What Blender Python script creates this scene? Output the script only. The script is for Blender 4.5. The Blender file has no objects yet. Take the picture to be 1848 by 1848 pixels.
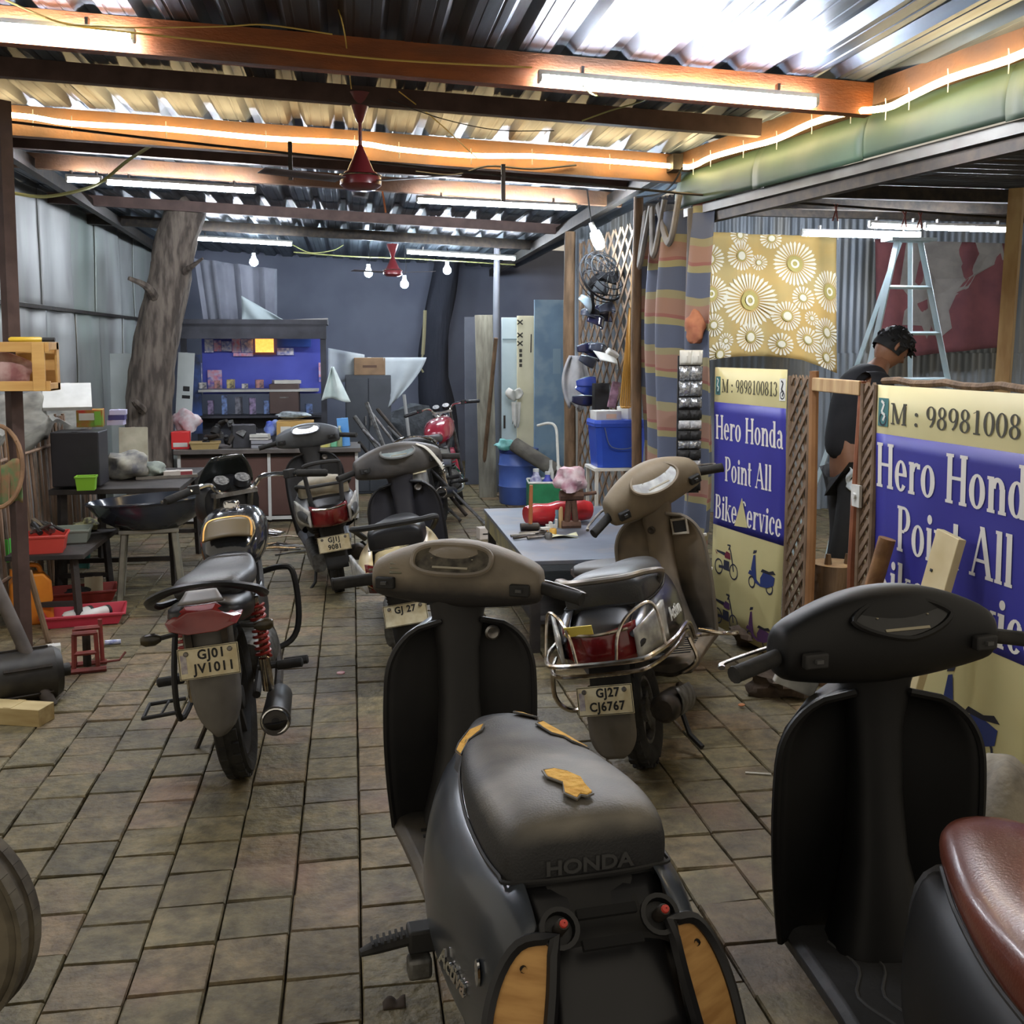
import bpy, bmesh, math, random
import numpy as np
from mathutils import Vector, Matrix, Euler
random.seed(7)
PI = math.pi
scene = bpy.context.scene
COL = scene.collection

# ---------------------------------------------------------------- camera
CAM_H, FOC, PPX, PPY = 1.60, 1850.0, 924.0, 815.0
YAW, PITCH = math.atan(288.0/1850.0), math.atan(0.1)
_fh = Vector((math.sin(YAW), math.cos(YAW), 0)); _zz = Vector((0, 0, 1))
CF = _fh*math.cos(PITCH) - _zz*math.sin(PITCH)
CR = Vector((math.cos(YAW), -math.sin(YAW), 0))
CU = _fh*math.sin(PITCH) + _zz*math.cos(PITCH)
CO = Vector((0, 0, CAM_H))
cam_d = bpy.data.cameras.new('camera'); cam = bpy.data.objects.new('camera', cam_d); COL.objects.link(cam)
cam_d.sensor_width = 36.0; cam_d.lens = 36.0*FOC/1848.0; cam_d.shift_y = -(924.0-PPY)/1848.0
cam_d.clip_start = 0.05
cam.matrix_world = Matrix(((CR.x, CU.x, -CF.x, CO.x), (CR.y, CU.y, -CF.y, CO.y), (CR.z, CU.z, -CF.z, CO.z), (0, 0, 0, 1)))
scene.camera = cam

# ---------------------------------------------------------------- world (night sky) and exposure
vs = scene.view_settings
vs.view_transform = 'Standard'; vs.look = 'None'; vs.gamma = 1.0; vs.use_curve_mapping = False
vs.exposure = 0.97
world = bpy.data.worlds.new('night'); scene.world = world; world.use_nodes = True
bg = world.node_tree.nodes['Background']
bg.inputs[0].default_value = (1.0, 0.90, 0.74, 1); bg.inputs[1].default_value = 0.30
cy = scene.cycles; cy.max_bounces = 5; cy.diffuse_bounces = 3; cy.glossy_bounces = 2; cy.adaptive_threshold = 0.05; cy.use_light_tree = False; cy.transmission_bounces = 2; cy.transparent_max_bounces = 4
TUBE_E, LED_E, BULB_E = 135.0, 15.0, 150.0

# ---------------------------------------------------------------- helpers: where a point of the photograph stands in the place
def ray(u, v):
    return CF + CR*((u-PPX)/FOC) + CU*((PPY-v)/FOC)
def G(u, v, z=0.0):                     # on a level plane
    d = ray(u, v); return CO + d*((z-CAM_H)/d.z)
def AY(u, v, Y):                        # on the plane Y = const
    d = ray(u, v); return CO + d*(Y/d.y)
def AX(u, v, X):
    d = ray(u, v); return CO + d*(X/d.x)

def lin(c):
    return tuple((x/255/12.92) if x/255 <= 0.04045 else ((x/255+0.055)/1.055)**2.4 for x in c[:3]) + (1,)

# ---------------------------------------------------------------- materials
_m = {}
def M(name, c=None, rough=0.6, metal=0.0, c2=None, scale=6.0, bump=0.0, bscale=40.0, emit=0, spec=0.5, detail=3.0, mix=(0.35, 0.65), c3=None, s3=1.5, coat=0.0, trans=0.0, alpha=1.0, stretch=None, world_co=False, c3mix=(0.5, 0.7), disp=None):
    if name in _m: return _m[name]
    m = bpy.data.materials.new(name); _m[name] = m
    m.use_nodes = True
    nt = m.node_tree; N = nt.nodes; L = nt.links
    b = N['Principled BSDF']
    b.inputs['Base Color'].default_value = lin(c); b.inputs['Roughness'].default_value = rough
    b.inputs['Metallic'].default_value = metal; b.inputs['Specular IOR Level'].default_value = spec
    if coat: b.inputs['Coat Weight'].default_value = coat; b.inputs['Coat Roughness'].default_value = 0.12
    if trans: b.inputs['Transmission Weight'].default_value = trans
    if alpha < 1: b.inputs['Alpha'].default_value = alpha
    if emit:
        b.inputs['Emission Color'].default_value = lin(c); b.inputs['Emission Strength'].default_value = emit
    if c2 is not None or bump:
        if world_co:
            src = N.new('ShaderNodeNewGeometry').outputs['Position']
        else:
            src = N.new('ShaderNodeTexCoord').outputs['Object']
        if stretch:
            mp = N.new('ShaderNodeMapping'); mp.inputs['Scale'].default_value = stretch
            L.new(src, mp.inputs[0]); src = mp.outputs[0]
    if c2 is not None:
        n = N.new('ShaderNodeTexNoise'); n.inputs['Scale'].default_value = scale; n.inputs['Detail'].default_value = detail
        L.new(src, n.inputs['Vector'])
        r = N.new('ShaderNodeMapRange'); r.inputs[1].default_value = mix[0]; r.inputs[2].default_value = mix[1]
        L.new(n.outputs['Fac'], r.inputs[0])
        x = N.new('ShaderNodeMix'); x.data_type = 'RGBA'
        x.inputs[6].default_value = lin(c); x.inputs[7].default_value = lin(c2)
        L.new(r.outputs[0], x.inputs[0]); out = x.outputs[2]
        if c3 is not None:
            n3 = N.new('ShaderNodeTexNoise'); n3.inputs['Scale'].default_value = s3; n3.inputs['Detail'].default_value = 3
            L.new(src, n3.inputs['Vector'])
            r3 = N.new('ShaderNodeMapRange'); r3.inputs[1].default_value = c3mix[0]; r3.inputs[2].default_value = c3mix[1]
            L.new(n3.outputs['Fac'], r3.inputs[0])
            x3 = N.new('ShaderNodeMix'); x3.data_type = 'RGBA'
            L.new(out, x3.inputs[6]); x3.inputs[7].default_value = lin(c3); L.new(r3.outputs[0], x3.inputs[0]); out = x3.outputs[2]
        L.new(out, b.inputs['Base Color'])
    if bump:
        nb = N.new('ShaderNodeTexNoise'); nb.inputs['Scale'].default_value = bscale; nb.inputs['Detail'].default_value = 2
        L.new(src, nb.inputs['Vector'])
        bp = N.new('ShaderNodeBump'); bp.inputs['Strength'].default_value = bump; bp.inputs['Distance'].default_value = 0.01
        L.new(nb.outputs['Fac'], bp.inputs['Height']); L.new(bp.outputs[0], b.inputs['Normal'])
    return m

# ---------------------------------------------------------------- mesh building
def cr(P, n):
    """Catmull-Rom through points P (list of tuples), n samples per segment."""
    P = [Vector(p) for p in P]
    if len(P) < 3:
        return [P[0].lerp(P[1], i/n) for i in range(n)] + [P[1]]
    Q = [P[0]*2-P[1]] + P + [P[-1]*2-P[-2]]; out = []
    for i in range(1, len(Q)-2):
        a, b, c, d = Q[i-1:i+3]
        for k in range(n):
            t = k/n
            out.append(0.5*((2*b) + (c-a)*t + (2*a-5*b+4*c-d)*t*t + (3*b-a-3*c+d)*t**3))
    out.append(P[-1]); return out

class MB:
    def __init__(s): s.v = []; s.f = []; s.M = Matrix()
    def add(s, vs, fs):
        o = len(s.v); s.v += [s.M @ Vector(p) for p in vs]; s.f += [tuple(i+o for i in f) for f in fs]; return s
    def box(s, c, d, rot=None):
        x, y, z = d[0]/2, d[1]/2, d[2]/2
        V = [Vector((a*x, b*y, e*z)) for e in (-1, 1) for b in (-1, 1) for a in (-1, 1)]
        if rot is not None:
            R = Euler(rot).to_matrix() if not isinstance(rot, Matrix) else rot
            V = [R @ p for p in V]
        return s.add([p+Vector(c) for p in V], [(0, 2, 3, 1), (4, 5, 7, 6), (0, 1, 5, 4), (2, 6, 7, 3), (0, 4, 6, 2), (1, 3, 7, 5)])
    def tube(s, P, r, n=8, smooth=0, close=False, flat=1.0):
        if smooth: P = cr(P, smooth)
        P = [Vector(p) for p in P]; m = len(P)
        rr = r if isinstance(r, (list, tuple)) else [r]*m
        if len(rr) != m:
            rr = [rr[min(int(i/(m-1)*(len(rr)-1)), len(rr)-2)]*(1-((i/(m-1)*(len(rr)-1)) - min(int(i/(m-1)*(len(rr)-1)), len(rr)-2))) + rr[min(int(i/(m-1)*(len(rr)-1)), len(rr)-2)+1]*((i/(m-1)*(len(rr)-1)) - min(int(i/(m-1)*(len(rr)-1)), len(rr)-2)) for i in range(m)]
        V = []; up = None
        for i in range(m):
            if close: t = (P[(i+1) % m]-P[i-1])
            else: t = P[min(i+1, m-1)]-P[max(i-1, 0)]
            t.normalize()
            if up is None:
                up = Vector((0, 0, 1)) if abs(t.z) < 0.9 else Vector((1, 0, 0))
            a = t.cross(up)
            if a.length < 1e-5: a = t.cross(Vector((1, 0.1, 0)))
            a.normalize(); b = a.cross(t); up = b
            for k in range(n):
                g = 2*PI*k/n; V.append(P[i] + a*(math.cos(g)*rr[i]) + b*(math.sin(g)*rr[i]*flat))
        F = []
        for i in range(m if close else m-1):
            j = (i+1) % m
            for k in range(n):
                F.append((i*n+k, i*n+(k+1) % n, j*n+(k+1) % n, j*n+k))
        if not close:
            F += [tuple(range(n))[::-1], tuple(range((m-1)*n, m*n))]
        return s.add(V, F)
    def loft(s, rings, cap=True, closed=True):
        n = len(rings[0]); V = [p for r in rings for p in r]; F = []
        for i in range(len(rings)-1):
            for k in range(n if closed else n-1):
                F.append((i*n+k, i*n+(k+1) % n, (i+1)*n+(k+1) % n, (i+1)*n+k))
        if cap and closed: F += [tuple(range(n))[::-1], tuple(range((len(rings)-1)*n, len(rings)*n))]
        return s.add(V, F)
    def lathe(s, prof, n=24, axis='z', c=(0, 0, 0), close=False):
        V = []; F = []; m = len(prof); c = Vector(c)
        for k in range(n):
            g = 2*PI*k/n; a, b = math.cos(g), math.sin(g)
            for r, h in prof:
                V.append(c + (Vector((r*a, r*b, h)) if axis == 'z' else Vector((h, r*a, r*b)) if axis == 'x' else Vector((r*b, h, r*a))))
        for k in range(n):
            j = (k+1) % n
            for i in range(m if close else m-1):
                q = (i+1) % m
                F.append((k*m+i, j*m+i, j*m+q, k*m+q))
        return s.add(V, F)
    def prism(s, poly, th, o=(0, 0, 0), ax=(1, 0, 0), ay=(0, 0, 1)):
        """polygon (2-D) on the axes ax, ay at o, extruded th along ax x ay"""
        o = Vector(o); ax = Vector(ax).normalized(); ay = Vector(ay).normalized(); nz = ax.cross(ay)
        n = len(poly); A = [o+ax*p[0]+ay*p[1] for p in poly]
        V = A + [p+nz*th for p in A]
        F = [tuple(range(n))[::-1], tuple(range(n, 2*n))] + [(i, (i+1) % n, n+(i+1) % n, n+i) for i in range(n)]
        return s.add(V, F)
    def grid(s, fn, nu, nv, th=0.0):
        V = [Vector(fn(i/nu, j/nv)) for j in range(nv+1) for i in range(nu+1)]
        F = [(j*(nu+1)+i, j*(nu+1)+i+1, (j+1)*(nu+1)+i+1, (j+1)*(nu+1)+i) for j in range(nv) for i in range(nu)]
        return s.add(V, F)
    def ball(s, c, r, n=12, m=8, sc=(1, 1, 1)):
        V = [Vector(c)+Vector((0, 0, -r*sc[2]))]; F = []
        for j in range(1, m):
            t = PI*j/m
            for k in range(n):
                g = 2*PI*k/n
                V.append(Vector(c)+Vector((r*math.sin(t)*math.cos(g)*sc[0], r*math.sin(t)*math.sin(g)*sc[1], -r*math.cos(t)*sc[2])))
        V.append(Vector(c)+Vector((0, 0, r*sc[2])))
        for k in range(n): F.append((0, 1+(k+1) % n, 1+k))
        for j in range(m-2):
            for k in range(n):
                F.append((1+j*n+k, 1+j*n+(k+1) % n, 1+(j+1)*n+(k+1) % n, 1+(j+1)*n+k))
        e = len(V)-1
        for k in range(n): F.append((1+(m-2)*n+k, 1+(m-2)*n+(k+1) % n, e))
        return s.add(V, F)
    def mesh(s, name, smooth=40):
        me = bpy.data.meshes.new(name); me.from_pydata([tuple(p) for p in s.v], [], s.f); me.update()
        if smooth:
            me.polygons.foreach_set('use_smooth', [True]*len(me.polygons)); me.set_sharp_from_angle(angle=math.radians(smooth))
        return me
    def build(s, name, mat, parent=None, smooth=40, sub=0, solid=0.0, bevel=0.0, loc=None, rot=None, kind=None, label=None, soff=0.0):
        me = s.mesh(name, smooth)
        if mat is not None: me.materials.append(mat)
        return put(name, me, parent, sub, solid, bevel, loc, rot, kind, label, soff)

def put(name, me, parent=None, sub=0, solid=0.0, bevel=0.0, loc=None, rot=None, kind=None, label=None, soff=0.0):
    o = bpy.data.objects.new(name, me); COL.objects.link(o)
    if parent is not None: o.parent = parent
    if loc is not None: o.location = loc
    if rot is not None: o.rotation_euler = rot
    if solid:
        d = o.modifiers.new('solid', 'SOLIDIFY'); d.thickness = solid; d.offset = soff
    if bevel:
        d = o.modifiers.new('bevel', 'BEVEL'); d.width = bevel; d.segments = 2; d.limit_method = 'ANGLE'; d.angle_limit = 0.7
    if sub:
        d = o.modifiers.new('sub', 'SUBSURF'); d.levels = sub; d.render_levels = sub
    if kind: o['kind'] = kind
    if label: o['label'] = label
    return o

def thing(name, label, cat, loc=(0, 0, 0), rz=0.0, group=None, kind=None, rot=None):
    o = bpy.data.objects.new(name, None); COL.objects.link(o); o.empty_display_size = 0.1
    o.location = loc; o.rotation_euler = rot if rot is not None else (0, 0, rz)
    o['label'] = label; o['category'] = cat
    if group: o['group'] = group
    if kind: o['kind'] = kind
    return o
def tag(o, label, cat, group=None, kind=None):
    o['label'] = label; o['category'] = cat
    if group: o['group'] = group
    if kind: o['kind'] = kind
    return o
def struct(name, label=None, cat=None):
    o = bpy.data.objects.new(name, None); COL.objects.link(o); o['kind'] = 'structure'
    if label: o['label'] = label
    if cat: o['category'] = cat
    return o
def one(mb, name, mat, label, cat, group=None, **k):
    return tag(mb.build(name, mat, **k), label, cat, group)

def text_mesh(txt, size, bold=0.0, extrude=0.0006, xscale=1.0, spacing=1.0):
    cu = bpy.data.curves.new('lettering', 'FONT'); cu.body = txt; cu.size = size; cu.extrude = extrude; cu.offset = bold
    cu.align_x = 'CENTER'; cu.align_y = 'CENTER'; cu.resolution_u = 3; cu.space_character = spacing
    ob = bpy.data.objects.new('lettering', cu); COL.objects.link(ob)
    dg = bpy.context.evaluated_depsgraph_get(); dg.update()
    me = bpy.data.meshes.new_from_object(ob.evaluated_get(dg))
    bpy.data.objects.remove(ob); bpy.data.curves.remove(cu)
    if xscale != 1.0: me.transform(Matrix.Diagonal((xscale, 1, 1, 1)))
    me.transform(Matrix.Rotation(PI/2, 4, 'X'))          # stands upright, read from -Y
    return me

# ---------------------------------------------------------------- common materials
BLK = M('black_plastic', (22, 22, 24), 0.38, c2=(30, 30, 32), scale=5, spec=0.4)
BLKM = M('matt_black', (26, 26, 27), 0.7, c2=(40, 39, 38), scale=9)
RUB = M('rubber', (24, 24, 24), 0.85, c2=(46, 44, 41), scale=14, bump=0.2)
STEEL = M('steel', (150, 150, 150), 0.35, 0.9, c2=(110, 105, 100), scale=20)
CHROME = M('chrome', (215, 215, 215), 0.12, 1.0)
CHROMED = M('dull_chrome', (208, 202, 192), 0.22, 1.0, c2=(168, 150, 128), scale=30)
ALU = M('cast_alloy', (120, 120, 118), 0.5, 0.7, c2=(80, 78, 74), scale=25, bump=0.2)
DKMET = M('dark_metal', (48, 46, 44), 0.55, 0.6, c2=(70, 62, 54), scale=20)
WHITE = M('white_plastic', (215, 215, 210), 0.5, c2=(190, 190, 184), scale=6)
PLATE = M('plate_cream', (228, 218, 186), 0.5, c2=(205, 190, 150), scale=20)
INK = M('plate_ink', (22, 22, 24), 0.6)
REDL = M('red_lens', (120, 24, 26), 0.15, coat=0.6, c2=(90, 16, 20), scale=10)
CLEAR = M('clear_lens', (196, 196, 190), 0.12, coat=0.6, c2=(150, 150, 148), scale=18)
WOODM = M('weathered_wood', (126, 100, 74), 0.8, c2=(90, 70, 50), scale=7, stretch=(3, 3, 0.5), bump=0.4, bscale=30)
WOODL = M('pale_wood', (190, 160, 112), 0.7, c2=(160, 124, 80), scale=5, stretch=(3, 3, 0.6), bump=0.2, bscale=24)
RUST = M('rusty_steel', (112, 84, 66), 0.75, 0.25, c2=(128, 90, 60), scale=5, c3=(84, 66, 54), s3=2.0, bump=0.3, bscale=40)
BROWN = M('brown_paint_steel', (86, 66, 60), 0.6, 0.2, c2=(70, 52, 46), scale=8)
PAPER = M('paper', (222, 220, 210), 0.8, c2=(200, 198, 188), scale=6)
CARD = M('cardboard', (168, 134, 92), 0.85, c2=(146, 112, 74), scale=8)
REDP = M('red_plastic', (176, 40, 44), 0.4, c2=(150, 30, 34), scale=8)
GREENP = M('green_plastic', (44, 130, 84), 0.45, c2=(34, 110, 70), scale=8)
# ================================================================ the setting
# ---- floor of square pavers
def tile_material():
    m = bpy.data.materials.new('paver'); m.use_nodes = True
    nt = m.node_tree; N = nt.nodes; L = nt.links; b = N['Principled BSDF']
    geo = N.new('ShaderNodeNewGeometry'); oi = N.new('ShaderNodeObjectInfo'); at = N.new('ShaderNodeAttribute'); at.attribute_name = 'tint'
    ad = N.new('ShaderNodeMath'); ad.operation = 'ADD'; L.new(oi.outputs['Random'], ad.inputs[0]); L.new(at.outputs['Fac'], ad.inputs[1])
    fr = N.new('ShaderNodeMath'); fr.operation = 'FRACT'; L.new(ad.outputs[0], fr.inputs[0])
    cr_ = N.new('ShaderNodeValToRGB'); e = cr_.color_ramp.elements
    e[0].position = 0; e[0].color = lin((104, 95, 68)); e[1].position = 1; e[1].color = lin((122, 110, 77))
    for p, c in ((0.25, (118, 107, 77)), (0.5, (94, 86, 62)), (0.72, (127, 108, 80)), (0.86, (108, 98, 70))):
        k = e.new(p); k.color = lin(c)
    L.new(fr.outputs[0], cr_.inputs[0])
    n1 = N.new('ShaderNodeTexNoise'); n1.inputs['Scale'].default_value = 15; n1.inputs['Detail'].default_value = 4; n1.inputs['Roughness'].default_value = 0.65
    L.new(geo.outputs['Position'], n1.inputs['Vector'])
    r1 = N.new('ShaderNodeMapRange'); r1.inputs[1].default_value = 0.36; r1.inputs[2].default_value = 0.66; r1.inputs[3].default_value = 0.55; r1.inputs[4].default_value = 1.32
    L.new(n1.outputs['Fac'], r1.inputs[0])
    mx = N.new('ShaderNodeMix'); mx.data_type = 'RGBA'; mx.blend_type = 'MULTIPLY'; mx.inputs[0].default_value = 1
    L.new(cr_.outputs[0], mx.inputs[6]); L.new(r1.outputs[0], mx.inputs[7])
    n2 = N.new('ShaderNodeTexNoise'); n2.inputs['Scale'].default_value = 2.2; n2.inputs['Detail'].default_value = 2
    L.new(geo.outputs['Position'], n2.inputs['Vector'])
    r2 = N.new('ShaderNodeMapRange'); r2.inputs[1].default_value = 0.56; r2.inputs[2].default_value = 0.74; r2.inputs[4].default_value = 0.6
    L.new(n2.outputs['Fac'], r2.inputs[0])
    m2 = N.new('ShaderNodeMix'); m2.data_type = 'RGBA'; m2.inputs[7].default_value = lin((130, 98, 82))
    L.new(r2.outputs[0], m2.inputs[0]); L.new(mx.outputs[2], m2.inputs[6])
    n3 = N.new('ShaderNodeTexNoise'); n3.inputs['Scale'].default_value = 1.3; n3.inputs['Detail'].default_value = 3
    L.new(geo.outputs['Position'], n3.inputs['Vector'])
    r3 = N.new('ShaderNodeMapRange'); r3.inputs[1].default_value = 0.5; r3.inputs[2].default_value = 0.7; r3.inputs[4].default_value = 0.72
    L.new(n3.outputs['Fac'], r3.inputs[0])
    m3 = N.new('ShaderNodeMix'); m3.data_type = 'RGBA'; m3.inputs[7].default_value = lin((58, 52, 46))
    L.new(r3.outputs[0], m3.inputs[0]); L.new(m2.outputs[2], m3.inputs[6]); L.new(m3.outputs[2], b.inputs['Base Color'])
    b.inputs['Roughness'].default_value = 0.62
    nb = N.new('ShaderNodeTexNoise'); nb.inputs['Scale'].default_value = 34; nb.inputs['Detail'].default_value = 3
    L.new(geo.outputs['Position'], nb.inputs['Vector'])
    bp = N.new('ShaderNodeBump'); bp.inputs['Strength'].default_value = 0.8; bp.inputs['Distance'].default_value = 0.012
    L.new(nb.outputs['Fac'], bp.inputs['Height']); L.new(bp.outputs[0], b.inputs['Normal'])
    return m
PAVER = tile_material()
floor = struct('floor', 'uneven floor of worn brownish square concrete pavers', 'floor')
SOIL = M('joint_soil', (46, 40, 33), 0.95, c2=(64, 55, 44), scale=6, world_co=True, bump=0.4)
g = MB(); g.box((1.5, 8.5, -0.055), (14, 18, 0.07)); g.build('soil', SOIL, floor, smooth=0)
PW, PL = 0.193, 0.198
def tile_shape(rng):
    w, l = PW/2-0.0025, PL/2-0.0025; c = 0.0035; V = []
    j = lambda s: rng.uniform(-s, s)
    for z, k in ((-0.03, 0), (-0.004, 0), (0.002, c)):
        for sx, sy in ((-1, -1), (1, -1), (1, 1), (-1, 1)):
            V.append((sx*(w-k)+j(0.0016), sy*(l-k)+j(0.0016), z+j(0.001)))
    F = [(8, 9, 10, 11)]
    for a in (0, 4):
        for i in range(4): F.append((a+i, a+(i+1) % 4, a+4+(i+1) % 4, a+4+i))
    return V, F
rng = random.Random(3)
shapes = [tile_shape(rng) for _ in range(8)]
tms = []
for V, F in shapes:
    me = bpy.data.meshes.new('paver'); me.from_pydata(V, [], F); me.update(); me.materials.append(PAVER); tms.append(me)
cells = []
for ci in range(-22, 32):
    x = (ci+0.5)*PW; y = 0.6+rng.uniform(0, PL)
    while y < 14.4:
        s = rng.choice((1, 1, 1, 0.93, 1.06, 1.1)); l = PL*s
        cells.append((x, y+l/2, s, rng.randrange(8), rng.uniform(-0.0045, 0.0035), rng.gauss(0, 0.006), rng.gauss(0, 0.012), rng.gauss(0, 0.012)))
        y += l
def seen(x, y):
    p = Vector((x, y, 0))-CO; d = p.dot(CF)
    if d < 0.3: return None
    u = PPX+FOC*p.dot(CR)/d; v = PPY-FOC*p.dot(CU)/d
    return (d if -20 < u < 1868 and v < 1880 else None)
vis = sorted([(seen(c[0], c[1]), i) for i, c in enumerate(cells) if seen(c[0], c[1])])
near = set(i for _, i in vis[:296])
sv, sf, st = [], [], []
for i, (x, y, s, k, dz, rz, rx, ry) in enumerate(cells):
    if i in near:
        o = bpy.data.objects.new('paver', tms[k]); COL.objects.link(o); o.parent = floor
        o.location = (x, y, dz); o.rotation_euler = (rx, ry, rz); o.scale = (1, s, 1)
    else:
        V, F = shapes[k]; R = Euler((rx, ry, rz)).to_matrix(); b0 = len(sv); t = rng.random()
        for p in V: sv.append(R @ Vector((p[0], p[1]*s, p[2])) + Vector((x, y, dz))); st.append(t)
        sf += [tuple(q+b0 for q in f) for f in F]
me = bpy.data.meshes.new('paver_mass'); me.from_pydata([tuple(p) for p in sv], [], sf); me.update(); me.materials.append(PAVER)
a_ = me.attributes.new('tint', 'FLOAT', 'POINT'); a_.data.foreach_set('value', st)
put('paver_mass', me, floor, kind='stuff')

# ---- roof of trapezoid sheets on rusty beams
def zr(x): return 2.90-0.042*(x+1.5)
EA, EB = G(1232, 301, 2.68), G(1848, 98, 2.66); EA.z = EB.z = 0       # the eave on the right runs at a slant
ED = (EB-EA).normalized()
def AE(u, v, off=0.0):                   # on the upright plane of the eave
    n = Vector((-ED.y, ED.x, 0)); d = ray(u, v); return CO+d*(((EA+n*off-CO).dot(n))/d.dot(n))
def eave_x(y): return EA.x+(EB.x-EA.x)*(y-EA.y)/(EB.y-EA.y)
ceiling = struct('ceiling', 'rusty beams carrying trapezoid corrugated metal roof sheets', 'roof')
def sheet_mat(name, a, b, c, r):
    m = M(name, a, r+0.10, 0.45, spec=0.3, c2=b, scale=2.2, stretch=(6, 0.7, 1), c3=c, s3=1.6, world_co=True, bump=0.10, bscale=9, c3mix=(0.55, 0.72))
    return m
SH = [sheet_mat('zinc_sheet', (106, 116, 126), (80, 88, 98), (70, 64, 60), 0.36),
      sheet_mat('zinc_sheet_dull', (82, 86, 92), (62, 64, 70), (70, 60, 52), 0.42),
      sheet_mat('zinc_sheet_bright', (96, 112, 128), (72, 84, 98), (72, 74, 76), 0.32)]
SH.append(M('zinc_sheet_dark', (84, 92, 100), 0.5, 0.45, c2=(64, 70, 78), scale=2.2, stretch=(6, 0.7, 1), world_co=True))
PIT = 0.23
def roof_sheet(i0, n, y0, y1, dz, mat, trim=False):
    xs = []
    for i in range(i0, i0+n):
        b0 = i*PIT
        xs += [(b0, 0), (b0+0.02, 0), (b0+0.024, 0.003), (b0+0.03, 0.003), (b0+0.034, 0), (b0+0.085, 0), (b0+0.089, 0.003), (b0+0.095, 0.003), (b0+0.099, 0), (b0+0.128, 0), (b0+0.158, 0.036), (b0+0.20, 0.036)]
    xs.append(((i0+n)*PIT, 0)); xs.append(((i0+n)*PIT+0.03, 0.002))
    V = []; F = []; ny = 10
    for x, h in xs:
        ye = y1
        if trim and x > EA.x-0.05: ye = max(y0+0.05, min(y1, EA.y-(x-EA.x)/((EB.x-EA.x)/(EA.y-EB.y))+0.1))
        for k in range(ny+1):
            y = y0+(ye-y0)*k/ny
            V.append((x, y, zr(x)+h+dz+0.004*math.sin(y*2.3+x*5)))
    for i in range(len(xs)-1):
        for k in range(ny): F.append((i*(ny+1)+k, i*(ny+1)+k+1, (i+1)*(ny+1)+k+1, (i+1)*(ny+1)+k))
    m = MB(); m.add(V, F); m.build('roof_sheet', mat, ceiling, smooth=20)
k = 0
for row, (y0, y1, dz) in enumerate(((1.6, 6.0, 0.0), (5.8, 9.3, 0.008), (9.1, 14.7, 0.0))):
    for i0 in range(-14, 11, 4):
        if i0*PIT > 2.3 and row: continue
        mm = SH[[(1, 1, 0, 1, 0, 2, 0), (0, 2, 1, 0, 2, 0, 1), (3, 3, 3, 3, 3, 3, 3)][row][k % 7]]; k += 1
        roof_sheet(i0, 4, y0, y1, dz+0.003*(k % 2), mm, row == 0)
sl = math.atan(0.042)
def beam(y, x0, x1, w, h, mat, drop=0.0, name='beam'):
    xc = (x0+x1)/2; m = MB(); L_ = (x1-x0)
    # a steel channel: web and two flanges
    for c, d in (((0, 0, 0), (L_, 0.006, h)), ((0, w/2, h/2-0.004), (L_, w, 0.008)), ((0, w/2, -h/2+0.004), (L_, w, 0.008))):
        m.box(c, d)
    m.build(name, mat, ceiling, smooth=0, loc=(xc, y, zr(xc)-h/2-drop-0.002), rot=(0, sl, 0))
RUSTO = M('rusty_beam', (150, 84, 40), 0.75, 0.1, c2=(124, 70, 38), scale=4, c3=(92, 66, 50), s3=1.2, bump=0.3, bscale=50, stretch=(1, 3, 3))
beam(4.26, -2.9, 2.24, 0.06, 0.135, RUSTO)
beam(5.02, -2.9, 2.05, 0.05, 0.085, BROWN)
beam(EA.y+0.02, -2.9, EA.x, 0.07, 0.16, RUST)
beam(6.95, -2.7, 2.0, 0.05, 0.07, BROWN)
beam(7.52, -2.7, 2.0, 0.06, 0.10, RUST)
beam(9.5, -2.7, 2.0, 0.05, 0.09, BROWN)
beam(10.92, -2.7, 2.0, 0.06, 0.10, DKMET)
def rail(p, q, w, h, mat, name='beam', parent=ceiling):
    p, q = Vector(p), Vector(q); d = q-p; m = MB(); m.box((0, 0, 0), (w, d.length, h))
    o = m.build(name, mat, parent, smooth=0, loc=(p+q)/2); o.rotation_euler = d.to_track_quat('Y', 'Z').to_euler(); return o
n_e = Vector((-ED.y, ED.x, 0))
rail((EA.x, EA.y, 2.70), (EB.x+ED.x*1.4, EB.y+ED.y*1.4, 2.70), 0.07, 0.10, RUST)
rail((-2.05, 5.8, 2.83), (-2.45, 14.4, 2.88), 0.06, 0.09, DKMET)
rail((1.9, 5.9, 2.69), (1.95, 14.4, 2.66), 0.06, 0.09, DKMET)

# ---- walls
WL = M('grey_wall_sheet', (172, 174, 172), 0.55, 0.35, c2=(140, 140, 138), scale=1.6, stretch=(1, 1.5, 0.5), c3=(150, 160, 152), s3=0.9, bump=0.12, bscale=5)
wl = struct('wall_left', 'tall wall of dented grey metal sheets', 'wall')
def wall_panel(y0, y1, z0, z1, x, par):
    def fn(a, b):
        y = y0+(y1-y0)*a; z = z0+(z1-z0)*b
        return (x+0.012*math.sin(y*9)+0.010*math.sin(y*3.1+z)+0.006*math.sin(z*4+y*2), y, z)
    m = MB(); m.grid(fn, 24, 8); m.build('wall_sheet', WL, par, smooth=60, solid=0.004)
yy = 5.3
for i in range(10):
    wall_panel(yy, yy+1.02, 0.0, 1.95+0.02*(i % 2), -2.56+0.012*(i % 2), wl)
    wall_panel(yy, yy+1.02, 1.90, 2.93, -2.575+0.012*((i+1) % 2), wl); yy += 0.97
rail((-2.53, 5.3, 1.93), (-2.53, 14.6, 1.97), 0.03, 0.03, DKMET, 'rail', wl)
TARP = M('haze_blue_tarpaulin', (104, 107, 121), 0.85, c2=(88, 91, 106), scale=1.2, bump=0.15, bscale=6)  # blue grey base lifted in colour to stand in for haze
wb = struct('wall_back', 'dark blue grey tarpaulin closing the far end, haze painted into its colour', 'wall')
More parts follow.
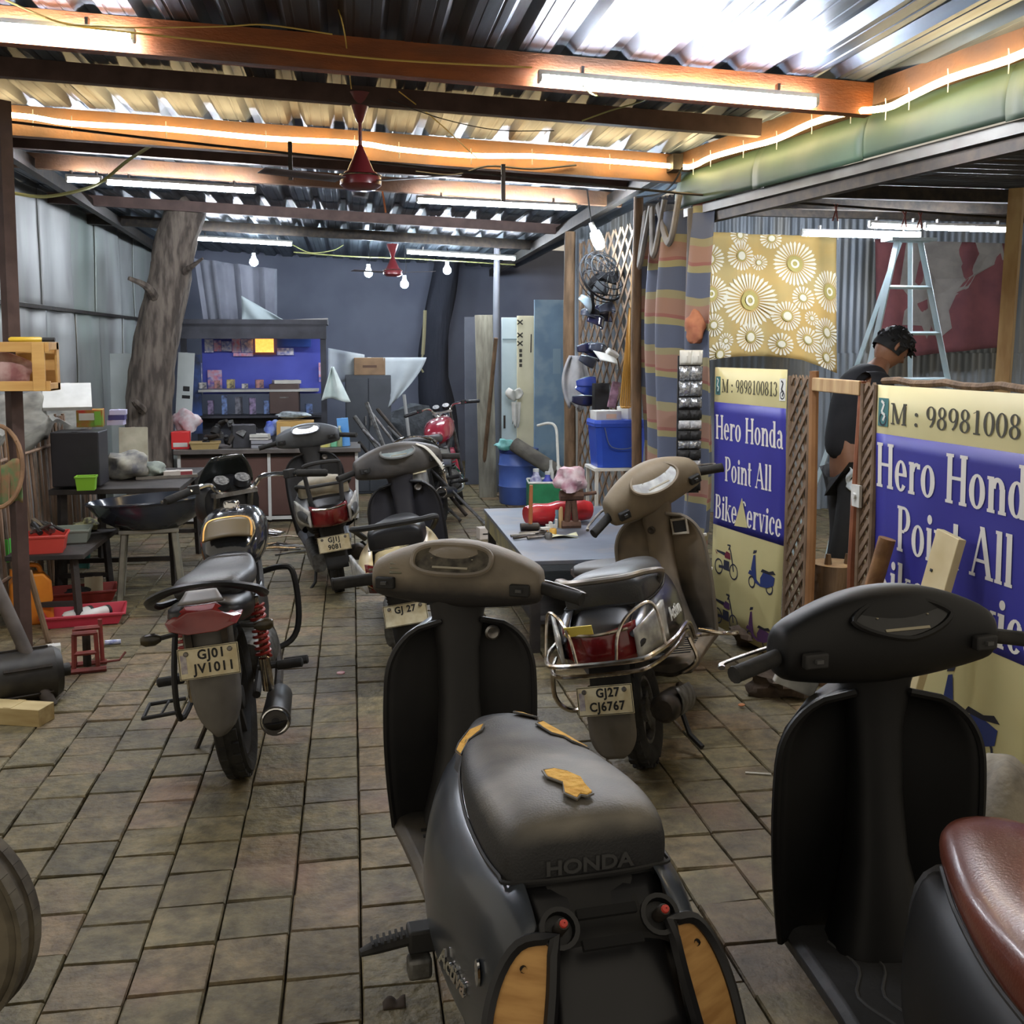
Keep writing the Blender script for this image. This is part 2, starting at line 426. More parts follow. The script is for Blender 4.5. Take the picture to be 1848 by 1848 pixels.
def tarp(a, b): return (-3.0+6.2*a, 14.6+0.07*math.sin(a*26)+0.05*math.sin(a*9+b*4), 3.0*b)
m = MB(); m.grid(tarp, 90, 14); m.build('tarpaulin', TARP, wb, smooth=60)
wr = struct('wall_right', 'corrugated grey metal wall of the side shed', 'wall')
CORR = M('corrugated_grey', (138, 146, 154), 0.5, 0.4, c2=(108, 116, 124), scale=2, stretch=(3, 1, 0.4), c3=(150, 148, 140), s3=1.3, world_co=True)
def corr_panel(x0, x1, z0, z1, y):
    n = int((x1-x0)/0.076)*6
    def fn(a, b):
        x = x0+(x1-x0)*a; return (x, y+0.009*math.sin(2*PI*x/0.076), z0+(z1-z0)*b)
    m = MB(); m.grid(fn, n, 2); m.build('corrugated_sheet', CORR, wr, smooth=60)
for i in range(8):
    corr_panel(2.0+i*0.9, 2.95+i*0.9, 0, 1.56, 9.6-0.012*(i % 2)); corr_panel(2.0+i*0.9, 2.95+i*0.9, 1.5, 2.95, 9.63-0.012*(i % 2))
# low roof of the side shed
SHR = M('dark_shed_sheet', (92, 96, 106), 0.5, 0.6, c2=(70, 72, 80), scale=2, stretch=(1, 5, 1), c3=(84, 70, 62), s3=1.4, world_co=True)
shed = struct('ceiling_shed', 'low dark roof over the side shed', 'roof')
for i in range(4):
    def fn(a, b, i=i):
        y = 5.0+i*1.16+1.22*a; return (2.42+6.0*b, y, 2.52+0.09*(y-5)+0.012*math.sin(2*PI*y/0.12)-0.02*b)
    m = MB(); m.grid(fn, 60, 3); m.build('roof_sheet', SHR, shed, smooth=60)
def fn(a, b): y = 3.7+1.32*a; return (2.80+5.6*b, y, 2.52+0.09*(y-5)+0.012*math.sin(2*PI*y/0.12)-0.02*b)
m = MB(); m.grid(fn, 60, 3); m.build('roof_sheet', SHR, shed, smooth=60)
for y in (5.9, 7.2, 8.5): rail((2.42, y, 2.46+0.09*(y-5)), (8.4, y, 2.44+0.09*(y-5)), 0.05, 0.08, DKMET, 'beam', shed)

# ---- posts
def post(top, base, w, mat, label, round_=False, name='post'):
    m = MB(); t, b = Vector(top), Vector(base)
    if round_: m.tube([b, b.lerp(t, 0.3)+Vector((0.012, 0.008, 0)), b.lerp(t, 0.65)-Vector((0.01, 0.01, 0)), t], [w*0.55, w*0.5, w*0.5, w*0.46], 10, 6)
    else: m.tube([b, t], w*0.7071, 4)
    return one(m, name, mat, label, 'post', smooth=50 if round_ else 0)
pb = G(44, 1178); pt = AY(6, 236, pb.y)
post((pt.x, pt.y, 2.84), pb, 0.062, BROWN, 'brown painted steel post on the left carrying a small wooden box')
p = AY(1253, 380, 5.9); post((p.x, p.y, 2.42), (p.x+0.02, p.y, 0), 0.085, M('grey_wood', (112, 108, 104), 0.8, c2=(84, 80, 78), scale=6, stretch=(3, 3, 0.4), bump=0.3), 'grey wooden post between striped curtain and flowered cloth', True)
p = AY(1029, 432, 8.75); post((p.x, p.y, 2.6), (p.x, p.y, 0), 0.10, WOODM, 'rough timber post beside the hanging visors', True)
p = AY(1152, 392, 6.83); post((p.x, p.y, 2.62), (p.x, p.y, 0), 0.07, WOODM, 'timber post at the back edge of the striped curtain', True)
p = AY(897, 480, 11.3); post((p.x, p.y, 2.7), (p.x, p.y, 0), 0.075, M('grey_pole', (104, 108, 116), 0.6), 'thin grey pole standing left of the two pale doors', True)
p0 = AY(1836, 340, 5.4); p1 = AY(1806, 700, 5.4)
post((p0.x, p0.y, 2.5), (p1.x-0.03, p1.y, 0.0), 0.075, WOODL, 'pale timber post behind the fence at the right edge')

# ================================================================ lamps
GLOW = M('tube_glow', (240, 245, 255), 0.4, emit=TUBE_E)
GLOWF = M('tube_glow_far', (240, 245, 255), 0.4, emit=TUBE_E*0.8)
def tube_lamp(p, q, label, r=0.017, group='white tube lamps'):
    p, q = Vector(p), Vector(q); d = q-p; L_ = d.length
    t = thing('tube_light', label, 'lamp', (p+q)/2, group=group); t.rotation_euler = d.to_track_quat('X', 'Z').to_euler()
    m = MB(); m.box((0, 0, 0.026), (L_, 0.034, 0.018)); m.build('housing', WHITE, t, smooth=0)
    m = MB(); m.tube([(-L_/2+0.012, 0, 0), (L_/2-0.012, 0, 0)], r, 8); m.build('diffuser', GLOWF if p.y > 10 else GLOW, t)
    for s in (-1, 1):
        m = MB(); m.tube([(s*(L_/2-0.014), 0, 0.004), (s*L_/2, 0, 0.004)], r*1.12, 10); m.build('end_cap', WHITE, t)
    for s in (-0.35, 0.35):
        m = MB(); m.box((s*L_, 0, 0.048), (0.012, 0.03, 0.03)); m.build('clip', STEEL, t, smooth=0)
    return t
def tl(u0, v0, u1, v1, Y, label, ext=0.0, r=0.017):
    a, b = AY(u0, v0, Y), AY(u1, v1, Y)
    if ext: a = a+(a-b).normalized()*ext
    return tube_lamp(a, b, label, r)
tl(40, 54, 244, 70, 4.2, 'white tube lamp under the front beam at the top left corner', 0.75, 0.019)
tl(971, 143, 1475, 186, 4.2, 'longest looking white tube lamp under the front beam, upper right', 0, 0.019)
tl(119, 324, 184, 327, 7.42, 'short stub of a white tube lamp at the left end of the second lamp row')
tl(191, 329, 462, 345, 7.4, 'white tube lamp in the middle row above the tree trunk')
tl(751, 362, 1041, 376, 7.4, 'white tube lamp in the middle row right of the nearer fan')
tl(342, 430, 528, 441, 10.8, 'white tube lamp in the far row beside the tree top')
tl(733, 455, 931, 467, 10.8, 'white tube lamp in the far row right of the farther fan')
tl(1446, 422, 1660, 427, 7.3, 'white tube lamp in the side shed above the stepladder, lower one')
tl(1568, 407, 1662, 411, 6.9, 'short tube lamp in the side shed beside the red wire ties')
tl(1668, 411, 1824, 415, 6.9, 'tube lamp in the side shed at the far right')
# warm flexible strip along the beam and the eave
W1 = [AY(u, v, EA.y-0.055) for u, v in ((-60, 198), (0, 206), (60, 212), (130, 223), (300, 233), (480, 250), (640, 258), (720, 270), (850, 281), (960, 282), (1100, 291), (1225, 301))]
W2 = [AE(u, v, -0.09) for u, v in ((1250, 300), (1281, 285), (1340, 268), (1400, 252), (1463, 223), (1533, 203), (1596, 196), (1638, 177), (1708, 144), (1817, 109), (1900, 72), (2050, 20))]
WARM = M('warm_led', (255, 224, 164), 0.4, emit=LED_E)
m = MB(); m.tube(cr(W1+W2, 3), 0.015, 5)
led = thing('led_strip', 'glowing warm yellow rope light running along beam and eave', 'rope light', W1[0])
o = m.build('glowing_rope', WARM, None); o.parent = led; o.matrix_parent_inverse = Matrix.Translation(-Vector(W1[0]))
for i, p in enumerate(W1[1:]+W2):
    m = MB(); m.tube([p+Vector((0, -0.012, -0.05)), p+Vector((0, -0.013, 0)), p+Vector((0, -0.006, 0.04))], 0.0025, 5)
    o = m.build('tie', PAPER, None); o.parent = led; o.matrix_parent_inverse = Matrix.Translation(-Vector(W1[0]))
# bulbs on flex
BG = M('bulb_glow', (222, 240, 255), 0.3, emit=BULB_E)
def bulb(u, v, Y, label, r=0.048):
    p = AY(u, v, Y); t = thing('light_bulb', label, 'bulb', p, group='round bulbs hanging at the back')
    m = MB(); m.lathe([(0.001, -r), (r*0.5, -r*0.87), (r*0.87, -r*0.5), (r, 0), (r*0.9, r*0.45), (r*0.6, r*0.85), (r*0.4, r*1.35)], 16); m.build('globe', BG, t)
    m = MB(); m.lathe([(0.001, r*2.2), (r*0.5, r*2.2), (r*0.52, r*1.3), (0.001, r*1.3)], 12); m.build('holder', WHITE, t)
    m = MB(); m.tube([(0, 0, r*2.1), (0.02, 0, r*4), (0.0, 0.03, zr(p.x)+0.01-p.z)], 0.004, 5, 5); m.build('flex', BLKM, t)
for a in ((458, 473, 12.3, 'glowing bulb hanging nearest the tree trunk, left of all'), (665, 493, 12.3, 'glowing bulb just left of the farther fan'), (730, 513, 12.3, 'lowest glowing bulb, just below the farther fan'), (807, 488, 12.3, 'rightmost glowing bulb in the back row')): bulb(*a)
p = AY(1078, 432, 7.45)
t = thing('led_lamp', 'bright capsule lamp shining above the black wall fan', 'lamp', p, rot=(0, math.radians(-22), 0))
m = MB(); m.lathe([(0.001, -0.08), (0.03, -0.07), (0.042, -0.03), (0.042, 0.03), (0.034, 0.06), (0.001, 0.065)], 18); m.build('globe', BG, t)
m = MB(); m.lathe([(0.001, 0.13), (0.02, 0.13), (0.022, 0.06), (0.001, 0.06)], 12); m.build('holder', WHITE, t)
m = MB(); m.tube([(0, 0, 0.12), (0.02, 0, 0.20), (0.06, 0, zr(p.x)-p.z)], 0.006, 6, 4); m.build('arm', BLKM, t)
# ================================================================ scooters
def sring(y, hw, zb, zt, e=2.6, n=20, x0=0.0):
    zc, hz = (zb+zt)/2, (zt-zb)/2; R = []
    for k in range(n):
        g = 2*PI*k/n; c, s = math.cos(g), math.sin(g)
        R.append(Vector((x0+hw*math.copysign(abs(c)**(2/e), c), y, zc+hz*math.copysign(abs(s)**(2/e), s))))
    return R
def xring(x, hy, hz, yc, zc, e=2.4, n=16):
    R = []
    for k in range(n):
        g = 2*PI*k/n; c, s = math.cos(g), math.sin(g)
        R.append(Vector((x, yc+hy*math.copysign(abs(c)**(2/e), c), zc+hz*math.copysign(abs(s)**(2/e), s))))
    return R
def zring(z, hx, hy, yc, e=2.6, n=16, xc=0.0):
    R = []
    for k in range(n):
        g = 2*PI*k/n; c, s = math.cos(g), math.sin(g)
        R.append(Vector((xc+hx*math.copysign(abs(c)**(2/e), c), yc+hy*math.copysign(abs(s)**(2/e), s), z)))
    return R

def wheel(parent, y, R, w, name, rim_r, x=0.0, spokes=5, rimmat=ALU, rotz=0.0, lug=24, tyre=None):
    m = MB(); h = w/2; th = R-rim_r
    prof = [(rim_r, -h*0.62), (rim_r+th*0.35, -h*0.95), (rim_r+th*0.72, -h*0.9), (R-0.006, -h*0.55), (R, -h*0.2), (R-0.004, -h*0.1), (R-0.004, h*0.1), (R, h*0.2), (R-0.006, h*0.55), (rim_r+th*0.72, h*0.9), (rim_r+th*0.35, h*0.95), (rim_r, h*0.62)]
    m.lathe(prof, 40, 'x', close=True)
    for k in range(lug):                                   # tread blocks
        g = 2*PI*k/lug
        for s in (-1, 1):
            m.M = Matrix.Rotation(g+s*0.06, 4, 'X'); m.box((s*h*0.45, 0, R-0.004), (h*0.5, R*0.14, 0.012))
    m.M = Matrix()
    t = m.build(name, tyre or RUB, parent, loc=(x, y, R), rot=(0, 0, rotz))
    m = MB(); m.lathe([(rim_r+0.004, -h*0.6), (rim_r-0.012, -h*0.6), (rim_r-0.02, -h*0.3), (rim_r-0.02, h*0.3), (rim_r-0.012, h*0.6), (rim_r+0.004, h*0.6)], 32, 'x')
    m.lathe([(0.001, -h*0.7), (0.045, -h*0.7), (0.05, 0), (0.045, h*0.7), (0.001, h*0.7)], 20, 'x')
    for k in range(spokes):
        m.M = Matrix.Rotation(2*PI*k/spokes, 4, 'X'); m.box((0, 0, rim_r/2), (h*0.7, 0.03, rim_r-0.02)); m.M = Matrix()
    m.build('rim', rimmat, t)
    return t

def number_plate(parent, lines, loc, rot, w=0.2, h=0.1, mat=PLATE, bolts=True, size=0.042, ind=True):
    m = MB(); m.box((0, 0, 0), (w, 0.003, h)); p = m.build('number_plate', mat, parent, smooth=0, loc=loc, rot=rot, bevel=0.001, label='number plate')
    m = MB()
    for a, b, c, d in ((0, h/2-0.003, w-0.004, 0.002), (0, -h/2+0.003, w-0.004, 0.002)): m.box((a, -0.002, b), (c, 0.001, d))
    for s in (-1, 1): m.box((s*(w/2-0.003), -0.002, 0), (0.002, 0.001, h-0.004))
    m.build('border', INK, p, smooth=0)
    for i, (t, zz, xo) in enumerate(lines):
        me = text_mesh(t, size, bold=0.0012, xscale=0.92, spacing=1.12); me.materials.append(INK)
        put('lettering', me, p, loc=(xo, -0.0024, zz))
    if ind:
        m = MB(); m.box((-w/2+0.018, -0.002, 0.0), (0.02, 0.001, h*0.6)); m.build('side_band', M('plate_band', (196, 190, 186), 0.6, c2=(160, 150, 160), scale=60), p, smooth=0)
    if bolts:
        for s in (-1, 1):
            m = MB(); m.lathe([(0.001, -0.006), (0.006, -0.006), (0.009, -0.002), (0.009, 0.001)], 12, 'y'); m.build('bolt', STEEL, p, loc=(s*w*0.36, -0.001, h*0.32))
    return p

def oval(a, b, n=28, e=2.0):
    return [(a*math.copysign(abs(math.cos(2*PI*k/n))**(2/e), math.cos(2*PI*k/n)), b*math.copysign(abs(math.sin(2*PI*k/n))**(2/e), math.sin(2*PI*k/n))) for k in range(n)]

def half_panel(stations, s, name, mat, parent, sub=2, solid=0.006):
    m = MB(); rings = [[Vector((s*x, y, z)) for x, z in pts] for y, pts in stations]
    if s < 0: rings = [r[::-1] for r in rings]
    m.loft(rings, cap=False, closed=False)
    return m.build(name, mat, parent, smooth=60, sub=sub, solid=solid)

def place(t, a, b, la, lb):
    """stand thing t so that its local axis points la, lb (y along the axis) come under world points a, b; returns heading"""
    a, b = Vector((a.x, a.y, 0)), Vector((b.x, b.y, 0)); d = (b-a).normalized(); mid = (a+b)/2
    o = mid-d*((la+lb)/2); t.location = (o.x, o.y, 0)
    return math.atan2(-d.x, d.y)

def scooter(name, label, spec):
    S = spec.get; t = thing(name, label, 'scooter', group=None)
    body, seatm, cowl, shield, dash = S('body'), S('seat', BLK), S('cowl', BLK), S('shield', BLKM), S('dash', M('dash_glass', (96, 90, 78), 0.25, c2=(60, 56, 50), scale=30))
    trim = S('trim', BLK)
    # wheels
    wheel(t, 0.0, 0.215, 0.095, 'rear_wheel', 0.128)
    st = S('steer', 0.0)
    # side panels
    stn = [(0.47, [(0.05, 0.665), (0.10, 0.655), (0.125, 0.55), (0.13, 0.42), (0.115, 0.34)]),
           (0.30, [(0.10, 0.685), (0.15, 0.665), (0.178, 0.56), (0.178, 0.43), (0.15, 0.36)]),
           (0.10, [(0.11, 0.695), (0.172, 0.672), (0.205, 0.58), (0.20, 0.48), (0.17, 0.42)]),
           (-0.10, [(0.115, 0.705), (0.178, 0.682), (0.213, 0.61), (0.205, 0.52), (0.17, 0.47)]),
           (-0.24, [(0.115, 0.69), (0.168, 0.675), (0.198, 0.62), (0.19, 0.55), (0.15, 0.51)]),
           (-0.36, [(0.11, 0.63), (0.148, 0.625), (0.168, 0.59), (0.16, 0.555), (0.13, 0.535)]),
           (-0.40, [(0.11, 0.60), (0.135, 0.597), (0.15, 0.575), (0.145, 0.555), (0.12, 0.54)])]
    pans = {}
    if S('tail') == 'open':
        stn = [(0.47, [(0.04, 0.66), (0.11, 0.64), (0.145, 0.55), (0.15, 0.42), (0.13, 0.30)]),
               (0.30, [(0.09, 0.665), (0.16, 0.65), (0.205, 0.56), (0.21, 0.42), (0.18, 0.30)]),
               (0.10, [(0.10, 0.67), (0.18, 0.655), (0.236, 0.57), (0.243, 0.43), (0.20, 0.31)]),
               (-0.10, [(0.11, 0.68), (0.18, 0.665), (0.224, 0.59), (0.230, 0.44), (0.19, 0.33)]),
               (-0.24, [(0.118, 0.69), (0.165, 0.672), (0.198, 0.60), (0.205, 0.46), (0.18, 0.36)]),
               (-0.315, [(0.118, 0.655), (0.148, 0.645), (0.180, 0.58), (0.188, 0.47), (0.17, 0.38)]),
               (-0.33, [(0.118, 0.645), (0.145, 0.637), (0.176, 0.575), (0.184, 0.47), (0.168, 0.38)])]
    for s in (-1, 1): pans[s] = half_panel(stn, s, 'side_panel', body, t)
    # inner body tub under the seat and between the panels
    m = MB(); m.loft([sring(0.48, 0.115, 0.30, 0.665, 4), sring(0.35, 0.14, 0.33, 0.69, 4), sring(0.1, 0.155, 0.40, 0.70, 4), sring(-0.2, 0.15, 0.50, 0.69, 4), sring(-0.33, 0.12, 0.53, 0.62, 4)])
    m.build('body_tub', BLKM, t)
    # tail panel
    if S('tail', 'lamp') == 'open':
        tp = MB(); tp.grid(lambda a, b: ((a-0.5)*0.235*(1-0.08*b), -0.232-0.183*b-0.018*(1-(2*a-1)**4)*min(1, b*4), 0.665-0.12*b-0.05*b*b), 12, 10)
        c = tp.build('tail_cover', trim, t, smooth=60, solid=0.01)
        m = MB()
        for k in range(2): m.box((0, -0.325-0.034*k, 0.662-0.034*k), (0.105, 0.016, 0.012), (0.75, 0, 0))
        m.build('vent_slot', M('slot_black', (8, 8, 9), 0.9), c, smooth=0)
        lens = MB(); lens.grid(lambda a, b: ((a-0.5)*0.225, -0.43-0.05*b-0.012*(1-(2*a-1)**4), 0.505-0.13*b), 12, 6)
        lens.build('tail_lens', M('dark_red_lens', (52, 12, 14), 0.25, coat=0.3, c2=(30, 8, 10), scale=6), t, smooth=60, solid=0.012)
        for s in (-1, 1):
            # empty lamp opening with a plain board behind it and a dark rim
            oo = Vector((s*0.162, -0.375, 0.545)); nx = Vector((s*0.45, -0.80, 0.38)).normalized(); ax = nx.cross(Vector((0, 0, 1))).normalized()*-1; ay = nx.cross(ax)*-1
            if ay.z < 0: ay = -ay
            poly = [(-0.045*s, 0.115), (0.012*s, 0.095), (0.045*s, 0.03), (0.052*s, -0.06), (0.03*s, -0.15), (-0.04*s, -0.15), (-0.05*s, 0.0)]
            if ax.x*1 < 0: ax = -ax
            pp = [oo+ax*p[0]+ay*p[1] for p in poly]
            mb = MB(); mb.add(pp+[q-nx*0.006 for q in pp], [tuple(range(7)), tuple(range(13, 6, -1))]+[(i, (i+1) % 7, 7+(i+1) % 7, 7+i) for i in range(7)])
            bo = mb.build('lamp_board', M('bare_board', (190, 146, 86), 0.75, c2=(160, 116, 62), scale=9, stretch=(1, 1, 6)), t, smooth=0)
            mb = MB(); mb.tube(cr(pp+[pp[0]], 4)[:-1], 0.011, 6, close=True); mb.build('lamp_rim', BLK, t)
            mb = MB(); mb.lathe([(0.006, 0.0), (0.006, 0.004), (0.001, 0.004)], 8, 'y'); mb.build('screw_hole', INK, bo, loc=oo+ay*0.06+nx*0.003)
        for s in (-1, 1):
            q = Vector((s*0.088, -0.345, 0.655)); rt = (math.radians(-46), 0, 0)
            m = MB(); m.lathe([(0.034, -0.004), (0.034, 0.004), (0.026, 0.004), (0.024, -0.012), (0.001, -0.012)], 20, 'z'); bc = m.build('bolt_cup', M('cup_black', (14, 14, 15), 0.5), t, loc=q, rot=(math.radians(46), 0, 0))
            m = MB(); m.lathe([(0.001, 0.03), (0.009, 0.03), (0.011, 0.024), (0.011, -0.01)], 10); m.build('bolt', DKMET, bc)
            m = MB(); m.lathe([(0.001, 0.038), (0.006, 0.036), (0.007, 0.03), (0.001, 0.03)], 10); m.build('bolt_tip', M('red_paint', (186, 60, 48), 0.5), bc)
    else:
        m = MB(); m.loft([sring(-0.2, 0.12, 0.56, 0.70, 3), sring(-0.32, 0.115, 0.54, 0.655, 3), sring(-0.39, 0.10, 0.55, 0.62, 3)]); m.build('tail_cover', trim, t)
        lw = S('lamp_w', 0.15)
        def lampf(a, b):
            x = (a-0.5)*2; return (x*lw, -0.425+0.07*x*x-0.02*(1-b)*0, 0.515+0.115*b+0.02*x*x*b)
        def lampc(a, b):
            p = lampf(a, b); return (p[0], p[1]-0.012+0.03*(b-0.5)**2, p[2])
        m = MB(); m.grid(lampc, 16, 6); tlp = m.build('tail_lamp', REDL, t, smooth=60, solid=0.02, soff=-1)
        for s in (-1, 1):
            def wing(a, b, s=s):
                x = s*(lw+0.002+0.072*a); return (x, -0.405+0.185*a-0.015*math.sin(PI*a)*math.sin(PI*b), 0.525+0.10*b+0.015*a+0.04*a*b)
            m = MB(); m.grid(wing, 8, 6)
            if s > 0: m.f = [f[::-1] for f in m.f]
            m.build('indicator_lens', CLEAR, tlp, smooth=60, solid=0.012)
        m = MB(); m.tube([(-lw*0.85, -0.405, 0.632), (0, -0.43, 0.625), (lw*0.85, -0.405, 0.632)], 0.006, 6, 5); m.build('lamp_trim', CHROMED, tlp)
    # seat
    sm = S('seat_scale', 1.0)
    rings = []
    for y, hw, zb, zt in ((0.485, 0.04, 0.665, 0.715), (0.45, 0.070, 0.655, 0.735), (0.36, 0.100, 0.655, 0.752), (0.22, 0.140, 0.66, 0.756), (0.08, 0.160, 0.640, 0.772), (-0.04, 0.166, 0.632, 0.79), (-0.14, 0.164, 0.630, 0.797), (-0.205, 0.156, 0.635, 0.792), (-0.228, 0.148, 0.640, 0.775), (-0.236, 0.135, 0.655, 0.75)):
        zb, zt = zb+S('seat_lift', 0.0), zt+S('seat_lift', 0.0)
        R = sring(y, hw*sm, zb, zt, 3.8, 28)
        for q in R:
            if q.z > (zb+zt)/2: q.z -= 0.010*(q.x/hw)**2
        rings.append(R)
    m = MB(); m.loft(rings); seat = m.build('seat', seatm, t, sub=1, smooth=70)
    m = MB()
    edge = [Vector((max(q.x for q in r)*1.0, r[0].y, min(q.z for q in r)+0.30*(max(q.z for q in r)-min(q.z for q in r)))) for r in rings[2:-1]]
    path = edge+[Vector((0.06, -0.240, edge[-1].z)), Vector((-0.06, -0.240, edge[-1].z))]+[Vector((-q.x, q.y, q.z)) for q in edge[::-1]]
    m.tube(path, 0.004, 5, 4); m.build('piping', BLKM, seat)
    # floorboard
    m = MB(); m.loft([[Vector((x, y, z)) for x, z in ((-w, 0.235), (w, 0.235), (w+0.006, 0.265), (w-0.012, 0.283), (-w+0.012, 0.283), (-w-0.006, 0.265))] for y, w in ((0.36, 0.15), (0.48, 0.165), (0.66, 0.17), (0.82, 0.18), (0.93, 0.19))])
    fb = m.build('floorboard', S('floor', shield), t, smooth=30, bevel=0.004)
    m = MB()
    if S('ribs'):
        for i in range(5):
            x = -0.115+0.055*i
            for s in (1,): m.tube([(x, 0.86, 0.2835), (x+0.03, 0.76, 0.2835), (x-0.01, 0.66, 0.2835), (x+0.035, 0.56, 0.2835), (x+0.02, 0.50, 0.2835)], 0.0035, 5, 4)
        m.build('mat_rib', M('rib_grey', (62, 62, 62), 0.7), fb)
    else:
        for i in range(9): m.box((0, 0.52+0.036*i, 0.2835), (0.26, 0.012, 0.006))
        m.build('grip_rib', BLKM, fb, smooth=0)
    # leg shield
    shw = S('shield_w', 0.205)
    def lsf(a, b):
        x = 2*a-1; z = 0.26+0.585*b
        w = shw*(0.88+0.16*math.sin(PI*min(1, b*0.75+0.1)))
        if b > 0.70: w *= 0.30+0.70*math.sqrt(max(0.0, 1-((b-0.70)/0.30)**2.6))
        y = 0.93+0.045*(1-b)**2 - 0.075*x*x + 0.03*b
        return (x*w, y, z)
    m = MB(); m.grid(lsf, 18, 36); ls = m.build('leg_shield', shield, t, smooth=60, solid=0.012)
    # chrome or dark rim of the leg shield
    rimp = [lsf(0, b/40) for b in range(0, 41)]+[lsf(a/8, 1) for a in range(1, 8)]+[lsf(1, b/40) for b in range(40, -1, -1)]
    m = MB(); m.tube(rimp, 0.009, 6); m.build('shield_rim', S('rim', BLK), ls)
    # front apron
    if S('apron', True):
        def apr(a, b):
            p = lsf(a, b); x = 2*a-1; return (p[0]*1.0, p[1]+0.02+0.13*(1-x*x)*(0.6+0.4*math.sin(PI*b)), p[2])
        m = MB(); m.grid(apr, 18, 14); m.build('front_apron', body if not S('apron_mat') else S('apron_mat'), t, smooth=60, solid=0.008)
    # steering column cover
    m = MB(); m.loft([zring(z, hx, hy, yc, 3) for z, hx, hy, yc in ((0.27, 0.115, 0.09, 0.86), (0.38, 0.085, 0.075, 0.872), (0.48, 0.064, 0.062, 0.892), (0.62, 0.056, 0.058, 0.915), (0.76, 0.06, 0.056, 0.93), (0.86, 0.075, 0.06, 0.935), (0.915, 0.085, 0.065, 0.93))])
    m.build('steering_column_cover', S('column', shield), t, smooth=70)
    if S('ignition', True):
        m = MB(); m.lathe([(0.022, -0.004), (0.022, 0.006), (0.016, 0.01), (0.009, 0.006), (0.001, 0.006)], 16, 'y'); m.v = [Vector((p.x, -p.y, p.z)) for p in m.v]; m.f = [f[::-1] for f in m.f]
        m.build('ignition_lock', STEEL, t, loc=(0.095, 0.905, 0.80))
    # fork, front wheel, fender turned with the bar
    fk = MB()
    for s in (-1, 1): fk.tube([(s*0.075, 0.31, -0.685), (s*0.07, 0.2, -0.45), (s*0.03, 0.05, -0.05)], 0.016, 8)
    fork = fk.build('fork', DKMET, t, loc=(0, 0.93, 0.90), rot=(0, 0, S('fork_steer', st)))
    fw = wheel(fork, 0.31, 0.215, 0.09, 'front_wheel', 0.128); fw.location = (0, 0.31, -0.685)
    m = MB()
    def fen(a, b):
        g = math.radians(-10+170*a); x = (b-0.5)*0.14; r = 0.245-0.9*x*x*4*0.25
        return (x, 0.31-math.cos(g)*r*-1, -0.685+math.sin(g)*r)
    m.grid(fen, 16, 8); m.build('front_fender', body, fork, smooth=60, solid=0.005)
    # handlebar cowl with its instrument, grips, levers
    k = S('cowl_k', 1.0); rings = []
    CX = [-1, -0.96, -0.8, -0.6, -0.35, -0.12, 0.12, 0.35, 0.6, 0.8, 0.96, 1]
    for q in CX:
        tq = abs(q); hz = 0.094*(1-0.50*tq**2)*k*(0.75 if tq == 1 else 1); hy = 0.080*(1-0.38*tq)*(0.75 if tq == 1 else 1)
        rings.append(xring(q*0.235*k, hy, hz, 0.0-0.012*tq*tq, 0.012-0.020*tq*tq, 2.5))
    m = MB(); m.loft(rings); hb = m.build('handlebar_cowl', cowl, t, sub=1, smooth=70, loc=(0, 0.905, 0.965), rot=(math.radians(S('cowl_tilt', 0)), 0, st))
    tilt = math.radians(S('dash_tilt', 46)); ca, sa = math.cos(tilt), math.sin(tilt)
    o_, ax_, ay_ = Vector((0, -0.060, 0.058)), Vector((1, 0, 0)), Vector((0, ca, sa)); nn = Vector((0, -sa, ca))
    o_ = o_+Vector((0, -0.004, 0.0))
    da, db, de = S('dash_size', (0.10, 0.042, 2.6))
    ov = oval(da, db, 32, de)
    m = MB(); m.tube([o_+ax_*p[0]+ay_*p[1]+nn*0.006 for p in ov], 0.007, 6, close=True); m.build('dash_bezel', S('bezel', cowl), hb)
    m = MB(); m.prism([(p[0], p[1]) for p in ov], 0.006, o_, ax_, ay_); dg_ = m.build('instrument', dash, hb, smooth=30)
    m = MB()
    for i in range(9):
        g = math.radians(20+17.5*i); m.box(o_+ax_*(da*0.55*math.cos(g))+ay_*(db*0.75*math.sin(g)-db*0.2)+nn*0.0068, (0.004, 0.004, 0.002))
    m.box(o_+ay_*(-db*0.55)+nn*0.0068, (da*0.9, 0.006, 0.002), (tilt, 0, 0))
    m.build('dial_mark', M('dial_grey', (150, 142, 120), 0.6), dg_, smooth=0)
    for s in (-1, 1):
        gl = 0.36 if not S('grip_len') else S('grip_len')
        A = Vector((s*0.215*k, -0.012, -0.012)); B = Vector((s*gl, -0.055, -0.030))
        m = MB(); m.tube([A, A.lerp(B, 0.12), A.lerp(B, 0.13), A.lerp(B, 0.96), A.lerp(B, 0.965), B], [0.012, 0.012, 0.0175, 0.0175, 0.019, 0.018], 12)
        gp = m.build('grip', RUB, hb)
        m = MB(); m.tube([(s*0.19*k, 0.035, -0.008), (s*0.25, 0.045, -0.012), (s*(gl-0.02), 0.015, -0.026), (s*gl, -0.005, -0.03)], [0.009, 0.006, 0.006, 0.008], 7, 4, flat=0.7); m.build('brake_lever', S('lever', STEEL), hb)
        m = MB(); m.box((s*0.185*k, -0.072, -0.012), (0.055, 0.02, 0.032)); sw = m.build('switch_block', BLKM, hb, bevel=0.004)
        m = MB(); m.box((s*0.185*k, -0.086, -0.010), (0.016, 0.01, 0.008)); m.build('switch', M('switch_grey', (70, 70, 70), 0.6), sw, smooth=0)
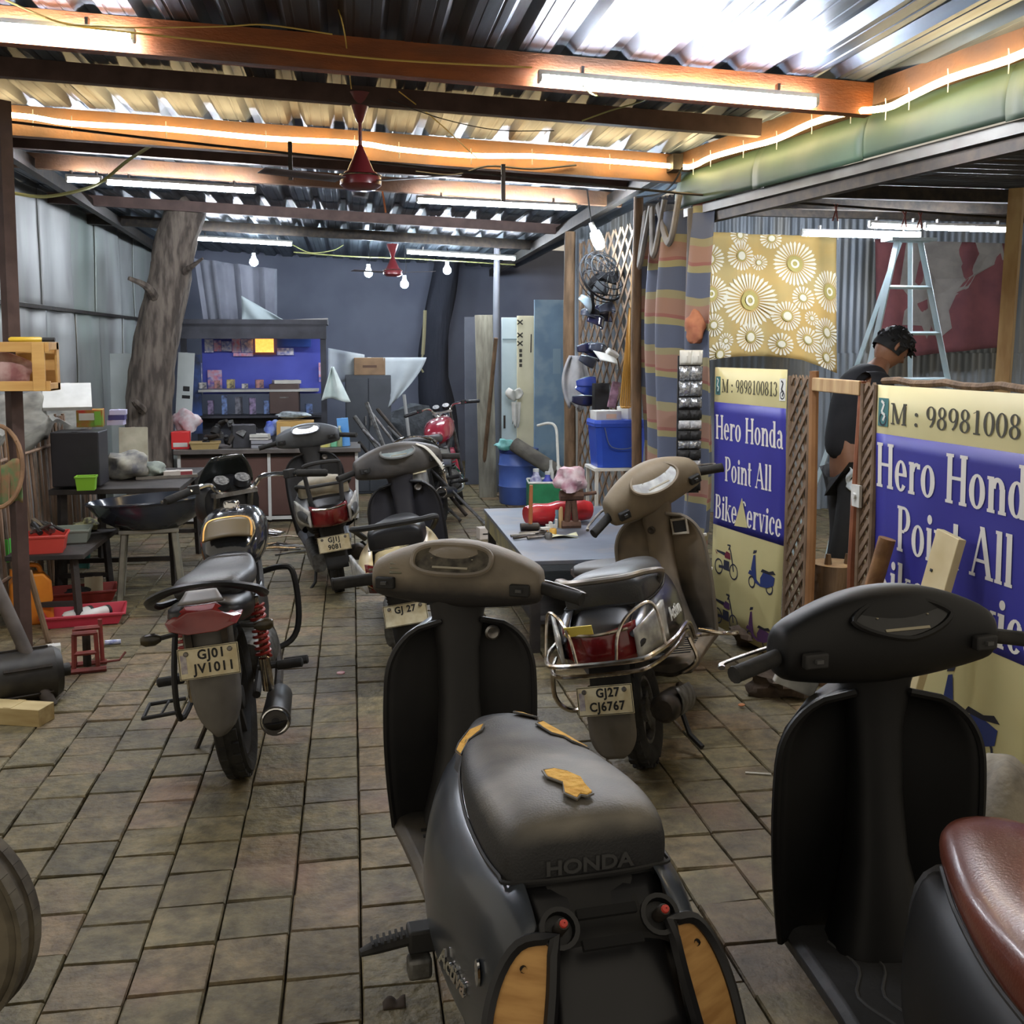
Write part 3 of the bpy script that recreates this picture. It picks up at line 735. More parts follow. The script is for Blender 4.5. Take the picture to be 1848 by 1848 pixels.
    # lower body: engine, swing arm, exhaust, stands
    m = MB(); m.loft([sring(y, hw, zb, zt, 3, 14, -0.10) for y, hw, zb, zt in ((0.46, 0.05, 0.20, 0.30), (0.30, 0.065, 0.17, 0.34), (0.1, 0.055, 0.16, 0.30), (-0.06, 0.045, 0.16, 0.28))]); m.build('engine', ALU, t)
    m = MB(); m.tube([(0.10, 0.32, 0.20), (0.12, 0.16, 0.19), (0.135, 0.08, 0.22)], 0.018, 8, 3); m.tube([(0.14, 0.10, 0.225), (0.145, 0.0, 0.24), (0.15, -0.22, 0.285), (0.15, -0.26, 0.29)], [0.04, 0.055, 0.055, 0.035], 14, 3)
    ex = m.build('exhaust', DKMET, t)
    m = MB(); m.grid(lambda a, b: (0.21-0.018*(2*b-1)**2+0.0, 0.06-0.24*a, 0.19+0.10*b+0.05*a), 6, 5); m.build('heat_shield', ALU, ex, smooth=60, solid=0.006)
    m = MB(); m.tube([(-0.11, 0.20, 0.17), (-0.14, 0.16, 0.05), (-0.19, 0.12, 0.008)], 0.011, 7); m.tube([(0.11, 0.20, 0.17), (0.14, 0.16, 0.05), (0.19, 0.12, 0.008)], 0.011, 7); m.tube([(-0.11, 0.2, 0.17), (0.11, 0.2, 0.17)], 0.011, 7); m.build('centre_stand', BLKM, t)
    m = MB(); m.tube([(-0.07, 0.02, 0.24), (-0.08, -0.10, 0.42), (-0.09, -0.13, 0.56)], 0.013, 8)
    for j in range(9):
        f = j/8; m.lathe([(0.022, -0.006), (0.026, 0), (0.022, 0.006)], 10, 'z', (-0.078-0.008*f, -0.075-0.04*f, 0.36+0.14*f))
    m.build('shock_absorber', DKMET, t)
    # rear mudguard and plate
    m = MB()
    def mud(a, b):
        x = (b-0.5)*0.15*(1-0.25*max(0, a-0.6)); return (x, -0.30-0.10*a+0.05*a*a*0-0.8*x*x*0, 0.55-0.31*a+0.0*x)
    m.grid(mud, 10, 6); mg = m.build('mudguard', S('flap', BLKM), t, smooth=60, solid=0.006)
    if S('flap2'):
        m = MB(); m.grid(lambda a, b: ((b-0.5)*0.17*math.sqrt(max(0.05, 1-max(0, a-0.45)**2*2.9)), -0.405-0.035*a, 0.36-0.17*a), 12, 8); m.build('mudflap', S('flap2'), mg, smooth=60, solid=0.006)
    if S('plate'):
        number_plate(t, S('plate'), S('plate_loc', (0, -0.40, 0.40)), S('plate_rot', (math.radians(-16), 0, 0)), ind=S('plate_ind', True))
    # grab rail
    gr = S('rail')
    if gr == 'wide':
        m = MB(); m.tube([(-0.155, 0.02, 0.70), (-0.19, -0.06, 0.755), (-0.165, -0.21, 0.785), (-0.09, -0.30, 0.79), (0.09, -0.30, 0.79), (0.165, -0.21, 0.785), (0.19, -0.06, 0.755), (0.155, 0.02, 0.70)], 0.015, 8, 5, flat=0.8); m.build('grab_rail', S('rail_mat', ALU), t)
    elif gr == 'hoop':
        m = MB(); m.tube([(-0.095, -0.30, 0.64), (-0.11, -0.31, 0.86), (-0.085, -0.315, 0.90), (0.085, -0.315, 0.90), (0.11, -0.31, 0.86), (0.095, -0.30, 0.64)], 0.014, 8, 4); m.tube([(-0.105, -0.305, 0.76), (0.105, -0.305, 0.76)], 0.011, 7); m.tube([(-0.15, -0.05, 0.70), (-0.17, -0.2, 0.76), (-0.105, -0.305, 0.76)], 0.012, 7, 4); m.tube([(0.15, -0.05, 0.70), (0.17, -0.2, 0.76), (0.105, -0.305, 0.76)], 0.012, 7, 4); m.build('grab_rail', BLKM, t)
    elif gr == 'low':
        m = MB(); m.tube([(-0.17, 0.05, 0.70), (-0.20, -0.05, 0.76), (-0.19, -0.24, 0.80), (-0.12, -0.33, 0.81), (0.12, -0.33, 0.81), (0.19, -0.24, 0.80), (0.20, -0.05, 0.76), (0.17, 0.05, 0.70)], 0.014, 8, 5); m.build('grab_rail', BLKM, t)
    # tubular bumper
    if S('bumper'):
        bm = S('bumper'); m = MB()
        m.tube([(0.20, 0.30, 0.40), (0.235, 0.05, 0.525), (0.235, -0.22, 0.54), (0.20, -0.40, 0.54), (0.13, -0.465, 0.535), (-0.13, -0.465, 0.535), (-0.20, -0.40, 0.54), (-0.235, -0.22, 0.54), (-0.235, 0.05, 0.525), (-0.20, 0.30, 0.40)], 0.0095, 7, 5)
        m.tube([(0.19, 0.30, 0.38), (0.225, 0.05, 0.495), (0.225, -0.22, 0.505), (0.19, -0.39, 0.50), (0.12, -0.455, 0.495), (-0.12, -0.455, 0.495), (-0.19, -0.39, 0.50), (-0.225, -0.22, 0.505)], 0.008, 7, 5)
        for s in (-1, 1):
            m.tube([(s*0.07, -0.465, 0.537), (s*0.085, -0.445, 0.62), (s*0.12, -0.40, 0.675), (s*0.18, -0.33, 0.70), (s*0.205, -0.31, 0.66), (s*0.222, -0.34, 0.54)], 0.006, 7, 5)
        bo = m.build('crash_bumper', bm, t)
        m = MB(); m.tube([(0.23, 0.03, 0.47), (0.245, 0.03, 0.38), (0.16, 0.02, 0.335), (0.08, 0.02, 0.345)], 0.008, 7, 5); m.build('lower_loop', bm, bo)
        m = MB(); m.tube([(0.215, 0.34, 0.42), (0.30, 0.33, 0.40), (0.345, 0.40, 0.375), (0.335, 0.48, 0.36), (0.20, 0.49, 0.36), (0.17, 0.42, 0.375)], 0.008, 7, 3, close=False)
        for i in range(3): m.tube([(0.22+0.04*i, 0.34, 0.395), (0.235+0.03*i, 0.485, 0.362)], 0.005, 6)
        m.build('foot_guard', bm, bo)
        m = MB(); m.tube([(-0.215, -0.30, 0.505), (-0.235, -0.28, 0.38), (-0.2, -0.25, 0.315), (-0.13, -0.25, 0.325), (-0.10, -0.27, 0.40)], 0.009, 7, 5); m.build('left_loop', bm, bo)
    if S('footpeg'):
        m = MB(); m.box((-0.235, 0.16, 0.37), (0.06, 0.05, 0.05)); pg = m.build('footpeg_bracket', BLKM, t, bevel=0.006)
        m = MB(); m.tube([(-0.26, 0.16, 0.372), (-0.33, 0.15, 0.368), (-0.365, 0.145, 0.362)], [0.02, 0.018, 0.010], 8, flat=0.7)
        for i in range(6): m.box((-0.275-0.013*i, 0.158-0.002*i, 0.386-0.001*i), (0.005, 0.032, 0.006))
        m.build('footpeg', RUB, pg)
        m = MB(); m.box((-0.245, 0.13, 0.325), (0.05, 0.04, 0.045)); m.build('peg_mount', ALU, pg, bevel=0.008)
    if S('badge'):
        sd, txt, bmat = S('badge'); me = text_mesh(txt, S('badge_size', 0.062), bold=0.0014, extrude=0.002, xscale=1.0); me.materials.append(bmat)
        me.transform(Matrix(((1, 0, 0.28, 0), (0, 1, 0, 0), (0, 0, 1, 0), (0, 0, 0, 1))))      # slanted script
        o = put('badge', me, t, label='chrome script badge'); q = S('badge_pos', (0.212, 0.02, 0.575)); o.location = q
        o.rotation_euler = S('badge_rot', (math.radians(-8), 0, math.radians(90 if sd > 0 else -90)))
    if S('seat_text'):
        me = text_mesh(S('seat_text'), 0.036, bold=0.001, extrude=0.002, xscale=1.2); me.materials.append(M('emboss_black', (60, 60, 60), 0.5)); put('embossed_lettering', me, seat, loc=(0.0, -0.238, 0.700), rot=(0, 0, 0))
    if S('emblem'):
        m = MB(); m.prism(oval(0.014, 0.024, 16), 0.004, (0, 0, 0), (0, -1, 0), (0, 0, 1)); m.build('emblem', CHROME, t, loc=S('emblem'), smooth=30)
    return t, hb, seat, ls
# ================================================================ motorcycles
def motorcycle(name, label, spec):
    S = spec.get; t = thing(name, label, 'motorcycle')
    st = S('steer', 0.0); tank, seatm, tail = S('tank'), S('seat', M('seat_vinyl', (34, 34, 36), 0.45, c2=(50, 49, 48), scale=12, bump=0.15, bscale=120)), S('tail', BLK)
    wheel(t, 0.0, 0.30, 0.104, 'rear_wheel', 0.228, spokes=5, rimmat=BLKM, lug=34)
    # frame and engine
    m = MB()
    for s in (-1, 1):
        m.tube([(s*0.10, -0.32, 0.70), (s*0.11, 0.05, 0.70), (s*0.11, 0.40, 0.66), (s*0.05, 0.9, 0.86)], 0.016, 8, 4)
        m.tube([(s*0.11, 0.30, 0.66), (s*0.10, 0.34, 0.36), (s*0.09, 0.30, 0.30)], 0.016, 8, 3)
        m.tube([(s*0.085, 0.0, 0.30), (s*0.085, 0.34, 0.36)], 0.016, 8)
    m.tube([(0, 0.92, 0.84), (0, 0.80, 0.45), (0, 0.70, 0.28), (0, 0.35, 0.25)], 0.017, 8, 4); m.build('frame', BLKM, t)
    m = MB(); m.loft([sring(y, hw, zb, zt, 3) for y, hw, zb, zt in ((0.34, 0.08, 0.26, 0.42), (0.42, 0.12, 0.24, 0.44), (0.60, 0.13, 0.24, 0.44), (0.72, 0.09, 0.28, 0.42))])
    for i in range(6): m.box((0, 0.66+0.02*i*0.4, 0.42+0.03*i), (0.15, 0.14, 0.012))
    m.box((0, 0.67, 0.50), (0.09, 0.09, 0.18)); m.build('engine', ALU, t)
    # tank, side covers, seat
    m = MB(); m.loft([sring(y, hw, zb, zt, 2.5, 20) for y, hw, zb, zt in ((0.40, 0.05, 0.74, 0.82), (0.43, 0.10, 0.70, 0.86), (0.54, 0.135, 0.69, 0.93), (0.68, 0.15, 0.71, 0.965), (0.80, 0.135, 0.76, 0.96), (0.88, 0.09, 0.80, 0.93), (0.91, 0.05, 0.83, 0.90))])
    tk = m.build('fuel_tank', tank, t, sub=1, smooth=70)
    m = MB(); m.lathe([(0.001, 0.02), (0.03, 0.018), (0.036, 0.008), (0.036, -0.01)], 18); m.build('fuel_cap', CHROME, tk, loc=(0, 0.70, 0.965))
    if S('tank_pad'):
        def padf(a, b):
            x = (a-0.5)*0.19; return (x, 0.425+0.10*b-0.02*(1-(2*a-1)**2)*(1-b), 0.872+0.062*b-1.6*x*x)
        m = MB(); m.grid(padf, 10, 6); m.build('tank_pad', S('tank_pad'), tk, smooth=60, solid=0.008)
        m = MB(); m.tube([padf(0, 0), padf(0, 0.6), padf(0.1, 1), padf(0.5, 1.0), padf(0.9, 1), padf(1, 0.6), padf(1, 0)], 0.006, 6, 4); m.build('pad_trim', M('amber_trim', (206, 150, 66), 0.4, 0.3), tk)
    for s in (-1, 1):
        m = MB(); m.grid(lambda a, b, s=s: (s*(0.135-0.03*abs(b-0.5)), 0.36-0.34*a, 0.48+0.20*b+0.03*a*(1-b)), 8, 5)
        if s < 0: m.f = [f[::-1] for f in m.f]
        m.build('side_cover', tail, t, smooth=60, solid=0.008)
    m = MB(); rings = []
    for y, hw, zb, zt in ((0.44, 0.07, 0.73, 0.80), (0.38, 0.10, 0.72, 0.815), (0.22, 0.128, 0.715, 0.80), (0.05, 0.14, 0.715, 0.81), (-0.12, 0.138, 0.73, 0.835), (-0.26, 0.12, 0.75, 0.84), (-0.33, 0.085, 0.765, 0.825)):
        rings.append(sring(y, hw, zb, zt, 3, 20))
    m.loft(rings); m.build('seat', seatm, t, sub=1, smooth=70)
    # tail cowl, lamp, grab rail
    m = MB(); m.loft([sring(y, hw, zb, zt, 2.6, 18) for y, hw, zb, zt in ((0.02, 0.125, 0.62, 0.74), (-0.18, 0.145, 0.635, 0.765), (-0.32, 0.135, 0.66, 0.785), (-0.42, 0.11, 0.69, 0.785), (-0.46, 0.08, 0.71, 0.77))]); m.build('tail_cowl', tail, t, smooth=70)
    if S('lamp', 'wide') == 'wide':
        poly = [(-0.128, -0.012), (-0.11, -0.035), (-0.05, -0.05), (0.05, -0.05), (0.11, -0.035), (0.128, -0.012), (0.05, 0.042), (-0.05, 0.042)]
        m = MB(); V = [(x, -0.455+1.9*x*x-0.03*(z < -0.03), 0.738+z) for x, z in poly]; V2 = [(x*0.8, -0.48+1.9*x*x*0.6, 0.738+z*0.6) for x, z in poly]
        n = len(V); m.add(V+V2+[(x, y+0.05, z) for x, y, z in V], [tuple(range(n, 2*n))]+[(i, (i+1) % n, n+(i+1) % n, n+i) for i in range(n)]+[(2*n+i, 2*n+(i+1) % n, (i+1) % n, i) for i in range(n)])
        tl_ = m.build('tail_lamp', M('tail_red', (134, 44, 40), 0.18, coat=0.5, c2=(112, 30, 32), scale=10), t, smooth=20, bevel=0.004)
        m = MB(); m.grid(lambda a, b: ((a-0.5)*0.15*(1-0.35*b), -0.44+0.05*b+1.5*((a-0.5)*0.15)**2, 0.785+0.035*b), 8, 4); m.build('lamp_visor', M('grey_plastic', (120, 116, 112), 0.45), tl_, smooth=60, solid=0.006)
    else:
        m = MB(); m.loft([xring(x, 0.02, 0.03*(1-0.3*abs(q)), -0.48, 0.72, 2.6) for q in (-1, -0.7, 0, 0.7, 1) for x in (q*0.06,)]); m.build('tail_lamp', S('lamp_mat', REDL), t, smooth=60)
    m = MB(); m.tube([(-0.135, -0.02, 0.72), (-0.185, -0.22, 0.745), (-0.17, -0.37, 0.80), (-0.07, -0.45, 0.845), (0.07, -0.45, 0.845), (0.17, -0.37, 0.80), (0.185, -0.22, 0.745), (0.135, -0.02, 0.72)], [0.014, 0.02, 0.02, 0.018, 0.018, 0.02, 0.02, 0.014], 8, 6, flat=0.75); m.build('grab_rail', S('rail_mat', BLK), t)
    for s in (-1, 1):
        m = MB(); m.tube([(s*0.11, -0.36, 0.67), (s*0.16, -0.37, 0.665)], 0.009, 7); ind = m.build('indicator_stalk', BLKM, t)
        m = MB(); m.loft([xring(s*x, 0.02*k_, 0.022*k_, -0.375, 0.665, 2.4, 12) for x, k_ in ((0.155, 0.5), (0.175, 1), (0.205, 1), (0.22, 0.6))]); m.build('indicator', M('amber_lens', (64, 54, 34), 0.3, c2=(36, 32, 26), scale=20), ind, smooth=60)
    # rear fender and plate
    m = MB(); m.grid(lambda a, b: ((b-0.5)*0.165*(1.0 if a < 0.6 else math.sqrt(max(0.04, 1-((a-0.6)/0.42)**2))), -0.375-0.03*a+0.05*((b-0.5)*2)**2*(1 if a > 0.3 else 0.6)-0.02, 0.70-0.40*a), 16, 10)
    fd = m.build('rear_fender', S('fender', M('grey_fender', (104, 101, 96), 0.55, c2=(84, 80, 76), scale=7)), t, smooth=60, solid=0.006)
    m = MB()
    for s in (-1, 1): m.box((s*0.06, -0.40, 0.64), (0.022, 0.03, 0.11))
    m.build('plate_bracket', DKMET, t, smooth=0)
    number_plate(t, S('plate'), (0, -0.43, 0.575), (math.radians(-8), 0, 0), w=S('plate_w', 0.2), h=S('plate_h', 0.105), size=0.046, ind=S('plate_ind', True))
    # twin shocks with coil springs
    for s in (-1, 1):
        A, B = Vector((s*0.135, -0.02, 0.32)), Vector((s*0.135, -0.06, 0.70))
        m = MB(); m.tube([A, A.lerp(B, 0.35), A.lerp(B, 0.36), B], [0.022, 0.022, 0.012, 0.012], 10); sh = m.build('shock_absorber', CHROMED, t)
        P = []
        for i in range(100):
            f = i/99; g = f*2*PI*9; c = A.lerp(B, 0.36+0.56*f); P.append(c+Vector((0.026*math.cos(g), 0.026*math.sin(g), 0)))
        m = MB(); m.tube(P, 0.006, 6); m.build('spring', S('spring', M('red_spring', (146, 40, 34), 0.4)), sh)
    # exhaust on the right
    m = MB(); m.tube([(0.05, 0.72, 0.46), (0.09, 0.78, 0.34), (0.12, 0.60, 0.24), (0.14, 0.25, 0.24), (0.155, 0.10, 0.26)], 0.019, 8, 4); ex = m.build('exhaust', S('exh', DKMET), t)
    m = MB(); m.tube([(0.155, 0.12, 0.262), (0.165, 0.04, 0.27), (0.185, -0.36, 0.315), (0.187, -0.40, 0.32)], [0.024, 0.048, 0.05, 0.042], 16, 3); m.build('muffler', S('muff', BLK), ex)
    m = MB(); D = Vector((0.002, -0.04, 0.005)).normalized(); c0 = Vector((0.1865, -0.385, 0.318)); m.tube([c0, c0+D*0.03], 0.052, 20); m.tube([c0+D*0.031, c0+D*0.034], 0.018, 12)
    m.build('muffler_cap', M('cap_steel', (70, 68, 66), 0.35, 0.8), ex); m = MB(); m.tube([c0+D*0.0305+Vector((0.044*math.cos(k*PI/10), 0, 0.044*math.sin(k*PI/10))) for k in range(20)], 0.005, 6, close=True); m.build('chrome_ring', CHROME, ex); m = MB(); m.tube([c0+D*0.0345, c0+D*0.036], 0.014, 12); m.build('tail_pipe', INK, ex)
    # foot pegs, guard, stand
    for s in (-1, 1):
        for y, z in ((0.02, 0.40), (0.30, 0.33)):
            m = MB(); m.tube([(s*0.10, y, z), (s*0.17, y, z), (s*0.175, y, z), (s*0.265, y-0.005, z), (s*0.27, y-0.005, z)], [0.011, 0.011, 0.019, 0.019, 0.012], 9); m.build('foot_peg', RUB, t)
    m = MB(); m.tube([(-0.15, -0.10, 0.66), (-0.165, -0.20, 0.46), (-0.17, -0.16, 0.30), (-0.16, 0.1, 0.30)], 0.011, 7, 4); m.tube([(-0.17, -0.20, 0.34), (-0.29, -0.20, 0.335), (-0.30, -0.02, 0.33), (-0.17, -0.01, 0.33)], 0.008, 7); m.tube([(-0.23, -0.20, 0.337), (-0.23, -0.02, 0.331)], 0.005, 6); m.build('saree_guard', BLKM, t)
    m = MB(); m.tube([(-0.10, 0.34, 0.30), (-0.17, 0.30, 0.10), (-0.22, 0.27, 0.008)], 0.010, 7); m.build('side_stand', DKMET, t)
    if S('guard'):
        m = MB(); m.tube([(0.05, 0.82, 0.62), (0.17, 0.80, 0.64), (0.215, 0.79, 0.60), (0.215, 0.78, 0.40), (0.17, 0.76, 0.30), (0.06, 0.72, 0.27)], 0.014, 8, 4); m.build('leg_guard', BLK, t)
    # chain case
    m = MB(); m.loft([sring(y, 0.018, zb, zt, 3, 12, -0.085) for y, zb, zt in ((0.42, 0.26, 0.38), (0.2, 0.25, 0.36), (0.0, 0.24, 0.36), (-0.06, 0.27, 0.33))]); m.build('chain_case', BLKM, t)
    # front end (turned)
    sx = Matrix.Translation((0, 0.92, 0.90))
    m = MB()
    for s in (-1, 1): m.tube([(s*0.085, 0.34, -0.60), (s*0.085, 0.18, -0.22), (s*0.08, 0.02, 0.10)], [0.022, 0.02, 0.014], 10, 3)
    m.box((0, 0.02, 0.09), (0.2, 0.06, 0.02)); m.box((0, 0.06, -0.02), (0.2, 0.06, 0.02))
    fk = m.build('front_fork', STEEL, t, loc=(0, 0.92, 0.90), rot=(0, 0, st))
    fw = wheel(fk, 0.34, 0.295, 0.08, 'front_wheel', 0.228, spokes=5, rimmat=BLKM, lug=30); fw.location = (0, 0.34, -0.605)
    m = MB(); m.grid(lambda a, b: ((b-0.5)*0.11, 0.34+math.cos(math.radians(20+150*a))*(0.32-1.5*((b-0.5)*0.11)**2), -0.605+math.sin(math.radians(20+150*a))*(0.32-1.5*((b-0.5)*0.11)**2)), 16, 6); m.build('front_fender', tank, fk, smooth=60, solid=0.004)
    m = MB(); m.tube([(-0.36, -0.16, 0.13), (-0.25, -0.11, 0.145), (-0.13, -0.02, 0.15), (-0.07, 0.0, 0.10), (0.07, 0.0, 0.10), (0.13, -0.02, 0.15), (0.25, -0.11, 0.145), (0.36, -0.16, 0.13)], 0.011, 8, 5)
    hb = m.build('handlebar', CHROME, t, loc=(0, 0.92, 0.90), rot=(0, 0, st))
    for s in (-1, 1):
        m = MB(); m.tube([(s*0.25, -0.11, 0.145), (s*0.255, -0.112, 0.145), (s*0.37, -0.165, 0.129), (s*0.378, -0.168, 0.128)], [0.012, 0.018, 0.018, 0.013], 10); m.build('grip', S('grip', RUB), hb)
        m = MB(); m.tube([(s*0.19, -0.05, 0.145), (s*0.26, -0.055, 0.14), (s*0.375, -0.11, 0.12)], [0.008, 0.006, 0.007], 7, 3); m.build('lever', STEEL, hb)
        m = MB(); m.box((s*0.225, -0.095, 0.148), (0.05, 0.035, 0.04), (0, 0, s*0.4)); m.build('switch_block', BLKM, hb, bevel=0.004)
        m = MB(); m.lathe([(0.04, 0), (0.042, 0.008), (0.036, 0.03), (0.001, 0.032)], 18); 
        dl = m.build('instrument', BLK, hb, loc=(s*0.05, 0.045, 0.13), rot=(math.radians(35), 0, 0))
        m = MB(); m.lathe([(0.034, 0.0325), (0.001, 0.0325)], 18); m.build('dial_face', M('dial_face', (150, 150, 148), 0.3, c2=(60, 60, 62), scale=60), dl)
    if S('fairing', True):
        m = MB(); m.loft([sring(y, hw, zb, zt, 2.6, 18) for y, hw, zb, zt in ((0.06, 0.13, -0.06, 0.14), (0.13, 0.14, -0.08, 0.17), (0.22, 0.12, -0.08, 0.12), (0.28, 0.07, -0.05, 0.06))]); hl = m.build('headlamp_fairing', tail, hb, smooth=70)
        m = MB(); m.grid(lambda a, b: ((a-0.5)*0.27*(1-0.45*b*b), 0.115-0.06*b+0.05*(1-(2*a-1)**2), 0.12+0.14*b), 12, 6); m.build('windscreen', M('smoked_screen', (40, 44, 44), 0.15, coat=0.5), hb, smooth=60, solid=0.004)
    else:
        m = MB(); m.lathe([(0.001, 0.16), (0.085, 0.15), (0.09, 0.13), (0.07, 0.05), (0.001, 0.03)], 20, 'y'); m.build('headlamp', CHROME, hb)
    return t

def gp(u, v, z, lean=0.0):
    p = G(u, v, z); q = p+CR*(z*math.tan(lean)); return Vector((q.x, q.y, 0))
def stand(t, a, b, la, lb, lean=0.0, anchor='a'):
    d = (b-a).normalized(); mid = (a+b)/2
    o = a-d*la if anchor == 'a' else mid-d*((la+lb)/2)
    t.location = (o.x, o.y, 0); t.rotation_euler = (0, -lean, math.atan2(-d.x, d.y))

rad = math.radians
# ---- black scooter in the foreground with the torn seat
DUSTY = M('dusty_black', (46, 45, 44), 0.6, c2=(104, 96, 84), scale=3.2, mix=(0.40, 0.72), bump=0.1, bscale=90)
GREYP = M('metallic_grey_paint', (74, 80, 88), 0.30, 0.35, c2=(56, 60, 66), scale=3, coat=0.25)
TORN = M('worn_black_vinyl', (56, 55, 54), 0.55, c2=(120, 114, 102), scale=4, mix=(0.36, 0.62), bump=0.12, bscale=220)
FOAM = M('yellow_foam', (232, 184, 92), 0.95, c2=(206, 154, 66), scale=40, bump=0.6, bscale=80)
COWLD = M('dusty_brown_cowl', (140, 129, 112), 0.6, c2=(108, 99, 86), scale=5, bump=0.08, bscale=120)
def dust_top(m, z0, z1, col):
    # dust lying on the top of the cushion, none on its flanks
    nt = m.node_tree; N = nt.nodes; L = nt.links; b = N['Principled BSDF']; lk = b.inputs['Base Color'].links[0].from_socket
    tc = N.new('ShaderNodeTexCoord'); sp = N.new('ShaderNodeSeparateXYZ'); L.new(tc.outputs['Object'], sp.inputs[0])
    ns = N.new('ShaderNodeTexNoise'); ns.inputs['Scale'].default_value = 14; ns.inputs['Detail'].default_value = 6; L.new(tc.outputs['Object'], ns.inputs['Vector'])
    ma = N.new('ShaderNodeMath'); ma.operation = 'MULTIPLY_ADD'; ma.inputs[1].default_value = 0.03; L.new(ns.outputs['Fac'], ma.inputs[0]); L.new(sp.outputs['Z'], ma.inputs[2])
    mr = N.new('ShaderNodeMapRange'); mr.inputs[1].default_value = z0; mr.inputs[2].default_value = z1; L.new(ma.outputs[0], mr.inputs[0])
    mx = N.new('ShaderNodeMix'); mx.data_type = 'RGBA'; mx.inputs[6].default_value = lin(col); L.new(mr.outputs[0], mx.inputs[0]); L.new(lk, mx.inputs[7]); L.new(mx.outputs[2], b.inputs['Base Color'])
dust_top(TORN, 0.752, 0.785, (38, 38, 39)); dust_top(COWLD, -0.025, 0.025, (44, 42, 42))
t, hb, seat, ls = scooter('scooter', 'grey black scooter nearest the camera with torn seat and no tail lamps', dict(body=GREYP, seat=TORN, cowl=COWLD, shield=M('inner_black', (24, 24, 26), 0.6, c2=(34, 33, 33), scale=5), column=M('column_black', (44, 43, 43), 0.6, c2=(32, 32, 33), scale=4), floor=DUSTY, tail='open', steer=-0.50, footpeg=True, apron_mat=GREYP,
    badge=(-1, 'Activa', CHROME), seat_text='HONDA', badge_size=0.05, badge_pos=(-0.225, -0.13, 0.47), badge_rot=(rad(-3), 0, rad(-80)), emblem=(-0.202, -0.245, 0.535), dash_size=(0.112, 0.047, 2.8), dash_tilt=48, cowl_k=1.04))
A = gp(1035, 1440, 0.78); B = gp(842, 1078, 0.93)
stand(t, A, B, -0.2, 0.86, 0.0, 'mid')
def tear(poly, z_off, name='foam_tear'):
    # torn cover lying on the seat top: foam showing, with a frayed dark lip
    def top(x, y):
        tab = [(0.485, 0.04, 0.715), (0.45, 0.070, 0.735), (0.36, 0.100, 0.752), (0.22, 0.140, 0.756), (0.08, 0.160, 0.772), (-0.04, 0.166, 0.79), (-0.14, 0.164, 0.797), (-0.205, 0.156, 0.792), (-0.24, 0.148, 0.775)]
        for (y1, w1, z1), (y0, w0, z0) in zip(tab, tab[1:]):
            if y0 <= y <= y1:
                f = (y-y0)/(y1-y0); w = w0+(w1-w0)*f; z = z0+(z1-z0)*f; r = min(0.98, abs(x)/w)
                zb = z-0.14; zc = (z+zb)/2
                return zc+(z-zc)*(1-r**3.8)**(1/3.8)-0.010*r*r+0.002
        return 0.76
    n = len(poly); cx = sum(p[0] for p in poly)/n; cy = sum(p[1] for p in poly)/n
    V = []; 
    for k_, dz in ((1.0, 0.001), (0.93, 0.006), (0.5, 0.0055)):
        for x, y in poly:
            X, Y = cx+(x-cx)*k_, cy+(y-cy)*k_; V.append((X, Y, top(X, Y)+dz+z_off))
    V.append((cx, cy, top(cx, cy)+0.005+z_off)); F = []
    for r in range(2):
        for i in range(n): F.append((r*n+i, r*n+(i+1) % n, (r+1)*n+(i+1) % n, (r+1)*n+i))
    for i in range(n): F.append((2*n+i, 2*n+(i+1) % n, 3*n))
    m = MB(); m.add(V, F); o = m.build(name, FOAM, seat, smooth=30, label='yellow foam showing through a tear')
    m = MB(); m.tube([Vector(v)+Vector((random.uniform(-.002, .002), random.uniform(-.002, .002), 0.002)) for v in V[:n]], 0.0028, 5, close=True); m.build('torn_edge', TORN, o)
tear([(-0.03, -0.045), (-0.008, -0.042), (0.012, -0.065), (0.028, -0.105), (0.024, -0.14), (0.028, -0.175), (0.014, -0.184), (0.004, -0.176), (-0.008, -0.19), (-0.024, -0.165), (-0.014, -0.12), (-0.034, -0.08)], 0.0)
tear([(0.055, 0.30), (0.075, 0.325), (0.105, 0.30), (0.118, 0.25), (0.135, 0.19), (0.13, 0.15), (0.10, 0.17), (0.095, 0.21), (0.07, 0.23), (0.06, 0.265)], 0.0)
tear([(0.03, 0.405), (0.055, 0.42), (0.075, 0.39), (0.07, 0.36), (0.045, 0.375)], 0.0)
tear([(-0.118, 0.33), (-0.09, 0.345), (-0.06, 0.33), (-0.075, 0.30), (-0.105, 0.285), (-0.128, 0.26), (-0.135, 0.285)], 0.0)
m = MB(); m.box((-0.06, -0.062, 0.052), (0.0, 0, 0)); m = MB()
for i in range(3): m.box((-0.165, -0.055-0.004*i, 0.040-0.012*i), (0.035, 0.006, 0.005), (0.8, 0, 0))
m.build('warning_label', M('label_grey', (120, 118, 100), 0.6), hb, smooth=0)

# ---- black scooter with the brown seat at the right edge
BLKG = M('deep_black', (12, 12, 13), 0.5, spec=0.3, c2=(18, 18, 19), scale=5)
t, hb, seat, ls = scooter('scooter', 'black scooter with a brown vinyl seat at the right edge', dict(body=BLKG, seat=M('brown_vinyl', (112, 56, 38), 0.32, c2=(92, 44, 30), scale=3, coat=0.3, bump=0.08, bscale=200), cowl=BLKG, shield=BLKG, floor=M('rubber_mat', (52, 52, 54), 0.55, c2=(40, 40, 41), scale=6, bump=0.2), ribs=True, fork_steer=-0.1, steer=0.26, cowl_k=1.18, grip_len=0.40, dash=M('dark_dash', (30, 30, 31), 0.3, c2=(22, 22, 22), scale=30), dash_size=(0.125, 0.05, 1.5), dash_tilt=50, shield_w=0.225, seat_scale=1.15, seat_lift=0.035, ignition=False, rim=BLKG))
A = gp(1862, 1560, 0.76); B = gp(1640, 1205, 0.94)
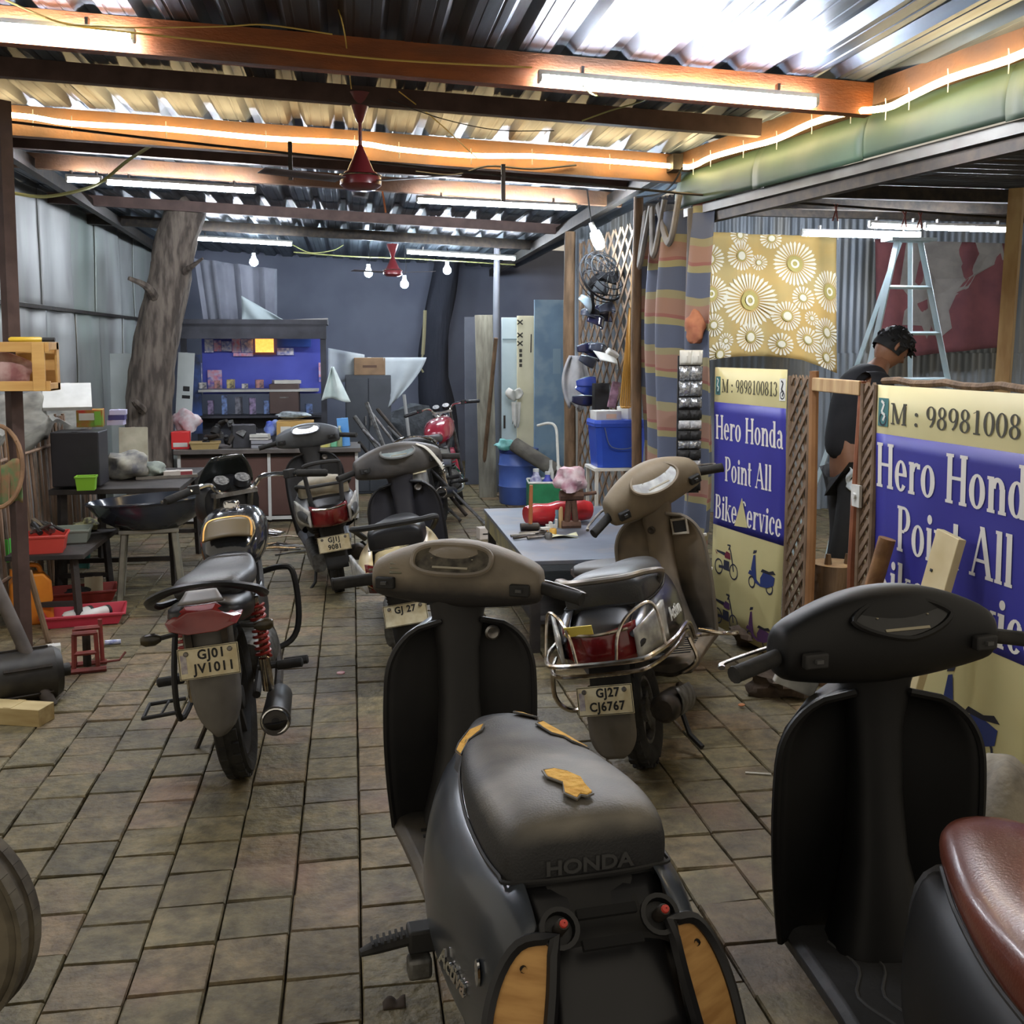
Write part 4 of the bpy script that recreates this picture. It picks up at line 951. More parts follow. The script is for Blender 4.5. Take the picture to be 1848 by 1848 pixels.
stand(t, A, B, 0.18, 0.87, 0.0, 'mid')
m = MB(); m.box((0.19, 0.975, 0.90), (0.06, 0.03, 0.02)); m.build('headlamp_edge', CLEAR, t, bevel=0.004)
m = MB(); m.box((-0.16, 0.985, 0.845), (0.10, 0.02, 0.05), (0, 0.4, 0)); m.build('headlamp_edge', CLEAR, t, bevel=0.004)

# ---- dark scooter with chrome bumper, plate GJ27 CJ6767
DUSTS = M('very_dusty_black', (56, 53, 49), 0.75, c2=(142, 126, 104), scale=2.4, mix=(0.42, 0.68), c3=(48, 46, 44), s3=3.2)
TANC = M('bare_tan_cowl', (136, 122, 100), 0.65, c2=(112, 100, 82), scale=5, bump=0.1)
LE = rad(11)
t, hb, seat, ls = scooter('scooter', 'dusty dark scooter with chrome bumper and plate GJ27 CJ6767', dict(body=M('graphite_paint', (46, 48, 52), 0.28, 0.3, c2=(36, 38, 42), scale=3, coat=0.3), seat=M('seat_grey_black', (44, 44, 45), 0.4, c2=(60, 59, 57), scale=8, bump=0.1, bscale=150), cowl=TANC, shield=DUSTS, floor=DUSTS, column=DUSTS, apron=False, ignition=False, steer=0.62, cowl_tilt=16, dash=CLEAR, dash_size=(0.12, 0.06, 2.0), dash_tilt=34, lamp_w=0.135,
    plate=[('GJ27', 0.024, 0.012), ('CJ6767', -0.022, 0.006)], flap2=M('dusty_flap', (112, 104, 92), 0.7, c2=(90, 84, 74), scale=8), rail='wide', rail_mat=M('silver_rail', (170, 164, 156), 0.35, 0.7, c2=(140, 134, 126), scale=6), bumper=CHROMED, badge=(1, 'Activa', WHITE), badge_pos=(0.216, -0.06, 0.60), badge_rot=(rad(-14), 0, rad(86)), cowl_k=1.05, plate_loc=(0, -0.445, 0.40), rim=M('grey_edge', (112, 104, 92), 0.6)))
A = gp(1092, 1262, 0.40, LE); B = gp(1128, 890, 0.97, LE)
d_ = Matrix.Rotation(rad(-3), 3, 'Z') @ (B-A).normalized(); B = A+d_*1.3
stand(t, A, B, -0.43, 0.87, LE)
m = MB(); m.box((-0.055, -0.425, 0.645), (0.10, 0.004, 0.035), (0.2, 0, 0)); m.build('yellow_sticker', M('yellow_sticker', (226, 206, 96), 0.6), t, smooth=0)
hb.rotation_euler.y = rad(-14); hb.scale = (1.0, 1.15, 1.25)
m = MB(); m.tube([(0.075, 0.885, 0.745), (0.145, 0.875, 0.745), (0.145, 0.88, 0.81), (0.075, 0.89, 0.81)], 0.009, 5, close=True); so = m.build('socket_frame', M('dusty_frame', (150, 140, 124), 0.7), t)
m = MB(); m.box((0.11, 0.895, 0.778), (0.06, 0.02, 0.055)); m.build('socket', BLKM, so, bevel=0.004)
m = MB(); m.lathe([(0.018, 0), (0.018, 0.01), (0.012, 0.012), (0.001, 0.006)], 14, 'y'); m.v = [Vector((v.x, -v.y, v.z)) for v in m.v]; m.f = [f[::-1] for f in m.f]; m.build('key_lock', DKMET, t, loc=(-0.02, 0.868, 0.78))
for z in (0.56, 0.72):
    m = MB(); m.box((0.205, 0.905, z), (0.035, 0.012, 0.014)); m.build('shield_clip', PAPER, t, bevel=0.003)

# ---- scooter with a black hoop, plate GJ1J 9081
LE = rad(8)
t, hb, seat, ls = scooter('scooter', 'grey scooter with upright black hoop and plate GJ1J 9081 before the counter', dict(body=M('grey_scooter', (84, 86, 88), 0.4, 0.2, c2=(62, 62, 64), scale=5), seat=M('pale_seat', (150, 140, 116), 0.6, c2=(110, 102, 86), scale=8), cowl=M('grey_cowl', (92, 96, 100), 0.4, c2=(70, 72, 76), scale=8), shield=M('grey_shield', (72, 74, 78), 0.5, c2=(54, 55, 58), scale=5), steer=-0.22, plate=[('GJ1J', 0.024, 0.0), ('9081', -0.022, 0.0)], rail='hoop', dash=CLEAR, plate_ind=False, lamp_w=0.12))
A = gp(612, 1066, 0.0, LE); B = gp(552, 778, 0.97, LE); d_ = (B-A).normalized(); B = A+d_*0.9
stand(t, A, B, 0.0, 0.9, LE)
# ---- cream scooter behind the foreground scooter
LE = rad(9)
CREAM = M('cream_paint', (214, 196, 150), 0.32, c2=(196, 176, 128), scale=4, coat=0.2)
t, hb, seat, ls = scooter('scooter', 'cream scooter with black leg shield half hidden behind the nearest scooter', dict(body=CREAM, trim=CREAM, seat_scale=0.86, seat=BLK, cowl=M('dark_cowl', (62, 60, 60), 0.5, c2=(84, 80, 76), scale=8), shield=M('navy_black', (38, 38, 44), 0.5, c2=(48, 47, 52), scale=4), steer=0.25, plate=[('GJ 27', 0.022, 0.0)], rail='low', dash=M('sky_glass', (168, 184, 188), 0.12, c2=(120, 134, 138), scale=10), dash_size=(0.10, 0.055, 2.0), dash_tilt=34, bezel=M('bezel_grey', (120, 122, 122), 0.4), plate_ind=False, cowl_k=1.1))
A = gp(732, 1106, 0.40, LE); B = gp(712, 828, 0.99, LE); d_ = (B-A).normalized(); B = A+d_*1.3
stand(t, A, B, -0.40, 0.9, LE)
m = MB(); m.tube([(0.12, -0.04, 0.085), (0.17, -0.07, 0.05), (0.22, -0.09, -0.03), (0.24, -0.09, -0.08)], [0.014, 0.02, 0.024, 0.02], 8, 4, flat=0.35); m.build('white_strap', PAPER, hb)
# ---- motorcycle GJ01 JV1011
LE = rad(6)
t = motorcycle('motorcycle', 'black motorcycle with red tail lamp, red springs and plate GJ01 JV1011', dict(tank=M('black_gloss_tank', (40, 42, 46), 0.12, 0.3, c2=(60, 62, 66), scale=2, coat=0.8), tank_pad=M('brown_pad', (96, 82, 56), 0.5), steer=0.50, plate=[('GJ01', 0.026, 0.01), ('JV1011', -0.022, 0.016)], guard=True, plate_h=0.108))
A = gp(374, 1187, 0.575, LE); B = gp(395, 893, 1.02, LE); d_ = (B-A).normalized(); B = A+d_*1.33
stand(t, A, B, -0.43, 0.9, LE); t.scale = (1, 0.92, 0.97)
# ---- red motorcycle at the back
LE = rad(12)
t = motorcycle('motorcycle', 'small red tank motorcycle standing in front of the leaning planks', dict(tank=M('red_tank', (158, 46, 62), 0.18, c2=(134, 34, 50), scale=3, coat=0.6), tail=M('chrome_grey_tail', (150, 150, 150), 0.3, 0.5), steer=0.30, plate=[('GJ2CK', 0.024, 0.0), ('1753', -0.022, 0.0)], lamp='oval', fairing=False, rail_mat=CHROME, exh=CHROME, muff=BLK, plate_ind=False, spring=CHROME, grip=BLK, fender=M('silver_fender', (140, 140, 138), 0.35, 0.6)))
A = CO+(ray(793, 700))*9.3; B = CO+(ray(848, 700))*10.55; A.z = B.z = 0
stand(t, A, B, 0.0, 1.26, LE)
# ================================================================ right side: eave gutter, fence with posters, side shed
GREENG = M('green_gutter', (58, 80, 60), 0.6, c2=(48, 68, 56), scale=4, c3=(76, 90, 74), s3=2, world_co=True)
gt = thing('gutter', 'green curved gutter sheet hanging under the slanting eave', 'gutter', (EA.x, EA.y, 2.6))
n_in = Vector((ED.y, -ED.x, 0)); n_in = n_in if n_in.dot(Vector((-1, 0, 0))) > 0 else -n_in
def wpart(m, name, mat, par, **k):
    o = m.build(name, mat, None, **k); o.parent = par; o.matrix_parent_inverse = Matrix.Translation(-Vector(par.location)); return o
for i in range(4):
    a0, a1 = -0.05+0.85*i, 0.84+0.85*i
    def gf(a, b, a0=a0, a1=a1, i=i):
        s_ = a0+(a1-a0)*a; g = PI*0.62*b; r = 0.16+0.004*(i % 2)
        p = Vector((EA.x, EA.y, 0))+ED*s_+n_in*(-0.06+0.5*r*math.sin(g)); p.z = 2.655-r*(1-math.cos(g)); return p
    m = MB(); m.grid(gf, 14, 12); wpart(m, 'gutter_section', GREENG, gt, smooth=60, solid=0.004)
p0 = Vector((EA.x, EA.y, 2.41))-n_in*0.06; p1 = Vector((EB.x, EB.y, 2.41))+ED*1.2-n_in*0.06
rail(p0, p1, 0.10, 0.05, M('grey_zinc_rail', (112, 112, 108), 0.5, 0.5, c2=(90, 88, 84), scale=4), 'beam', shed)
rail(p0-Vector((0, 0, 0.055)), p1-Vector((0, 0, 0.055)), 0.05, 0.05, DKMET, 'beam', shed)

# ---- lettering for the posters: a condensed bold serif drawn stroke by stroke
def glyph(ch):
    B, R, W = [], [], 0.62           # bars (x0,y0,x1,y1,w) , rings (cx,cy,rx,ry,a0,a1,tx,ty), advance
    t, n, xh = 0.18, 0.065, 0.69
    def stem(x, y0, y1, w=t): B.append((x, y0, x, y1, w))
    def hb(x0, x1, y, w=n): B.append((x0, y, x1, y, w))
    def ser(x, y, h=0.14): hb(x-h, x+h, y+(n/2 if y == 0 else -n/2))
    if ch == 'H':
        W = 0.86
        for x in (0.17, 0.67): stem(x, 0, 1); ser(x, 0); ser(x, 1)
        hb(0.17, 0.67, 0.52, 0.07)
    elif ch == 'e': R.append((0.29, xh/2, 0.27, xh/2, 0, 322, t, 0.06)); hb(0.1, 0.54, 0.37); W = 0.60
    elif ch == 'r': W = 0.52; stem(0.16, 0, xh); ser(0.16, 0); hb(0.03, 0.16, xh-n/2); R.append((0.36, xh-0.2, 0.2, 0.2, 40, 180, 0.12, 0.08)); B.append((0.44, xh-0.13, 0.44, xh-0.02, 0.13))
    elif ch == 'o': R.append((0.30, xh/2, 0.28, xh/2, 0, 360, t, 0.06)); W = 0.62
    elif ch == 'n':
        W = 0.70; stem(0.16, 0, xh); stem(0.53, 0, xh-0.2); ser(0.16, 0, 0.13); ser(0.53, 0, 0.13); hb(0.02, 0.16, xh-n/2); R.append((0.37, xh-0.22, 0.237, 0.22, 0, 180, t, 0.09))
    elif ch == 'd': W = 0.66; R.append((0.29, xh/2, 0.27, xh/2, 0, 360, t, 0.06)); stem(0.48, 0, 1.0); hb(0.34, 0.48, 1-n/2); hb(0.48, 0.63, n/2)
    elif ch == 'a': W = 0.60; R.append((0.25, 0.19, 0.22, 0.19, 0, 360, 0.13, 0.06)); stem(0.42, 0.05, xh-0.17); R.append((0.28, xh-0.2, 0.217, 0.2, 0, 165, t, 0.07)); hb(0.42, 0.57, n/2)
    elif ch == 'P': W = 0.68; stem(0.17, 0, 1); ser(0.17, 0); hb(0.03, 0.36, 1-n/2); hb(0.2, 0.36, 0.45); R.append((0.34, 0.725, 0.29, 0.275, -90, 90, t, 0.06))
    elif ch == 'i': W = 0.34; stem(0.17, 0, xh); ser(0.17, 0, 0.13); hb(0.04, 0.17, xh-n/2); R.append((0.17, 0.87, 0.1, 0.1, 0, 360, 0.099, 0.099))
    elif ch == 't': W = 0.40; stem(0.17, 0.1, 0.92); hb(0.02, 0.36, xh-n/2); R.append((0.27, 0.13, 0.178, 0.13, 180, 300, 0.13, 0.05))
    elif ch == 'A': W = 0.84; B.append((0.08, 0, 0.40, 1, 0.075)); B.append((0.40, 1, 0.70, 0, 0.17)); hb(0.2, 0.62, 0.33); ser(0.09, 0, 0.11); ser(0.70, 0, 0.14)
    elif ch == 'l': W = 0.34; stem(0.17, 0, 1); ser(0.17, 0, 0.13); hb(0.04, 0.17, 1-n/2)
    elif ch == 'B': W = 0.72; stem(0.17, 0, 1); hb(0.03, 0.36, 1-n/2); hb(0.03, 0.36, n/2); hb(0.2, 0.4, 0.52); R.append((0.34, 0.755, 0.25, 0.245, -90, 90, t, 0.06)); R.append((0.36, 0.265, 0.29, 0.265, -90, 90, t, 0.06))
    elif ch == 'k': W = 0.68; stem(0.16, 0, 1); ser(0.16, 0, 0.13); hb(0.03, 0.16, 1-n/2); B.append((0.2, 0.27, 0.5, xh-0.02, 0.06)); B.append((0.3, 0.4, 0.56, 0, 0.15)); hb(0.4, 0.64, xh-n/2); ser(0.56, 0, 0.11)
    elif ch == 'S': W = 0.60; R.append((0.29, 0.745, 0.24, 0.255, 20, 255, 0.13, 0.065)); R.append((0.29, 0.265, 0.25, 0.265, -160, 75, 0.13, 0.065)); B.append((0.2, 0.58, 0.40, 0.43, 0.15))
    elif ch == 'v': W = 0.60; B.append((0.12, xh, 0.31, 0, 0.15)); B.append((0.31, 0, 0.48, xh, 0.065)); ser(0.12, xh, 0.11); ser(0.48, xh, 0.1)
    elif ch == 'c': W = 0.54; R.append((0.29, xh/2, 0.27, xh/2, 50, 315, t, 0.06)); R.append((0.42, xh-0.17, 0.08, 0.08, 0, 360, 0.079, 0.079))
    elif ch == 'M': W = 1.0; stem(0.16, 0, 1, 0.06); stem(0.82, 0, 1, 0.15); B.append((0.16, 1, 0.48, 0.05, 0.15)); B.append((0.48, 0.05, 0.80, 1, 0.055)); ser(0.16, 0, 0.11); ser(0.82, 0, 0.14); hb(0.03, 0.2, 1-n/2); hb(0.8, 0.96, 1-n/2)
    elif ch == ':': W = 0.3; [R.append((0.15, y, 0.085, 0.085, 0, 360, 0.084, 0.084)) for y in (0.1, 0.56)]
    elif ch == '0': R.append((0.28, 0.5, 0.25, 0.5, 0, 360, 0.125, 0.055)); W = 0.56
    elif ch == '1': stem(0.3, 0, 1, 0.125); ser(0.3, 0, 0.16); B.append((0.12, 0.86, 0.3, 0.97, 0.06)); W = 0.56
    elif ch == '3': R.append((0.25, 0.75, 0.22, 0.25, -75, 160, 0.12, 0.055)); R.append((0.24, 0.265, 0.25, 0.265, -160, 80, 0.12, 0.055)); W = 0.56
    elif ch == '8': R.append((0.28, 0.75, 0.2, 0.25, 0, 360, 0.105, 0.055)); R.append((0.28, 0.265, 0.24, 0.265, 0, 360, 0.12, 0.055)); W = 0.56
    elif ch == '9': R.append((0.28, 0.69, 0.24, 0.31, 0, 360, 0.12, 0.055)); R.append((0.13, 0.62, 0.39, 0.62, -68, 15, 0.12, 0.07)); W = 0.56
    elif ch == ' ': W = 0.34
    return B, R, W
def word(txt, h, w=None):
    """flat letters: list of quads in 2-D, centred, cap height h; squeezed to width w"""
    Q = []; x = 0
    for ch in txt:
        B, R, W = glyph(ch)
        for x0, y0, x1, y1, wd in B:
            d = Vector((x1-x0, y1-y0)); L_ = d.length
            if abs(d.y) > 1e-6 and abs(d.x) > 1e-6: nv = Vector((wd/2, 0))
            else: nv = Vector((-d.y, d.x))/L_*wd/2
            Q.append([(x+x0-nv.x, y0-nv.y), (x+x1-nv.x, y1-nv.y), (x+x1+nv.x, y1+nv.y), (x+x0+nv.x, y0+nv.y)])
        for cx, cy, rx, ry, a0, a1, tx, ty in R:
            N_ = max(6, int(abs(a1-a0)/18))
            for i in range(N_):
                g0, g1 = math.radians(a0+(a1-a0)*i/N_), math.radians(a0+(a1-a0)*(i+1)/N_)
                Q.append([(x+cx+rx*math.cos(g0), cy+ry*math.sin(g0)), (x+cx+rx*math.cos(g1), cy+ry*math.sin(g1)), (x+cx+(rx-tx)*math.cos(g1), cy+(ry-ty)*math.sin(g1)), (x+cx+(rx-tx)*math.cos(g0), cy+(ry-ty)*math.sin(g0))])
        x += W
    kx = (w/x) if w else h
    return [[((px-x/2)*kx, py*h) for px, py in q] for q in Q]

POSTY = M('poster_yellow', (202, 192, 140), 0.55, c2=(188, 178, 126), scale=2)
POSTB = M('poster_blue', (48, 46, 140), 0.5, c2=(56, 56, 152), scale=2)
PWHITE = M('poster_white', (226, 222, 214), 0.6)
PINK = M('poster_ink', (60, 56, 40), 0.6)
def flat(quads, name, mat, par, S_, lift, x0=0.0, y0=0.0, sx=1.0, sy=1.0):
    m = MB()
    for q in quads:
        m.add([S_(x0+px*sx, y0+py*sy, lift) for px, py in q], [tuple(range(len(q)))])
    # face towards the viewer
    return wpart(m, name, mat, par, smooth=0)
def ring2(cx, cy, r, w, n=18):
    return [[(cx+r*math.cos(2*PI*i/n), cy+r*math.sin(2*PI*i/n)), (cx+r*math.cos(2*PI*(i+1)/n), cy+r*math.sin(2*PI*(i+1)/n)), (cx+(r-w)*math.cos(2*PI*(i+1)/n), cy+(r-w)*math.sin(2*PI*(i+1)/n)), (cx+(r-w)*math.cos(2*PI*i/n), cy+(r-w)*math.sin(2*PI*i/n))] for i in range(n)]
def line2(P, w):
    Q = []
    for (a, b), (c, d) in zip(P, P[1:]):
        v = Vector((c-a, d-b)); L_ = max(1e-6, v.length); nx, ny = -v.y/L_*w/2, v.x/L_*w/2
        Q.append([(a-nx, b-ny), (c-nx, d-ny), (c+nx, d+ny), (a+nx, b+ny)])
    return Q
def print_scooter(par, S_, x0, y0, k, flip, bodym, seatm):
    f = -1 if flip else 1; g = lambda P: [(p[0]*f, p[1]) for p in P]
    DK = M('print_dark', (38, 40, 58), 0.6)
    wh = ring2(-0.55*f, -0.45, 0.22, 0.06)+ring2(0.55*f, -0.45, 0.22, 0.06)+[g([(-0.55, 0.55), (-0.35, 0.62), (-0.3, 0.72), (-0.5, 0.68)])]
    flat(wh, 'printed_wheel', DK, par, S_, 0.0022, x0, y0, k, k)
    b = [g([(-0.62, 0.0), (-0.5, 0.5), (-0.38, 0.55), (-0.32, 0.1), (-0.25, -0.3), (0.0, -0.42), (0.0, -0.5), (-0.35, -0.42), (-0.5, -0.2)]), g([(0.0, -0.5), (-0.02, -0.2), (0.15, 0.02), (0.5, 0.05), (0.85, -0.02), (0.8, -0.3), (0.45, -0.45)]), g([(-0.8, -0.2), (-0.7, -0.05), (-0.5, -0.08), (-0.4, -0.25), (-0.62, -0.22)])]
    flat(b, 'printed_body', bodym, par, S_, 0.0030, x0, y0, k, k)
    flat([g([(0.0, 0.02), (0.1, 0.14), (0.5, 0.12), (0.75, 0.2), (0.9, 0.1), (0.5, 0.03)])], 'printed_seat', seatm, par, S_, 0.0036, x0, y0, k, k)
def print_bike(par, S_, x0, y0, k, flip, tankm):
    f = -1 if flip else 1; g = lambda P: [(p[0]*f, p[1]) for p in P]
    DK = M('print_dark', (38, 40, 58), 0.6)
    q = ring2(-0.6*f, -0.4, 0.33, 0.06)+ring2(0.6*f, -0.4, 0.33, 0.06)+line2(g([(-0.6, -0.4), (-0.35, 0.35), (-0.2, 0.55)]), 0.08)+line2(g([(0.6, -0.4), (0.1, -0.35), (-0.2, -0.35)]), 0.12)+[g([(-0.25, -0.45), (0.2, -0.45), (0.2, -0.05), (-0.25, -0.05)]), g([(0.1, 0.12), (0.75, 0.18), (0.85, 0.26), (0.1, 0.26)])]+line2(g([(-0.15, 0.42), (-0.3, 0.62), (-0.05, 0.6)]), 0.06)
    flat(q, 'printed_frame', DK, par, S_, 0.0022, x0, y0, k, k)
    flat([g([(-0.35, 0.05), (-0.3, 0.3), (0.0, 0.34), (0.15, 0.15), (0.1, 0.05)]), g([(0.7, 0.1), (0.95, 0.28), (0.8, 0.1)])], 'printed_tank', tankm, par, S_, 0.0030, x0, y0, k, k)
def poster(base_l, base_r, z0, z1, label, hd, blue, lines, wav, pics, icons):
    L0, R0 = Vector(base_l), Vector(base_r); d = R0-L0; W_ = d.length; ux = d.normalized(); nrm = Vector((ux.y, -ux.x, 0))
    if nrm.dot(CO-L0) < 0: nrm = -nrm
    H_ = z1-z0
    t = thing('poster', label, 'poster', L0+Vector((0, 0, z0)))
    def S_(x, y, lift):                # x in [-W/2, W/2], y in [0, H] from the bottom
        p = L0+ux*(x+W_/2)+Vector((0, 0, z0+y)); b = y/H_
        return p+nrm*(lift+wav*math.sin(x*7+y*3)*0.5+wav*math.sin(y*6))
    def strip(y0, y1, name, mat, th, lift):
        m = MB(); m.grid(lambda a, b: S_((a-0.5)*W_, y0+(y1-y0)*b, lift), 12, 12); return wpart(m, name, mat, t, smooth=60, solid=th, soff=0)
    strip(0, H_, 'poster_sheet', POSTY, 0.002, 0.0)
    yb0, yb1 = H_*blue[0], H_*blue[1]
    strip(yb0, yb1, 'blue_field', POSTB, 0.0004, 0.0018)
    flat([[(px+x, py+y) for px, py in q] for q in word('M : 9898100813', hd[1], hd[2]) for x, y in (hd[0],)], 'phone_number', PINK, t, S_, 0.0030)
    for txt, h, w, y, x in lines:
        flat([[(px+x, py+y) for px, py in q] for q in word(txt, h, w)], 'lettering', PWHITE, t, S_, 0.0040)
    for (x, y, w, h, m1, m2, m3) in icons:
        flat([[(x-w/2, y-h/2), (x+w/2, y-h/2), (x+w/2, y+h/2), (x-w/2, y+h/2)]], 'logo', m1, t, S_, 0.0030)
        flat(line2([(x-w*.2, y+h*.4), (x+w*.1, y+h*.3), (x-w*.15, y), (x+w*.2, y-h*.1), (x, y-h*.3)], w*0.16), 'logo_mark', m2, t, S_, 0.0040)
        flat(ring2(x, y-h*.25, w*.38, w*.1), 'logo_ring', m3, t, S_, 0.0036)
    for f, a in pics: f(t, S_, *a)
    return t, S_, nrm, ux
PBLUE2 = M('print_blue', (44, 58, 112), 0.5); PRED = M('print_maroon', (110, 36, 56), 0.5); PGREY = M('print_grey', (120, 124, 130), 0.5); PPUR = M('print_purple', (84, 52, 92), 0.5)
IC1, IC2, IC3 = M('icon_teal', (62, 116, 116), 0.5), M('icon_white', (222, 222, 214), 0.5), M('icon_dark', (36, 36, 44), 0.5)
pl0 = G(1283, 1140); pl1 = G(1408, 1205)
t1, S1, N1, U1 = poster(pl0, pl1, 0.05, 1.50, 'narrow Hero Honda poster at the left end of the fence', ((0.0, 1.315), 0.072, 0.54), (0.395, 0.868),
    [('Hero Honda', 0.135, 0.66, 1.055, 0.0), ('Point All', 0.135, 0.46, 0.83, 0.0), ('Bike Service', 0.135, 0.66, 0.61, 0.0)], 0.004,
    [(print_bike, (-0.19, 0.40, 0.135, True, PRED)), (print_scooter, (0.16, 0.40, 0.15, False, PBLUE2, IC3)), (print_bike, (-0.19, 0.12, 0.14, True, PPUR)), (print_scooter, (0.14, 0.10, 0.14, False, PPUR, IC3))],
    [(-0.31, 1.35, 0.05, 0.10, IC1, IC2, IC3), (0.315, 1.35, 0.055, 0.11, IC2, IC3, IC3)])
m = MB(); m.prism([(-0.06, -0.06), (0.07, -0.05), (0.01, 0.10)], 0.002, S1(-0.05, 0.66, 0.006), U1, (0, 0, 1)); wpart(m, 'torn_flap', POSTY, t1, smooth=0)
pr0 = AY(1586, 698, 3.78); pr0 = Vector((pr0.x, pr0.y, 0)); pr1 = pr0+Vector((0.05, -0.98, 0))
t2, S2, N2, U2 = poster(pr0, pr1, 0.02, 1.46, 'larger Hero Honda poster at the right edge of the fence', ((0.04, 1.292), 0.082, 0.86), (0.40, 0.868),
    [('Hero Honda', 0.175, 0.96, 1.04, 0.0), ('Point All', 0.175, 0.66, 0.81, 0.0), ('Bike Service', 0.165, 0.95, 0.60, 0.0)], 0.004,
    [(print_scooter, (0.13, 0.33, 0.20, False, PBLUE2, IC3)), (print_bike, (-0.28, 0.35, 0.18, True, PRED)), (print_scooter, (0.14, 0.07, 0.13, False, PGREY, IC3)), (print_bike, (-0.28, 0.10, 0.15, True, PPUR))],
    [(-0.44, 1.335, 0.07, 0.11, IC1, IC2, IC3)])
# ---- lattice panels, posts and top rail of the fence
LATM = M('lattice_wood', (132, 110, 88), 0.8, c2=(104, 84, 66), scale=8, bump=0.3)
def lattice(a, b, z0, z1, label, nx, sw=0.022):
    a, b = Vector(a), Vector(b); ux = (b-a).normalized(); W_ = (b-a).length; nr = Vector((ux.y, -ux.x, 0))
    t = thing('lattice_panel', label, 'lattice', a+Vector((0, 0, z0))); H_ = z1-z0; st_ = W_/nx*1.0
    me_cache = {}
    for s in (1, -1):
        k0 = -int(H_/st_)-1
        for i in range(k0, nx+1):
            x0 = i*st_; P = []
            # line x = x0 + y clipped to the panel
            y0 = max(0, -x0); y1 = min(H_, W_-x0)
            if y1-y0 < 0.03: continue
            p = [(x0+y0, y0), (x0+y1, y1)]
            if s < 0: p = [(W_-q[0], q[1]) for q in p]
            A_ = a+ux*p[0][0]+Vector((0, 0, z0+p[0][1]))+nr*(0.004*s); B_ = a+ux*p[1][0]+Vector((0, 0, z0+p[1][1]))+nr*(0.004*s)
            dd = B_-A_; m = MB(); m.box((0, 0, 0), (sw, 0.006, dd.length)); o = m.build('slat', LATM, None, smooth=0)
            zax = dd.normalized(); yax = nr; xax = yax.cross(zax); o.parent = t
            o.matrix_parent_inverse = Matrix.Translation(-Vector(t.location))
            o.matrix_basis = Matrix(((xax.x, yax.x, zax.x, 0), (xax.y, yax.y, zax.y, 0), (xax.z, yax.z, zax.z, 0), (0, 0, 0, 1))); o.location = (A_+B_)/2
    for x in (0, W_):
        m = MB(); m.tube([a+ux*x+Vector((0, 0, z0)), a+ux*x+Vector((0, 0, z1))], 0.016, 8); wpart(m, 'edge_strip', LATM, t)
    return t
la0 = Vector((pl1.x, pl1.y, 0))+U1*0.03; la1 = la0+(pr0-la0).normalized()*0.26
fd_ = (pr0-la0).normalized()
lattice(la0, la1, 0.04, 1.47, 'wooden lattice strip between the narrow poster and the doorway', 3)
lb1 = Vector((pr0.x, pr0.y, 0))-fd_*0.01; lb0 = lb1-fd_*0.12
lattice(lb0, lb1, 0.04, 1.46, 'wooden lattice strip between the doorway and the larger poster', 2)
lattice(Vector((2.02, 7.1, 0)), Vector((1.95, 8.7, 0)), 0.1, 2.5, 'tall wooden lattice carrying helmet visors', 9, 0.03)
FP = M('bamboo_brown', (160, 116, 74), 0.7, c2=(128, 88, 54), scale=10, stretch=(1, 1, 0.4), bump=0.2)
def pole(P, r, mat, label, name='fence_post', cat='post', n=8, sm=3):
    m = MB(); m.tube(P, r, n, sm); return one(m, name, mat, label, cat)
q = la1+fd_*0.03; pole([(q.x, q.y, 0), (q.x+0.01, q.y, 0.7), (q.x, q.y, 1.50)], 0.022, FP, 'bamboo post on the left of the fence doorway')
q = lb0-fd_*0.03; pole([(q.x, q.y, 0), (q.x-0.015, q.y, 0.7), (q.x+0.01, q.y, 1.47)], 0.02, M('red_brown_pole', (150, 92, 62), 0.7, c2=(120, 70, 46), scale=10), 'reddish pole on the right of the fence doorway')
q0, q1 = la1+fd_*0.03, lb0-fd_*0.02; m = MB(); dd = q1-q0; m.box((0, 0, 0), (0.03, dd.length, 0.06)); o = m.build('lintel', WOODL, None, smooth=0, bevel=0.004); o.location = (q0+q1)/2+Vector((0, 0, 1.44)); o.rotation_euler = (0, 0, math.atan2(-dd.x, dd.y)); tag(o, 'pale timber lintel across the top of the fence doorway', 'beam')
m = MB(); P_ = [Vector((pr0.x, pr0.y, 1.475))+(pr1-pr0)*(i/10)+Vector((0.02, 0, 0.006*math.sin(i*2))) for i in range(11)]; m.tube(P_, 0.014, 7)
one(m, 'top_rail', WOODM, 'thin wooden top rail above the larger poster', 'rail')
q = lb0+Vector((-0.02, 0, 1.0)); m = MB(); m.box((q.x, q.y, q.z), (0.012, 0.07, 0.09)); m.lathe([(0.001, -0.012), (0.012, -0.012), (0.012, 0)], 10, 'x', (q.x-0.004, q.y, q.z)); one(m, 'socket_box', WHITE, 'small white socket plate on the doorway post', 'socket')

# ---- side shed: hanging cloths, stepladder, man
def hang(name, label, cat, fn, nu, nv, mat, th=0.003):
    o0 = Vector(fn(0.5, 0.0)); t = thing(name, label, cat, o0); m = MB(); m.grid(fn, nu, nv); wpart(m, 'cloth', mat, t, smooth=60, solid=th); return t
YF = 8.6
c00, c10, c01, c11 = AY(1262, 655, YF), AY(1516, 652, YF), AY(1262, 418, YF), AY(1512, 428, YF)
def fcloth(a, b, lift=0.0):
    bt = c00.lerp(c10, a); tp = c01.lerp(c11, a); p = bt.lerp(tp, b)
    sag = 0.055*math.sin(a*PI*1.15+0.25)*(1-b)-0.07*max(0, a-0.72)/0.28*(1-b)
    return p+Vector((0, -0.035*math.sin(a*11)*(1-0.3*b)-0.02*math.sin(a*23+b*2)-lift, sag))
fc = hang('flowered_cloth', 'ochre cloth printed with pale flower rosettes hung on the shed wall', 'cloth', fcloth, 40, 20, M('ochre_cloth', (168, 138, 78), 0.85, c2=(150, 132, 84), scale=3, world_co=True))
